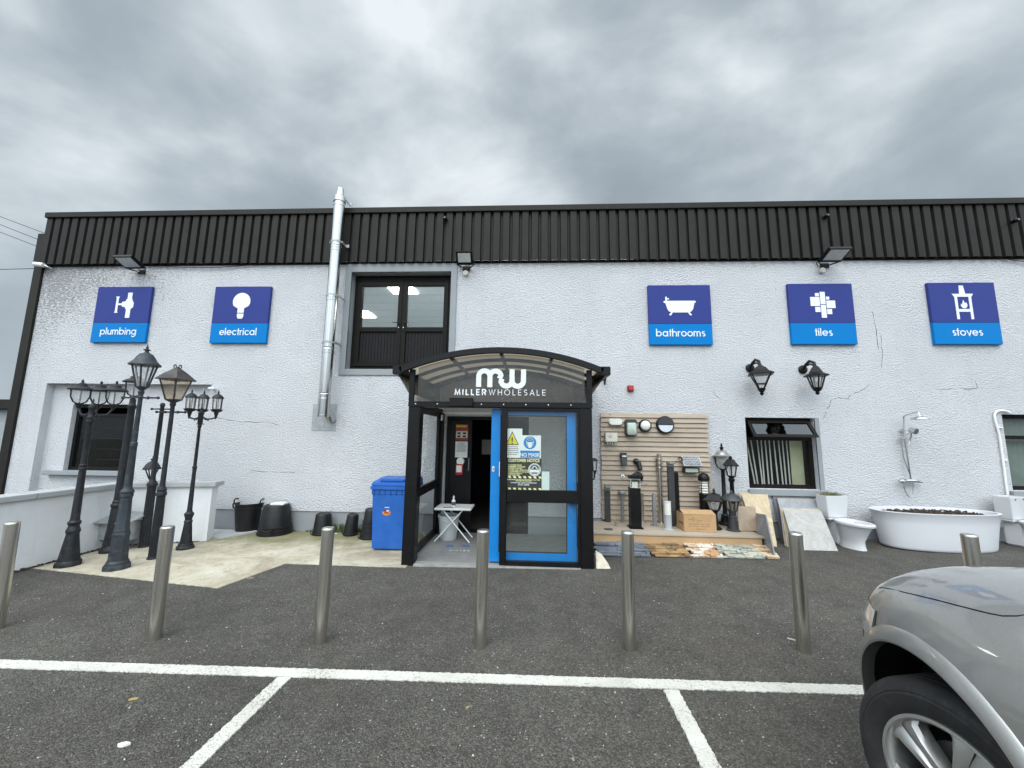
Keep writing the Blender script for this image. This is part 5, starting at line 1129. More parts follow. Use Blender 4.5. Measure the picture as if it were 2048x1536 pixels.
def cone_tub(c, r, rb, rt, h, lab, lean=0.0, ridges=0):
    x, y, z = G(*cc(c, r)); y += rb; x = W(cc(c, r)[0], 1060, y)[0]; z = gz(x)+.01; t = thing('upturned_tub', lab, 'tub', (x, y, z), group=TG); m = ry(lean)
    b = MB(); pr = [(rb+.012, 0), (rb+.016, .012), (rb+.012, .028), (rb, .03)]
    for k in range(ridges): zz = .06+k*.065; rr = rb-(rb-rt)*zz/h; pr += [(rr+.002, zz), (rr+.014, zz+.005), (rr+.012, zz+.02), (rr-.004, zz+.025)]
    pr += [(rt+.01, h-.03), (rt, h-.008), (rt-.015, h), (rt-.022, h), (rt-.03, h-.008), (.01, h-.01)]
    b.lathe(pr, (x, y, z+(abs(math.sin(lean))*rb)), 32, m=m); b.build('tub_body', BLACKP, t, smooth=40)
    b = MB(); b.tube([Vector((x, y, z+(abs(math.sin(lean))*rb)))+m @ Vector((-rb*.9+.02*math.cos(q), -rb*.52-.015, .035+.03*math.sin(q))) for q in [i*.63 for i in range(11)]], .006, 6); b.build('handle', BLACKP, t, smooth=50)
cone_tub(1000, 845, .155, .115, .345, 'small upturned black bucket behind the bollard, standing straight')
cone_tub(1272, 850, .11, .085, .34, 'narrow upturned black bucket leaning against the ribbed stack', .10)
cone_tub(1470, 885, .165, .10, .47, 'ribbed stack of upturned black tubs half hidden by the blue bin', 0, 4)
# wheelie bin
x0 = G(746, 1100)[0]; y0 = 5.90; z0 = gz(x0)+.008; zb = W(775, 972, y0)[1]; zt = W(775, 952, y0+.05)[1]
t = thing('wheelie_bin', 'blue wheelie bin with an orange sticker beside the porch', 'bin', (x0+.26, y0+.3, z0)); w_ = .50
b = MB(); rr = []
for zz, e_ in ((z0+.02, .0), (z0+.06, .004), (zb-.12, .028), (zb-.11, .028)): rr.append([(x0-e_, y0-e_, zz), (x0+w_+e_, y0-e_, zz), (x0+w_+e_, y0+.52+e_*3, zz), (x0-e_, y0+.52+e_*3, zz)])
b.rings(rr); b.build('bin_body', BINBLUE, t, bevel=.022, seg=3)
b = MB(); b.box(x0-.055, x0+w_+.055, y0-.055, y0+.65, zb-.05, zb)
k = x0-.01
while k < x0+w_: b.box(k, k+.012, y0-.05, y0-.02, zb-.125, zb-.051); k += .085
b.box(x0-.04, x0+w_+.04, y0-.035, y0+.63, zb-.12, zb-.051); b.build('rim', BINBLUE, t, bevel=.006)
b = MB(); b.prism([(y0-.05, zb+.001), (y0-.045, zb+.035), (y0+.02, zb+.06), (y0+.35, zb+.095), (y0+.62, zb+.09), (y0+.66, zb+.001)], lambda u, v: (x0-.05, u, v), lambda u, v: (x0+w_+.05, u, v)); b.box(x0+.06, x0+w_-.06, y0+.0, y0+.5, zb+.06, zb+.098); b.build('lid', BINBLUE, t, bevel=.012)
b = MB(); b.tube([(x0+.0, y0+.70, zb+.05), (x0+w_, y0+.70, zb+.05)], .018, 10); b.build('handle', BINBLUE, t, smooth=50)
for s in (.03, w_-.03):
    b = MB(); b.cyl((x0+s-.025, y0+.56, z0+.10), (x0+s+.025, y0+.56, z0+.10), .10, None, 24); b.build('wheel', RUBBER, t, smooth=40)
xs_, zs_ = W(774, 1021, y0); b = MB(); b.lathe([(.074, 0), (.074, .002)], (xs_, y0-.018, zs_), 8, m=AXY); st = b.build('sticker', mat('orange_sticker', (.62, .20, .03), .5, var=.2, scale=30), t)
b = MB(); b.box(xs_-.05, xs_-.005, y0-.0215, y0-.0203, zs_-.01, zs_+.012); b.box(xs_-.03, xs_+.03, y0-.0215, y0-.0203, zs_-.038, zs_-.022); b.build('sticker_print', mat('dark_red_print', (.22, .015, .015), .5), st)
b = MB(); b.box(xs_-.03, xs_+.04, y0-.0222, y0-.0203, zs_+.042, zs_+.06); b.box(xs_+.0, xs_+.04, y0-.0216, y0-.0203, zs_-.01, zs_+.012); b.build('sticker_panel', CREAMP, st)
xs2, zs2 = W(771, 1009, y0); text('stencil', 'NO HOT ASHES', .036, xs2-.0, y0-.021, zs2, mat('faded_stencil', (.16, .24, .48), .6), t, t=.0004)

# ------------------------------------------------------------------ timber display
WOODP = m_wood('weathered_slat_wood', (0.33, 0.265, 0.20), (0.50, 0.42, 0.33), 0); WOODF = m_wood('new_fascia_wood', (0.42, 0.26, 0.135), (0.55, 0.365, 0.20), 0); WOODT = m_wood('worn_deck_wood', (0.36, 0.295, 0.225), (0.49, 0.42, 0.335), 0)
def c4(c, r): return (1160+c/4.0425, 780+r/4.0425)
PX0, PX1, PZ0, PZ1 = 1.235, 3.085, .295, 2.115; DZ = .27; DY = 6.12
t = thing('slatted_panel', 'weathered timber slat panel fixed to the wall above the platform', 'panel', ((PX0+PX1)/2, WY, PZ0))
b = MB(); nb = 22; ph = (PZ1-PZ0)/nb; random.seed(5)
for i in range(nb):
    z = PZ0+i*ph; e_ = random.uniform(-.006, .006); yy = random.uniform(-.002, .002)
    b.prism([(6.905+yy, z+.004), (6.925+yy, z+ph-.003), (6.945, z+ph-.003), (6.945, z+.004)], lambda u, v: (PX0+e_, u, v), lambda u, v: (PX1+e_, u, v))
b.build('slats', WOODP, t, bevel=.0025)
b = MB()
for x in (PX0+.06, (PX0+PX1)/2, PX1-.06): b.box(x-.03, x+.03, 6.946, WY-.002, PZ0, PZ1)
b.build('batten', WOODP, t)
b = MB()
for i in range(nb):
    for x in (PX0+.05, PX0+.62, PX0+1.22, PX1-.05): b.lathe([(.005, 0), (.005, .003)], (x+random.uniform(-.01, .01), 6.917, PZ0+(i+.5)*ph), 8, m=AXY)
b.build('nail_heads', mat('rusty_nail', (.11, .07, .05), .7), t)
DX0, DX1 = .86, W(1528, 1067, DY)[0]
t = thing('timber_platform', 'low timber display platform with plank top against the wall', 'platform', ((DX0+DX1)/2, DY, gz(2)))
b = MB(); k = 6
for i in range(k):
    ya = DY-.012+i*(WY-.03-DY)/k; yb = DY-.012+(i+1)*(WY-.03-DY)/k-.005; b.box(DX0, DX1, ya, yb, DZ-.028, DZ)
b.build('deck', WOODT, t, bevel=.003)
b = MB(); b.box(DX0+.01, DX1-.03, DY+.004, DY+.045, DZ-.165, DZ-.0285); b.build('fascia', WOODF, t, bevel=.004)
b = MB(); b.box(DX0+.01, DX1-.03, DY+.020, DY+.06, DZ-.245, DZ-.171); b.build('lower_fascia', WOODF, t, bevel=.004)
b = MB(); b.box(DX1-.075, DX1-.032, DY+.05, WY-.04, DZ-.24, DZ-.03)
for x in (DX0+.05, 2.0, DX1-.12): b.box(x, x+.05, DY+.07, DY+.12, -.1, DZ-.03); b.box(x, x+.05, WY-.15, WY-.1, -.1, DZ-.03)
b.build('legs', WOODF, t)
b = MB(); b.box(1.32, 2.9, WY-.05, WY-.026, DZ, DZ+.03); b.build('back_rail', WOODT, t)
# --- lights on the panel
LG = 'lights shown on the timber panel'
def wpt(c, r, Y=6.90): return W(*c4(c, r), Y)
def wl_thing(name, label, c, r): x, z = wpt(c, r); return thing(name, label, 'wall light', (x, 6.905, z), group=LG), x, z
def rrect(hw, hh, rad, n=6):
    p = []
    for sx_, sz_, a0 in ((1, 1, 0), (-1, 1, 90), (-1, -1, 180), (1, -1, 270)):
        for i in range(n+1): a = R(a0+90*i/n); p.append((sx_*(hw-rad)+rad*math.cos(a), sz_*(hh-rad)+rad*math.sin(a)))
    return p
def plate(x, z, hw, hh, rad, y0, y1, ins=0.0):
    b = MB(); P = rrect(hw, hh, rad); Q = [(u*(1-ins), v*(1-ins)) for u, v in P]
    b.rings([[(x+u, y1, z+v) for u, v in P], [(x+u, y0+.012, z+v) for u, v in P], [(x+u*.95*(1-ins), y0, z+v*.95*(1-ins)) for u, v in P]]); return b
t, x, z = wl_thing('bulkhead_light', 'small white oval bulkhead light at top left of the timber panel', 285, 258)
plate(x, z, .118, .052, .051, 6.85, 6.905).build('lens', LENSW, t, smooth=40); plate(x, z, .125, .058, .057, 6.885, 6.906).build('base', WHITEP, t, smooth=40)
b = MB()
for s in (-1, 1): b.lathe([(.012, 0), (.012, .012)], (x+s*.085, 6.887, z-.05), 10, m=AXY)
b.build('screw_lug', mat('rust_spot', (.25, .2, .14), .6), t)
t, x, z = wl_thing('bulkhead_light', 'tall dark bulkhead light with a pale green lens', 408, 303)
plate(x, z, .102, .142, .04, 6.84, 6.905).build('base', DARKG, t, smooth=40); plate(x, z-.025, .08, .105, .035, 6.79, 6.842, .1).build('lens', GREENL, t, smooth=40)
t, x, z = wl_thing('bulkhead_light', 'round bulkhead light with a white lens in a black ring', 523, 288)
b = MB(); b.lathe([(.108, 0), (.110, .03), (.095, .055), (.082, .058)], (x, 6.905, z), 32, m=AXY); b.build('ring', BLACKP, t, smooth=35)
b = MB(); b.lathe([(.086, .05), (.08, .07), (.055, .088), (.001, .094)], (x, 6.905, z), 32, m=AXY); b.build('lens', LENSW, t, smooth=60)
t, x, z = wl_thing('bulkhead_light', 'large round eyelid bulkhead light, black above and pale below', 685, 282)
b = MB(); b.lathe([(.152, 0), (.155, .03), (.140, .055), (.13, .057)], (x, 6.905, z), 36, m=AXY); b.build('ring', BLACKP, t, smooth=35)
b = MB(); P = arc(0, 0, .138, 0, 180, 24); b.xz([(x+u, z+v+.002) for u, v in P], 6.832, 6.86); b.build('eyelid', DARKG, t, bevel=.004)
b = MB(); P = arc(0, 0, .130, 180, 360, 24); b.xz([(x+u, z+v) for u, v in P], 6.842, 6.86); b.build('lens', LENSB, t, bevel=.006)
t, x, z = wl_thing('junction_box', 'cream junction box with a row of cable glands on the timber panel', 247, 385); t['category'] = 'junction box'
b = MB(); b.box(x-.105, x+.105, 6.82, 6.905, z-.075, z+.085); b.build('box_body', CREAMP, t, bevel=.008)
b = MB(); b.box(x-.10, x+.10, 6.812, 6.819, z-.07, z+.08); b.build('cover', CREAMP, t, bevel=.004)
b = MB()
for i in range(4): b.cyl((x-.06+i*.042, 6.86, z-.075), (x-.06+i*.042, 6.86, z-.115), .015, .013, 10)
b.build('glands', CREAMP, t, smooth=40)
b = MB()
for i, w_ in enumerate((.07, .05, .06)): b.box(x-.05, x-.05+w_, 6.8112, 6.8119, z+.03-.016*i, z+.035-.016*i)
b.build('printed_lines', INK, t)
t, x, z = wl_thing('spot_light', 'small grey wedge shaped wall light below the junction box', 348, 558)
b = MB(); b.box(x-.055, x+.055, 6.85, 6.904, z+.03, z+.11); b.obb((x, 6.84, z-.02), (.085, .07, .17), rx(R(-8)), (1.15, 1.2)); b.build('housing', DARKG, t, bevel=.006)
b = MB(); b.obb((x, 6.805, z+.05), (.07, .02, .02), rx(R(-30))); b.build('lens', LENSB, t, bevel=.003)
t, x, z = wl_thing('spot_light', 'small black cylinder spot light in the middle left of the timber panel', 458, 600)
b = MB(); b.lathe([(.05, 0), (.05, .03), (.03, .035)], (x-.01, 6.904, z+.05), 18, m=AXY); b.cyl((x+.015, 6.85, z+.055), (x+.03, 6.80, z-.085), .042, .042, 18); b.tube([(x-.01, 6.88, z+.05), (x+.012, 6.85, z+.04)], .018, 8); b.build('housing', BLACKP, t, smooth=40)
b = MB(); b.lathe([(.034, 0), (.034, .004)], (x+.013, 6.853, z+.062), 16); b.build('lens', LENSW, t)
t, x, z = wl_thing('spot_light', 'round black wall spot partly behind the black square bollard light', 465, 703)
b = MB(); b.lathe([(.088, 0), (.09, .03), (.06, .05), (.03, .06)], (x, 6.904, z), 28, m=AXY); b.tube([(x, 6.86, z), (x-.03, 6.80, z+.02), (x-.09, 6.74, z)], .03, 10); b.build('housing', BLACKP, t, smooth=40)
b = MB(); b.cyl((x-.09, 6.76, z+.04), (x-.10, 6.70, z-.02), .045, .05, 20); b.build('spot_head', BLACKP, t, smooth=40)
t, x, z = wl_thing('motion_sensor', 'tiny white round sensor on the timber panel', 346, 700); t['category'] = 'sensor'
b = MB(); b.lathe([(.034, 0), (.034, .01), (.028, .014)], (x, 6.91, z), 20, m=AXY); b.build('base', WHITEP, t, smooth=40)
b = MB(); b.lathe([(.016, .014), (.012, .024), (.001, .027)], (x, 6.91, z), 14, m=AXY); b.build('eye', mat('violet_eye', (.20, .17, .28), .3), t, smooth=60)
t, x, z = wl_thing('solar_light', 'solar floodlight with a tilted ribbed solar panel on the timber panel', 882, 590)
m = rx(R(-38)); c = Vector((x, 6.80, z+.035)); b = MB(); b.obb(c, (.30, .026, .20), m); b.build('panel_frame', GALV, t, bevel=.005)
b = MB(); b.obb(c+m @ Vector((0, -.0145, 0)), (.272, .003, .172), m); so_ = b.build('solar_cells', mat('solar_cell', (.06, .065, .075), .2, var=.2), t)
b = MB()
for i in range(12): b.obb(c+m @ Vector((-.1265+i*.023, -.0168, 0)), (.005, .001, .17), m)
for i in range(3): b.obb(c+m @ Vector((0, -.0172, -.045+i*.045)), (.27, .001, .004), m)
b.build('cell_lines', mat('silver_line', (.52, .53, .54), .4), so_)
b = MB(); b.box(x-.14, x+.13, 6.80, 6.86, z-.16, z-.07); b.build('lamp_body', BLACKP, t, bevel=.006)
b = MB(); b.box(x-.105, x+.105, 6.792, 6.7995, z-.148, z-.085); b.build('lens', GREENL, t, bevel=.003)
b = MB(); b.tube([(x-.17, 6.90, z+.08), (x-.16, 6.82, z+.10), (x-.14, 6.80, z+.04)], .012, 8); b.tube([(x+.03, 6.90, z-.10), (x+.03, 6.86, z-.10)], .02, 8); b.build('bracket', BLACKP, t, smooth=40)
x, z = wpt(118, 605, WY-.12); t = thing('wall_lantern', 'black wall lantern squeezed between the porch and the timber panel', 'wall lantern', (x, WY, z), group='black lanterns on the white wall')
lantern(t, (x, WY-.12, z-.10), 4, .035, .055, .17, [(.06, 0), (.08, .0), (.05, .03), (.01, .05)], BLKIRON, LAMPG, R(45), .007, bulb=False)
b = MB(); b.tube([(x, WY-.12, z-.15), (x-.01, WY-.1, z-.24), (x-.02, WY-.003, z-.26)], .012, 8); b.build('arm', BLKIRON, t, smooth=40)
# --- things standing on the platform
LP = 'lights standing on the timber platform'
def pt(c, r, z=DZ):
    x, y = GZ(*c4(c, r), z); return x, min(y, 6.86)
def hz_at(c, r, y): return W(*c4(c, r), y)[1]
def pthing(name, label, c, r, cat='bollard light'):
    x, y = pt(c, r); return thing(name, label, cat, (x, y, DZ), group=LP), x, y
t, x, y = pthing('bollard_light', 'dark slim post light with a grey head, leftmost on the platform', 222, 1062); h_ = hz_at(222, 772, y)-DZ
b = MB(); b.box(x-.042, x+.042, y-.03, y+.03, DZ, DZ+h_-.085); b.build('post', DARKG, t, bevel=.003)
b = MB(); b.box(x-.046, x+.046, y-.10, y+.03, DZ+h_-.03, DZ+h_); b.box(x-.044, x+.044, y-.0, y+.03, DZ+h_-.084, DZ+h_-.031); b.build('head', MIDG, t, bevel=.003)
t, x, y = pthing('bollard_light', 'thin grey post light with a flat disc head', 336, 1060); h_ = hz_at(330, 815, y)-DZ
b = MB(); b.lathe([(.045, 0), (.045, .006), (.024, .012), (.023, h_-.05)], (x, y, DZ), 18); b.build('post', MIDG, t, smooth=40)
b = MB(); b.lathe([(.03, h_-.055), (.068, h_-.05), (.07, h_-.015), (.06, h_)], (x, y, DZ), 24); b.build('head', MIDG, t, smooth=40)
t, x, y = pthing('bollard_light', 'thick square black bollard light with a clear glass band under its cap', 447, 1113); h_ = hz_at(440, 690, y)-DZ
b = MB(); b.box(x-.105, x+.105, y-.105, y+.105, DZ, DZ+.018); b.build('base_plate', BLACKF, t, bevel=.004)
b = MB(); b.box(x-.080, x+.080, y-.08, y+.08, DZ+.0185, DZ+h_-.19); b.build('post', BLACKF, t, bevel=.003)
b = MB(); b.frame(x-.078, x+.078, DZ+h_-.189, DZ+h_-.051, .004, y-.078, y-.074); b.box(x-.045, x+.045, y-.045, y+.045, DZ+h_-.188, DZ+h_-.10); b.build('diffuser', LENSW, t)
b = MB(); b.lathe([(.105, DZ+h_-.188), (.105, DZ+h_-.052)], (x, y, 0), 4, R(45), cap=False); b.build('glass_band', CLEAR, t)
b = MB(); b.box(x-.082, x+.082, y-.082, y+.082, DZ+h_-.05, DZ+h_); b.build('cap', BLACKF, t, bevel=.003)
t, x, y = pthing('bollard_light', 'thin steel post light just right of the thick black bollard light', 500, 1068); h_ = hz_at(490, 835, y)-DZ
b = MB(); b.lathe([(.045, 0), (.045, .006), (.026, .012), (.026, h_-.09), (.022, h_-.088), (.022, h_-.05), (.028, h_-.045), (.028, h_)], (x, y, DZ), 18); b.build('post', STAIN, t, smooth=40)
t, x, y = pthing('bollard_light', 'thin grey square post light in front of the tall steel tube', 605, 1098); h_ = hz_at(598, 836, y)-DZ
b = MB(); b.box(x-.026, x+.026, y-.026, y+.026, DZ+.01, DZ+h_); b.build('post', MIDG, t, bevel=.003)
b = MB(); b.box(x-.055, x+.055, y-.05, y+.05, DZ, DZ+.0095); b.build('base_plate', MIDG, t, bevel=.002)
t, x, y = pthing('bollard_light', 'tallest steel tube light with a ringed head', 635, 1062); h_ = hz_at(605, 515, y)-DZ
b = MB(); b.lathe([(.05, 0), (.05, .008), (.036, .014), (.036, h_-.27)], (x, y, DZ), 22); b.build('post', STAIN, t, smooth=40)
b = MB(); pr = [(.028, h_-.27)]
for k in range(3): z_ = h_-.25+k*.075; pr += [(.028, z_), (.06, z_+.006), (.06, z_+.02), (.028, z_+.028)]
pr += [(.03, h_-.02), (.036, h_-.018), (.036, h_)]; b.lathe(pr, (x, y, DZ), 22); b.build('ringed_head', STAIN, t, smooth=40)
t, x, y = pthing('bollard_light', 'tall square charcoal post light with an angled grey head', 748, 1100); h_ = hz_at(725, 580, y)-DZ
b = MB(); b.box(x-.048, x+.048, y-.035, y+.035, DZ, DZ+h_-.075); b.build('post', DARKG, t, bevel=.003)
b = MB(); b.prism([(-.035, h_-.074), (.035, h_-.074), (.035, h_), (-.13, h_), (-.13, h_-.03), (-.035, h_-.034)], lambda u, v: (x-.052, y+u, DZ+v), lambda u, v: (x+.052, y+u, DZ+v)); b.build('head', MIDG, t, bevel=.003)
t, x, y = pthing('bollard_light', 'plain dark square post just right of the tall charcoal light', 775, 1070); h_ = hz_at(757, 664, y)-DZ
b = MB(); b.box(x-.028, x+.032, y-.03, y+.03, DZ, DZ+h_); b.build('post', BLACKF, t, bevel=.003)
b = MB(); b.box(x-.045, x+.055, y-.05, y+.05, DZ, DZ+.01); b.build('base_plate', BLACKF, t, bevel=.002)
t, x, y = pthing('bollard_light', 'short pale grey bollard light with a frosted white top, left of the cardboard box', 714, 1128); h_ = hz_at(703, 900, y)-DZ
b = MB(); b.lathe([(.088, 0), (.088, .012), (.06, .02), (.056, .03), (.056, h_-.20)], (x, y, DZ), 24); b.build('post', mat('pale_grey_metal', (.36, .37, .385), .45, var=.08), t, smooth=40)
b = MB(); b.lathe([(.052, h_-.20), (.052, h_-.012)], (x, y, DZ), 24); b.build('frosted_top', LENSW, t, smooth=40)
b = MB(); b.lathe([(.056, h_-.0118), (.056, h_)], (x, y, DZ), 24); b.build('cap', LENSB, t, smooth=40)
# black louvre bollard
x, y = WX(1160+968/4.0425, 6.72), 6.72; t = thing('bollard_light', 'black domed bollard light with white louvres behind the cardboard box', 'bollard light', (x, y, DZ), group=LP); h_ = hz_at(960, 668, y)-DZ
b = MB(); b.lathe([(.095, 0), (.095, .02), (.085, .03), (.085, h_-.34)], (x, y, DZ), 24); b.build('post', BLACKF, t, smooth=40)
b = MB()
for k in range(5): z_ = h_-.325+k*.04; b.lathe([(.05, z_), (.076, z_+.006), (.076, z_+.012), (.05, z_+.03)], (x, y, DZ), 24)
b.lathe([(.046, h_-.34), (.046, h_-.11)], (x, y, DZ), 16); b.build('louvres', LENSW, t, smooth=35)
b = MB()
for k in range(4): a = k*math.pi/2+.6; b.cyl((x+.079*math.cos(a), y+.079*math.sin(a), DZ+h_-.34), (x+.079*math.cos(a), y+.079*math.sin(a), DZ+h_-.11), .007, None, 8)
b.lathe([(.088, h_-.125), (.092, h_-.11), (.085, h_-.06), (.06, h_-.02), (.02, h_), (.001, h_+.002)], (x, y, DZ), 24); b.build('dome', BLACKF, t, smooth=50)
# lanterns on pedestals
x, y = WX(1160+1042/4.0425, 6.52), 6.52; zb_ = hz_at(1042, 968, y); t = thing('pedestal_lantern', 'low black four sided pedestal lantern behind the right end of the cardboard box', 'lantern', (x, y, DZ), group=LP)
b = MB(); b.lathe([(.09, 0), (.09, .02), (.05, .05), (.035, .08), (.035, zb_-DZ)], (x, y, DZ), 18); b.build('pedestal', BLKIRON, t, smooth=40)
lantern(t, (x, y, zb_), 4, .085, .150, .155, [(.155, -.008), (.205, -.012), (.205, .002), (.13, .055), (.10, .085), (.05, .10), (.03, .11), (.02, .135), (.03, .15), (.003, .185)], BLKIRON, LAMPG, R(12), .011)
x, y = pt(1172, 1065); x = W(*c4(1147, 520), y)[0]; zt = hz_at(1140, 448, y); zc_ = hz_at(1145, 535, y); t = thing('post_lantern', 'tall black post lamp with a silver dome cap, right end of the platform', 'lantern', (x, y, DZ), group=LP)
b = MB(); b.lathe([(.11, 0), (.11, .02), (.09, .035), (.075, .06), (.06, .14), (.068, .15), (.045, .17), (.036, .19), (.036, .45), (.044, .46), (.033, .475), (.030, zc_-DZ-.24), (.04, zc_-DZ-.22)], (x, y, DZ), 22); b.build('pole', BLKIRON, t, smooth=40)
b = MB(); c = Vector((x, y, zc_))
for s in (-1, 1): b.tube([c+Vector((s*.115, 0, 0)), c+Vector((s*.112, 0, -.12)), c+Vector((s*.08, 0, -.19)), c+Vector((0, 0, -.225))], .010, 8)
lh = b.build('lamp_head', BLKIRON, t, smooth=50)
b = MB(); b.lathe([(.03, -.2), (.075, -.165), (.098, -.09), (.10, -.004)], c, 24, cap=False); b.build('glass', LAMPG, lh, smooth=60)
b = MB(); b.lathe([(.10, -.003), (.148, -.004), (.15, .008), (.125, .018), (.105, .04), (.07, .08), (.03, .1), (.001, .105)], c, 28); b.build('silver_cap', mat('silver_cap', (.55, .53, .50), .3, metal=.9), lh, smooth=40)
b = MB(); b.lathe([(.028, .104), (.02, .115), (.03, .13), (.034, .145), (.012, .165), (.018, .185), (.003, .225)], c, 14); b.build('finial', BLKIRON, lh, smooth=40)
x, y = pt(1288, 1103); y = min(y, 6.62); zb_ = hz_at(1220, 695, y); t = thing('post_lantern', 'black four sided post lantern between the silver capped lamp and the grey lantern', 'lantern', (x-.03, y, DZ), group=LP)
x = W(*c4(1219, 620), y)[0]
b = MB(); b.lathe([(.10, 0), (.10, .02), (.08, .04), (.06, .08), (.045, .12), (.034, .15), (.032, zb_-DZ-.1), (.045, zb_-DZ-.08), (.05, zb_-DZ-.05), (.03, zb_-DZ-.03)], (x, y, DZ), 20); b.build('pole', BLKIRON, t, smooth=40)
lantern(t, (x, y, zb_), 6, .06, .095, .175, [(.10, -.008), (.13, -.012), (.13, .0), (.085, .05), (.065, .085), (.035, .095), (.025, .105), (.03, .125), (.003, .15)], BLKIRON, LAMPG, R(10), .009)
x, y = pt(1250, 1128); y = min(y, 6.45); x = W(*c4(1226, 890), y)[0]; zb_ = hz_at(1230, 972, y); t = thing('pedestal_lantern', 'grey round pedestal lantern, frontmost at the right end of the platform', 'lantern', (x, y, DZ), group=LP)
b = MB(); b.lathe([(.105, 0), (.105, .012), (.09, .02), (.07, .03), (.058, .20), (.066, .21), (.05, .225), (.06, zb_-DZ)], (x, y, DZ), 20); b.build('pedestal', DARKG, t, smooth=40)
lantern(t, (x, y, zb_), 8, .07, .108, .17, [(.11, -.006), (.155, -.016), (.158, -.008), (.15, .004), (.09, .06), (.06, .08), (.02, .09), (.022, .105), (.003, .14)], DARKG, SMOKE, 0, .010, True)
# cardboard box
xa, ya = pt(842, 1146); xb, yb = pt(1100, 1149); zt = hz_at(842, 1003, ya)-.0; t = thing('cardboard_box', 'brown printed cardboard box on the timber platform', 'box', ((xa+xb)/2, ya+.15, DZ))
w_ = xb-xa; h_ = zt-DZ; dp = .30
b = MB(); b.box(xa, xb, ya, ya+dp, DZ+.001, DZ+h_); b.build('carton', CARD, t, bevel=.004)
b = MB(); b.prism([(ya, h_+DZ+.001), (ya+dp/2-.002, h_+DZ+.045), (ya+dp/2-.002, h_+DZ+.040), (ya+.004, h_+DZ+.001)], lambda u, v: (xa+.003, u, v), lambda u, v: (xb-.003, u, v)); b.prism([(ya+dp, h_+DZ+.001), (ya+dp/2+.002, h_+DZ+.045), (ya+dp/2+.002, h_+DZ+.040), (ya+dp-.004, h_+DZ+.001)], lambda u, v: (xa+.003, u, v), lambda u, v: (xb-.003, u, v)); b.build('flap', CARD, t)
b = MB(); f = lambda u, v: None
def ink(u0, v0, u1, v1): b.box(xa+u0*w_, xa+u1*w_, ya-.0012, ya-.0003, DZ+(1-v1)*h_, DZ+(1-v0)*h_)
for u0, v0, u1, v1 in ((.14, .28, .26, .30), (.42, .34, .49, .36), (.50, .34, .58, .36), (.15, .54, .22, .565), (.24, .55, .43, .562), (.53, .55, .60, .575), (.62, .56, .81, .572), (.15, .66, .22, .685), (.24, .67, .43, .682), (.53, .67, .60, .695), (.62, .68, .80, .692), (.37, .82, .66, .84)): ink(u0, v0, u1, v1)
for i, (u, v) in enumerate(((.285, .19), (.315, .22), (.335, .265), (.33, .32), (.30, .36), (.27, .30))): b.xz([(xa+(u-.012)*w_, DZ+(1-v)*h_-.008), (xa+(u+.012)*w_, DZ+(1-v)*h_), (xa+(u-.004)*w_, DZ+(1-v)*h_+.010)], ya-.0013, ya-.0003)
b.build('print', CARDINK, t)
b = MB()
for s in (0, 1): b.box((xa-.0012, xb+.0003)[s], (xa-.0003, xb+.0012)[s], ya+.02, ya+.2, DZ+h_*.4, DZ+h_*.5)
b.build('side_print', CARDINK, t)
# odds on the deck
x, y = pt(230, 1127); t = thing('drain_cover', 'small dark round drain cover lying on the platform planks', 'cover', (x, y, DZ)); b = MB(); b.lathe([(.07, 0), (.07, .006), (.045, .009), (.042, .005), (.001, .005)], (x, y, DZ+.001), 24); b.build('disc', mat('dull_brown_metal', (.12, .105, .09), .5, metal=.3), t, smooth=40)
x, y = pt(287, 1098); t = thing('tap_fitting', 'small brassy tap fitting standing on the platform planks', 'tap', (x, y, DZ)); b = MB(); b.lathe([(.025, 0), (.025, .01), (.012, .014), (.012, .06), (.018, .065), (.001, .075)], (x, y, DZ), 14); b.tube([(x, y, DZ+.045), (x+.03, y-.03, DZ+.05), (x+.035, y-.035, DZ+.03)], .008, 8); b.build('tap_body', mat('old_brass', (.36, .31, .22), .4, metal=.5), t, smooth=40)
# --- stone samples leaning on the platform front
def stone_panel(label, c0, c1, cols, seed, style):
    random.seed(seed); ya, yb = 5.80, DY+.015; xa = WX(1160+c0/4.0425, ya); xb = WX(1160+c1/4.0425, ya); za, zb = gz((xa+xb)/2)+.004, .125
    t = thing('stone_sample', label, 'stone panel', ((xa+xb)/2, ya, za), group='split stone wall samples leaning on the platform')
    L = math.hypot(yb-ya, zb-za); d = Vector((0, (yb-ya)/L, (zb-za)/L)); nn = Vector((0, -d.z, d.y)); rows = 6
    for r_ in range(1):
        b = MB(); v = 0; hh = L/rows
        for i in range(rows):
            x = xa+random.uniform(-.05, .05)
            while x < xb-.02:
                w_ = random.uniform(.06, .20) if style != 'slab' else random.uniform(.16, .42)
                x2 = min(x+w_, xb+random.uniform(-.02, .03)); th = random.uniform(.012, .034); q0, q1 = i*hh+.002+random.uniform(0, .006), (i+1)*hh-.002+random.uniform(-.004, .004)
                vs = []
                for tt in (0.0, th):
                    for (u, vv) in ((x, q0), (x2-.004, q0), (x2-.004+random.uniform(-.012, .012), q1), (x+random.uniform(-.012, .012), q1)):
                        vs.append(b.bm.verts.new(Vector((u, ya, za))+d*vv+nn*(tt+(random.uniform(-.006, .006) if tt else 0))))
                for f in ((0,3,2,1),(4,5,6,7),(0,1,5,4),(1,2,6,5),(2,3,7,6),(3,0,4,7)): b.bm.faces.new([vs[k] for k in f])
                x = x2
        b.build('stone_strips', cols, t, bevel=.003)
SL = m_stone('blue_slate', [(.085, .10, .12), (.13, .15, .175), (.19, .21, .235)]); RU = m_stone('rusty_slate', [(.075, .055, .04), (.22, .135, .065), (.38, .24, .10), (.13, .09, .06)])
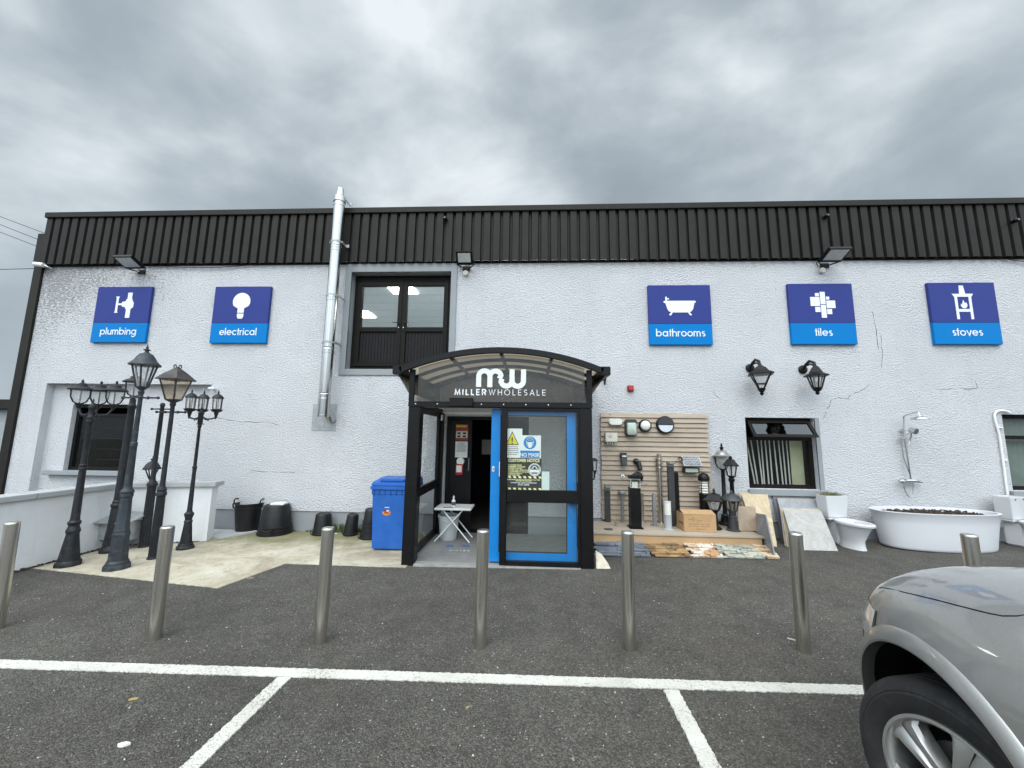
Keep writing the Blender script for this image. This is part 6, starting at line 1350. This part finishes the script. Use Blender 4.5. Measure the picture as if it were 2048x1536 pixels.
WO = m_stone('white_orange_quartz', [(.55, .48, .38), (.62, .58, .50), (.44, .24, .11), (.58, .53, .44)], 4.5); GR = m_stone('green_slate', [(.24, .27, .235), (.32, .34, .30), (.44, .42, .33), (.20, .23, .215)], 6); TA = m_stone('tan_sandstone', [(.42, .25, .13), (.52, .38, .24), (.58, .47, .33), (.36, .25, .16)], 9)
stone_panel('blue grey slate sample panel next to the porch', 112, 535, SL, 1, 'slab'); stone_panel('rusty brown slate sample panel, second from the porch', 545, 845, RU, 2, 'slab')
stone_panel('white and orange stone sample panel in the middle of the row', 850, 1090, WO, 3, 'strip'); stone_panel('grey green stone sample panel, second from right', 1098, 1420, GR, 4, 'strip'); stone_panel('tan orange stone sample panel at the right end of the row', 1425, 1535, TA, 5, 'strip')
x0, y0, z0 = G(1223, 1138); x1, y1, _ = G(1189, 1133); t = thing('fallen_stone', 'cream split stone panel leaning on edge against the porch corner', 'stone panel', (x0, y0, z0))
b = MB(); p_ = [G(1192, 1139), G(1224, 1139)]; P0 = Vector(G(1193, 1138)); P1 = Vector(G(1222, 1138)); P2 = Vector(wp(1203, 1108, P0.y+.12)); P3 = Vector(wp(1191, 1100, P0.y+.14)); nn = (P1-P0).cross(P2-P0).normalized()*.03
A_ = [P0, P1, P1+(P2-P1)*.4+Vector((.01, 0, .0)), P2, P3]; a_ = [b.bm.verts.new(p) for p in A_]; c_ = [b.bm.verts.new(p-nn+Vector((0, .02, 0))) for p in A_]; b.bm.faces.new(a_); b.bm.faces.new(c_[::-1])
for i in range(5): b.bm.faces.new((a_[i], c_[i], c_[(i+1) % 5], a_[(i+1) % 5]))
b.build('stone_slab', m_stone('cream_stone', [(.40, .33, .24), (.58, .52, .42), (.66, .61, .52)]), t, bevel=.006)

# ------------------------------------------------------------------ tile slabs
BEIGE = m_tile('beige_stone_tile', (.42, .33, .20), (.56, .46, .30), (.30, .21, .12)); PALEG = m_tile('pale_grey_stone_tile', (.30, .295, .28), (.42, .415, .395), (.27, .23, .18)); GREYT = m_tile('mid_grey_tile', (.26, .26, .26), (.36, .36, .355), (.22, .2, .18)); BLUET = m_tile('blue_grey_tile', (.21, .235, .26), (.29, .31, .335), (.18, .19, .2)); BROWNT = m_tile('brown_board', (.24, .175, .115), (.33, .25, .17), (.2, .14, .09)); EDGE = mat('tile_edge', (.30, .28, .25), .7)
def c5(c, r): return (1420+c/3.2, 700+r/3.2)
TGp = 'stone tile slabs leaning by the middle window'
def slab(label, xb0, xb1, yb, ytop, ztop, m, xt0=None, xt1=None, th=.012, zb=None, name='tile_slab'):
    zb = gz((xb0+xb1)/2)+.004 if zb is None else zb; xt0 = xb0 if xt0 is None else xt0; xt1 = xb1 if xt1 is None else xt1
    t = thing(name, label, 'tile slab', ((xb0+xb1)/2, yb, zb), group=TGp); b = MB()
    P = [Vector((xb0, yb, zb)), Vector((xb1, yb, zb)), Vector((xt1, ytop, ztop)), Vector((xt0, ytop, ztop))]; nn = (P[1]-P[0]).cross(P[3]-P[0]).normalized()*th
    a = [b.bm.verts.new(p) for p in P]; c = [b.bm.verts.new(p-nn) for p in P]; b.bm.faces.new(a); b.bm.faces.new(c[::-1])
    for i in range(4): b.bm.faces.new((a[i], c[i], c[(i+1) % 4], a[(i+1) % 4]))
    b.build('slab', m, t, bevel=.0015); return t
xw = lambda c, r, Y: W(*c5(c, r), Y)[0]; zw = lambda c, r, Y: W(*c5(c, r), Y)[1]
# beige slabs
slab('tall beige stone slab, rear one against the wall right of the platform', xw(190, 915, 6.9), xw(350, 915, 6.9), 6.66, 6.93, zw(250, 912, 6.93), BEIGE)
slab('tall beige stone slab, front one leaning right of the platform', xw(205, 920, 6.84), xw(430, 1255, 6.45), 6.45, 6.86, zw(280, 922, 6.86), BEIGE, xt1=xw(370, 925, 6.86))
slab('brown board leaning over the right edge of the timber platform', xw(178, 1090, 6.42), xw(312, 1160, 6.42), 6.40, 6.62, zw(180, 1000, 6.6), BROWNT, xt0=xw(178, 1005, 6.6), xt1=xw(296, 1045, 6.6), zb=DZ+.01)
Ps = [Vector(G(*c5(428, 1337))), Vector(G(*c5(345, 1270)))]
t = thing('tile_slab', 'thin grey slab seen almost edge on beside the platform', 'tile slab', tuple(Ps[0]), group=TGp)
e0 = Vector(G(*c5(425, 1336))); q0 = Vector((DX1+.075, 6.62, gz(3.4))); top1 = Vector(wp(*c5(362, 1055), e0.y+.08)); top0 = Vector(wp(*c5(303, 1045), 6.5)); b = MB(); P = [q0, e0, top1, top0]
n_ = (P[1]-P[0]).cross(P[3]-P[0]).normalized()*.02; a_ = [b.bm.verts.new(p) for p in P]; c_ = [b.bm.verts.new(p+n_) for p in P]; b.bm.faces.new(a_); b.bm.faces.new(c_[::-1])
for i in range(4): b.bm.faces.new((a_[i], c_[i], c_[(i+1) % 4], a_[(i+1) % 4]))
b.build('slab', BLUET, t, bevel=.002)
# grey stack under the window
slab('dark framed grey slab, rearmost of the stack under the window', xw(420, 1150, 6.9), xw(660, 1150, 6.9), 6.74, 6.94, zw(500, 938, 6.94), mat('dark_slab', (.12, .12, .125), .5), xt0=xw(402, 940, 6.94), xt1=xw(650, 940, 6.94))
slab('mid grey slab behind the blue grey slab under the window', xw(440, 1190, 6.85), xw(700, 1190, 6.85), 6.66, 6.90, zw(550, 950, 6.9), GREYT, xt0=xw(430, 950, 6.9), xt1=xw(682, 950, 6.9))
slab('blue grey slab just behind the pale front slab', xw(465, 1230, 6.62), xw(730, 1230, 6.62), 6.55, 6.85, zw(560, 985, 6.85), BLUET, xt0=xw(440, 985, 6.85), xt1=xw(690, 985, 6.85))
for k in range(3): slab(('brown edged', 'buff edged', 'grey edged')[k]+' slab in the tight pack behind the pale front slab', xw(495, 1250, 6.4)+.004*k, xw(740, 1250, 6.45), 6.36+.055*k, 6.74+.022*k, zw(560, 1020-6*k, 6.8), (EDGE, BEIGE, GREYT)[k], xt0=xw(452-4*k, 1018, 6.8), xt1=xw(690, 1020, 6.8))
e0 = G(*c5(575, 1288)); e1 = G(*c5(820, 1288)); slab('large pale grey stone slab leaning at the front of the stack', e0[0]-.05, e1[0], 6.26, 6.69, zw(580, 1025, 6.69), PALEG, xt0=xw(470, 1025, 6.69), xt1=xw(712, 1025, 6.69), zb=e1[2]+.003)
b = MB(); x, y = xw(850, 1200, 6.6), 6.6; t = thing('dark_panel', 'small dark slab propped between the pale slab and the left toilet', 'tile slab', (x, y, gz(x)), group=TGp); b.box(xw(770, 1200, 6.75), xw(842, 1200, 6.75), 6.72, 6.74, gz(5), gz(5)+.32); b.build('slab', mat('dark_slab', (.12, .12, .125), .5), t, bevel=.002)

# ------------------------------------------------------------------ toilets, bath, shower
def toilet(label, ox, oy, rz, plants):
    gzz = gz(ox)+.003; t = thing('toilet', label, 'toilet', (ox, oy, gzz), rz, group='white toilets standing outside the wall')
    def ell(cx, a, bb, z, n=36, sq=1.0):     # egg outline: front (+Y local is back)
        o = []
        for k in range(n):
            q = 2*math.pi*k/n; c_, s_ = math.cos(q), math.sin(q); ay = bb*1.12 if s_ < 0 else bb*.88
            o.append((a*(abs(c_)**.9)*(1 if c_ > 0 else -1), cx+ay*s_, z))
        return o
    b = MB(); b.rings([ell(-.02, .115, .19, 0), ell(-.02, .105, .18, .05), ell(-.02, .10, .175, .12), ell(-.04, .13, .20, .22), ell(-.06, .150, .225, .31), ell(-.07, .166, .242, .350), ell(-.07, .192, .270, .357), ell(-.07, .196, .274, .384), ell(-.07, .188, .264, .398), ell(-.07, .140, .212, .400), ell(-.07, .132, .2, .384), ell(-.065, .10, .15, .30), ell(-.05, .05, .07, .22)]); b.build('bowl', CERAM, t, world=False, smooth=32)
    b = MB(); b.box(-.09, .09, .10, .32, 0, .37); b.box(-.17, .17, .15, .36, .36, .40); b.build('back_shelf', CERAM, t, world=False, bevel=.02, seg=3)
    b = MB(); z0, z1 = .402, .745
    def rr_(w, d0, d1, z): return [(u, v, z) for u, v in ((-w, d0), (-w*.3, d0-.012), (w*.3, d0-.012), (w, d0), (w, d1), (-w, d1))]
    b.rings([rr_(.165, .165, .345, z0), rr_(.195, .15, .352, z1), rr_(.180, .165, .34, z1), rr_(.17, .175, .335, z1-.10)]); b.build('cistern', CERAM, t, world=False, bevel=.008)
    if plants:
        b = MB(); b.box(-.172, .172, .172, .336, z1-.12, z1-.03); b.build('soil', SOIL, t, world=False)
        b = MB(); random.seed(9)
        for i in range(420):
            x_, y_ = random.gauss(-.01, .075), random.uniform(.18, .33); h_ = random.uniform(.045, .085); dx, dy = random.gauss(0, .03), random.gauss(0, .02); w_ = random.uniform(.003, .008); zz = z1-.04
            b.face([(x_-w_, y_, zz), (x_+w_, y_, zz), (x_+dx+w_*.4, y_+dy, zz+h_), (x_+dx-w_*.4, y_+dy, zz+h_)])
        b.build('small_plants', mat('dry_weed', (0.16, 0.17, 0.085), 0.7, var=.5, scale=40), t, world=False)
    b = MB()
    for s in (-.09, .11): b.lathe([(.011, 0), (.011, .004)], (s, .138, z1-.035), 12, m=AXY)
    if not plants: b.build('bolt_holes', BLACKF, t, world=False)
    return t
x0, y0, _ = G(*c5(1010, 1285)); toilet('white toilet with weeds growing in its open cistern, left of the bath', x0-.10, 6.50, R(9), True)
x2 = W(*c5(1990, 1280), 6.5)[0]; toilet('white toilet with an empty cistern at the right end of the bath', xw(1880, 960, 6.85)+.05, 6.52, R(18), False)
random.seed(2)
b = MB(); t_ = thing('bowl_debris', 'dead leaves lying in the bowl of the left toilet', 'leaves', (x0-.1, 6.4, .4))
for i in range(30): b.obb((x0-.04+random.gauss(0, .05), 6.36+random.gauss(0, .07), gz(x0)+.34+random.uniform(0, .03)), (random.uniform(.01, .03), .012, .002), Matrix.Rotation(random.uniform(-1, 1), 3, (random.random(), random.random(), .2)))
b.build('leaf_pile', DRYLF, t_)
# freestanding bath
xl, xr = W(*c5(1024, 1030), 6.60)[0], W(*c5(1878, 1050), 6.45)[0]; bx = (xl+xr)/2; bl_ = (xr-xl)/2*.985; by = 6.56; bz = gz(bx)+.004
HB = W(*c5(1560, 1055), 6.22)[1]-bz; bwid = .37
t = thing('bathtub', 'white freestanding oval bath planted with soil against the wall', 'bath', (bx, by, bz))
def ov(a, c, z, n=64): return [(bx+a*math.copysign(abs(math.cos(2*math.pi*k/n))**.86, math.cos(2*math.pi*k/n)), by+c*math.copysign(abs(math.sin(2*math.pi*k/n))**.86, math.sin(2*math.pi*k/n)), bz+z) for k in range(n)]
b = MB(); b.rings([ov(bl_*.84, bwid*.84, 0), ov(bl_*.865, bwid*.87, .012), ov(bl_*.875, bwid*.885, .04), ov(bl_*.90, bwid*.92, HB*.35), ov(bl_*.94, bwid*.955, HB*.7), ov(bl_*.985, bwid*.985, HB*.97), ov(bl_, bwid, HB*.985), ov(bl_, bwid, HB), ov(bl_*.975, bwid*.95, HB+.004), ov(bl_*.95, bwid*.90, HB), ov(bl_*.93, bwid*.86, HB*.9), ov(bl_*.88, bwid*.8, HB*.6)]); b.build('tub', ACRYL, t, smooth=45)
b = MB(); b.rings([ov(bl_*.925, bwid*.855, HB*.80), ov(bl_*.925, bwid*.855, HB*.89)]); b.build('soil_fill', SOIL, t)
b = MB(); random.seed(6)
for i in range(500):
    a_ = random.uniform(0, 6.28); q = math.sqrt(random.random()); b.obb((bx+bl_*.80*q*math.cos(a_), by+bwid*.74*q*math.sin(a_)+.02, bz+HB*.9+random.uniform(0, .028)), (random.uniform(.01, .05), random.uniform(.01, .03), random.uniform(.006, .02)), Matrix.Rotation(random.uniform(0, 3), 3, (random.random(), random.random(), random.random()+.1)))
b.build('soil_clods', SOIL, t)
# shower set
t = thing('shower', 'chrome shower set with a round head on the wall above the bath', 'shower', wp(*c5(1285, 835), WY))
Ys = 6.89
def sp(c, r, Y=Ys): return Vector(wp(*c5(c, r), Y))
b = MB(); b.tube([sp(1285, 830), sp(1245, 570)], .012, 10); b.tube([sp(1245, 570), sp(1240, 440), sp(1237, 430), sp(1250, 418, Ys-.03), sp(1320, 397, Ys-.22), sp(1335, 402, Ys-.26), sp(1340, 425, Ys-.27)], .011, 10); b.build('riser', CHROME, t, smooth=50)
hd = sp(1345, 440, Ys-.27); b = MB(); b.lathe([(.012, .06), (.02, .045), (.06, .03), (.11, .012), (.115, 0), (.115, -.012), (.108, -.016)], hd, 32); b.build('shower_head', CHROME, t, smooth=40)
b = MB(); q = sp(1245, 565); b.box(q.x-.075, q.x+.06, q.y-.03, q.y+.03, q.z-.012, q.z+.012); b.build('shelf', CHROME, t, bevel=.005)
b = MB(); q = sp(1290, 518, Ys-.05); b.cyl(q+Vector((0, .02, .02)), q+Vector((.02, -.06, -.01)), .045, .05, 20); b.tube([sp(1248, 540), q], .012, 8); b.tube([q, sp(1285, 560), sp(1272, 600)], .011, 8); b.lathe([(.03, 0), (.03, .03)], sp(1226, 517, WY-.01), 16, m=AXY); b.tube([sp(1226, 517, WY-.03), sp(1248, 525)], .010, 8); b.build('hand_set', CHROME, t, smooth=45)
b = MB(); b.tube([sp(1222, 565), sp(1226, 610), sp(1240, 690), sp(1272, 780), sp(1290, 830)], .007, 8); b.tube([sp(1245, 845), sp(1240, 870), sp(1252, 910), sp(1272, 938), sp(1288, 942), sp(1298, 925), sp(1300, 880), sp(1298, 850)], .007, 8); b.build('hose', mat('hose_metal', (.45, .46, .47), .25, metal=.9), t, smooth=50)
b = MB(); a_, c_ = sp(1222, 840), sp(1345, 842); b.cyl(a_, c_, .018, None, 14); q = sp(1285, 838); b.cyl(q+Vector((-.08, 0, 0)), q+Vector((.06, 0, 0)), .03, None, 16)
for e_ in (a_, c_): b.cyl(e_+Vector((-.03, 0, 0)), e_+Vector((.03, 0, 0)), .024, None, 12)
for s in (-.06, .06): b.cyl(q+Vector((s, 0, 0)), (q.x+s, WY-.002, q.z), .015, None, 10); b.lathe([(.035, 0), (.03, .012)], (q.x+s, WY-.002, q.z), 16, m=AXY)
b.tube([q+Vector((.05, -.03, 0)), q+Vector((.10, -.08, .02))], .008, 8); b.build('mixer_valve', CHROME, t, smooth=45)

# ------------------------------------------------------------------ small litter on the asphalt
def chip(px, py, label, name, m, sx, sy, rot, cat):
    x, y, z = G(px, py); b = MB(); random.seed(int(px)); P = [(sx*math.cos(q)*random.uniform(.7, 1.1), sy*math.sin(q)*random.uniform(.7, 1.1)) for q in [i*.7 for i in range(9)]]
    ca, sa = math.cos(rot), math.sin(rot); b.prism(P, lambda u, v: (x+u*ca-v*sa, y+u*sa+v*ca, z+.012+.1*abs(v)), lambda u, v: (x+u*ca-v*sa, y+u*sa+v*ca, z+.001)); tag(b.build(name, m), label, cat)
chip(246, 1492, 'white leaf or paper scrap lying on the asphalt in a parking bay', 'paper_scrap', WHITEP, .032, .014, .3, 'litter')
chip(267, 1400, 'small yellowish stick lying on the asphalt in the left bay', 'twig', mat('straw_yellow', (.5, .36, .12), .7), .030, .003, .4, 'litter')
chip(500, 1158, 'small brown stone on the asphalt near the concrete edge', 'pebble', mat('brown_stone', (.22, .17, .12), .8), .045, .022, .2, 'stone')
chip(935, 1418, 'small brown dry leaf on the asphalt below the long white line', 'dry_leaf', mat('brown_leaf', (.30, .22, .11), .8), .014, .010, .6, 'litter')
chip(1583, 1280, 'pale dry blade of grass at the foot of a bollard', 'straw_stalk', mat('straw', (.55, .5, .38), .8), .035, .003, -.6, 'litter')
chip(672, 1068, 'white scrap lying on the mossy concrete by the black tubs', 'paper_scrap', WHITEP, .03, .012, .1, 'litter')
b = MB(); random.seed(31)
for i in range(170):
    px, py = random.uniform(0, 1740), random.uniform(1150, 1536); x, y, z = G(px, py); s = random.choice([.002, .0025, .003, .003, .004, .006]); 
    b.obb((x, y, z+.004), (s*1.7, s, .004), rzm(random.uniform(0, 3)))
tag(b.build('white_grit', mat('pale_grit', (.55, .54, .50), .8)), 'pale grit and chips scattered over the asphalt', 'grit', kind='stuff')

# ------------------------------------------------------------------ silver car, nose towards the shop
from mathutils.bvhtree import BVHTree
PAINT = m_carpaint()
CX, YF, HW, WYc, WZc, AR = 2.42, 2.47, .935, 1.735, .385, .485
car = thing('parked_car', 'silver car with its front left wheel turned, parked at the right of the yard', 'car', (CX, .2, gz(CX)))
def outline(w, yf, yr, z, lift, n=40, ex=3.0):
    pts = []
    def sgn(v, p): return math.copysign(abs(v)**p, v)
    for k in range(4*n):
        t = 2*math.pi*k/(4*n); s, c = math.sin(t), math.cos(t)
        x = w*sgn(s, 2/ex)
        y = (1.15+(yf-1.15)*sgn(c, 2/ex)) if c >= 0 else (-1.1+(yr+1.1)*(-sgn(c, 2/ex)))
        zz = z + lift*min(1, max(0, (2.25-y)/1.1))
        pts.append((CX+x, y, zz))
    return pts
LV = [(.19, .12, .22, 0), (.23, .05, .10, 0), (.30, .02, .035, 0), (.42, .008, .01, 0), (.55, .0, .0, 0), (.66, .0, .005, 0), (.74, .006, .018, .0), (.83, .016, .035, .01), (.905, .033, .065, .025), (.96, .06, .105, .04), (1.0, .098, .155, .05), (1.035, .145, .21, .06), (1.068, .21, .29, .065), (1.095, .31, .41, .07), (1.118, .46, .60, .07), (1.13, .66, .86, .07)]
def long_sides(p):
    out = []
    for i, a in enumerate(p):
        c = p[(i+1) % len(p)]; out.append(a)
        if abs(a[1]-c[1]) > .5:
            for k in range(1, 12): t = k/12; out.append(tuple(a[j]+(c[j]-a[j])*t for j in range(3)))
    return out
b = MB(); b.rings([long_sides(outline(HW-i_, YF-f_, -2.05+f_*.6, z, l_)) for z, i_, f_, l_ in LV])
bmesh.ops.recalc_face_normals(b.bm, faces=b.bm.faces)
bvh = BVHTree.FromBMesh(b.bm)
body = b.build('body', [PAINT, BLACKP], car)
def cutter(yc):
    b = MB(); b.cyl((CX-1.3, yc, WZc), (CX-HW+.46, yc, WZc), AR, None, 72); b.cyl((CX+HW-.46, yc, WZc), (CX+1.3, yc, WZc), AR, None, 72)
    o = b.build('cut', [PAINT, BLACKP], None); o.data.polygons.foreach_set('material_index', [1]*len(o.data.polygons)); return o
for yc in (WYc, -1.0):
    co_ = cutter(yc); mo = body.modifiers.new('arch', 'BOOLEAN'); mo.operation = 'DIFFERENCE'; mo.object = co_; mo.solver = 'EXACT'
    bpy.context.view_layer.update(); co_.parent = None
    # cutter is in world space, body is local to the car
    dg = bpy.context.evaluated_depsgraph_get(); me = bpy.data.meshes.new_from_object(body.evaluated_get(dg)); body.modifiers.clear(); body.data = me
    bpy.data.objects.remove(co_)
me = body.data; me.polygons.foreach_set('use_smooth', [True]*len(me.polygons)); me.set_sharp_from_angle(angle=R(38))
def surf_x(y, z):
    h = bvh.ray_cast(Vector((0, y, z)), Vector((1, 0, 0))); return h[0].x if h[0] else None
def surf_px(px, py):
    h = bvh.ray_cast(Vector((0, 0, CAMZ)), ray(px, py).normalized()); return h[0], h[1]
# flared arch lip
b = MB(); prof = []
for i in range(61):
    a = R(-14+208*i/60); ring = []
    for rr_, off in ((AR+.052, .001), (AR+.046, -.007), (AR+.014, -.017), (AR-.004, -.017), (AR-.012, -.010), (AR-.012, .05)):
        y, z = WYc+rr_*math.cos(a), WZc+rr_*math.sin(a); x = surf_x(y, z)
        if x is None: ring = None; break
        ring.append((x+off, y, z))
    if ring: prof.append(ring)
b.rings(prof, closed=False); b.build('arch_flare', PAINT, car, smooth=40)
# bonnet shut line and headlamp found on the body surface
b = MB(); ln = []
for px, py in ((1759, 1175), (1776, 1177), (1806, 1184), (1840, 1192), (1877, 1201), (1915, 1211), (1950, 1220), (1979, 1227), (2005, 1232), (2034, 1232), (2060, 1229)):
    p, nn = surf_px(px, py)
    if p: ln.append(p-nn*.0015)
if len(ln) > 2: b.tube(ln, .0042, 6); b.build('bonnet_gap', BLACKF, car, smooth=60)
def surf_patch(name, m, ys, zs, push, xs=None):
    b = MB(); g = []
    for z in zs:
        row = []
        for y in ys:
            x = surf_x(y, z)
            row.append(None if x is None else (x-push, y+push*.5, z))
        g.append(row)
    for i in range(len(zs)-1):
        for j in range(len(ys)-1):
            q = (g[i][j], g[i][j+1], g[i+1][j+1], g[i+1][j])
            if None not in q: b.face(q)
    bmesh.ops.remove_doubles(b.bm, verts=b.bm.verts, dist=1e-4); return b.build(name, m, car, smooth=60)
HLM = mat('headlamp_lens', (.42, .42, .40), .08, var=.2, scale=25, coat=.8)
surf_patch('headlight', HLM, [2.03+.02*i for i in range(16)], [.77+.012*i for i in range(12)], .003)
b = MB(); q = []
for z, y in ((.765, 2.02), (.80, 2.015), (.85, 2.01), (.905, 2.02)):
    x = surf_x(y, z)
    if x: q.append((x-.001, y, z))
if len(q) > 1: b.tube(q, .003, 6); b.build('headlight_gap', BLACKF, car)
b = MB(); q = []
for z, y in ((.77, 2.02), (.74, 1.99), (.70, 1.965), (.66, 1.95)):
    x = surf_x(2.0+(y-1.95)*.6+.12, z)
    if x: q.append((x-.001, 2.0+(y-1.95)*.6+.12, z))
if len(q) > 1: b.tube(q, .0025, 6); b.build('bumper_gap', BLACKF, car)
# greenhouse, lower grille (off to the right of the photo)
b = MB(); GL = [(1.12, .80, 1.02, -1.95), (1.30, .76, .62, -1.88), (1.55, .66, .22, -1.72), (1.66, .60, .02, -1.6), (1.69, .52, -.1, -1.5)]
def go(w, yf, yr, z): return [(CX+sx*w*k, y, z) for sx, k, y in ((-1, 1, yr+.12), (-1, 1, yf-.25), (-1, .93, yf-.06), (-1, .6, yf), (1, .6, yf), (1, .93, yf-.06), (1, 1, yf-.25), (1, 1, yr+.12), (1, .9, yr), (-1, .9, yr))]
b.rings([go(w, yf, yr, z) for z, w, yf, yr in GL[:3]]); b.build('windows', mat('dark_car_glass', (.012, .013, .014), .04, coat=.6), car, bevel=.01)
b = MB(); b.rings([go(w, yf, yr, z+.002) for z, w, yf, yr in GL[2:]]); b.build('car_roof', PAINT, car, bevel=.02)
# wheels
ALLOY = mat('silver_alloy', (.50, .50, .485), .42, metal=.9, var=.08); TYRE = mat('tyre_rubber', (.016, .016, .017), .72, var=.3, scale=9, bump=.25, bscale=50, dirt=(.04, .038, .034)); BRK = mat('brake_metal', (.10, .10, .10), .5, metal=.6)
def wheel(x, y, side, steer):
    Rw, Rm = .362, .245; t = bpy.data.objects.new('wheel', None); C.objects.link(t); t.parent = car; t.empty_display_size = .1
    t.location = Vector((x, y, gz(x)+Rw)) - Vector(car.location); t.rotation_euler = (0, 0, steer + (0 if side < 0 else math.pi))
    ax = Matrix.Rotation(R(-90), 3, 'Y')                       # lathe Z -> -X: outwards
    hw = .118
    def put(b, name, m, **k): o = b.build(name, m, None, world=False, **k); o.parent = t; return o
    b = MB(); pr = [(Rm-.008, -hw+.02), (Rm+.02, -hw), (Rm+.06, -hw-.006), (Rw-.03, -hw+.006), (Rw-.008, -hw+.03), (Rw, -hw+.05)]
    for g in (-.045, 0.0, .045): pr += [(Rw, g-.006), (Rw-.009, g-.005), (Rw-.009, g+.005), (Rw, g+.006)]
    pr += [(Rw, hw-.05), (Rw-.007, hw-.03), (Rw-.03, hw-.006), (Rw-.045, hw+.002), (Rw-.048, hw), (Rm+.06, hw+.007), (Rm+.03, hw+.004), (Rm+.006, hw-.006), (Rm-.006, hw-.016), (Rm-.008, hw-.03)]
    b.lathe(pr, (0, 0, 0), 96, m=ax, cap=False); put(b, 'tyre', TYRE, smooth=28)
    b = MB(); b.lathe([(Rm-.004, hw-.02), (Rm-.006, hw-.006), (Rm-.018, hw-.004), (Rm-.028, hw-.016), (Rm-.034, hw-.07), (Rm-.034, -hw+.03)], (0, 0, 0), 72, m=ax, cap=False); put(b, 'rim', ALLOY, smooth=35)
    b = MB()
    for k in range(5):
        a0 = 2*math.pi*k/5+R(38)
        def P(r, da, d): return Vector((-(hw-.028+d), r*math.cos(a0+da), r*math.sin(a0+da)))
        for s in (-1, 1):
            rr = []
            for r, d1, d2, dd in ((.045, .0, .62, .004), (.09, .0, .42, .014), (.15, .008, .33, .016), (.20, .014, .33, .012), (Rm-.022, .016, .42, .006)):
                rr.append([P(r, s*d1, dd-.012), P(r, s*(d1+(d2-d1)*.3), dd), P(r, s*(d1+(d2-d1)*.75), dd), P(r, s*d2, dd-.014), P(r, s*d2, -.045), P(r, s*d1, -.045)])
            b.rings(rr)
    b.lathe([(.062, hw-.07), (.066, hw-.03), (.055, hw-.016), (.03, hw-.010), (.001, hw-.009)], (0, 0, 0), 28, m=ax); put(b, 'spokes', ALLOY, smooth=40)
    b = MB(); b.lathe([(.15, 0), (.15, .014), (.07, .014), (.065, .03), (.001, .03)], (0, 0, 0), 40, m=ax); b.obb((-.02, -.11, .06), (.08, .07, .11)); put(b, 'brake', BRK, smooth=35)
    b = MB(); b.lathe([(Rm-.035, -.08), (.001, -.08)], (0, 0, 0), 40, m=ax); put(b, 'back_plate', BLACKF)
for x, y, s, st in ((1.695, WYc, -1, R(12)), (2*CX-1.695, WYc, 1, R(12)), (1.66, -1.0, -1, 0), (2*CX-1.66, -1.0, 1, 0)): wheel(x, y, s, st)
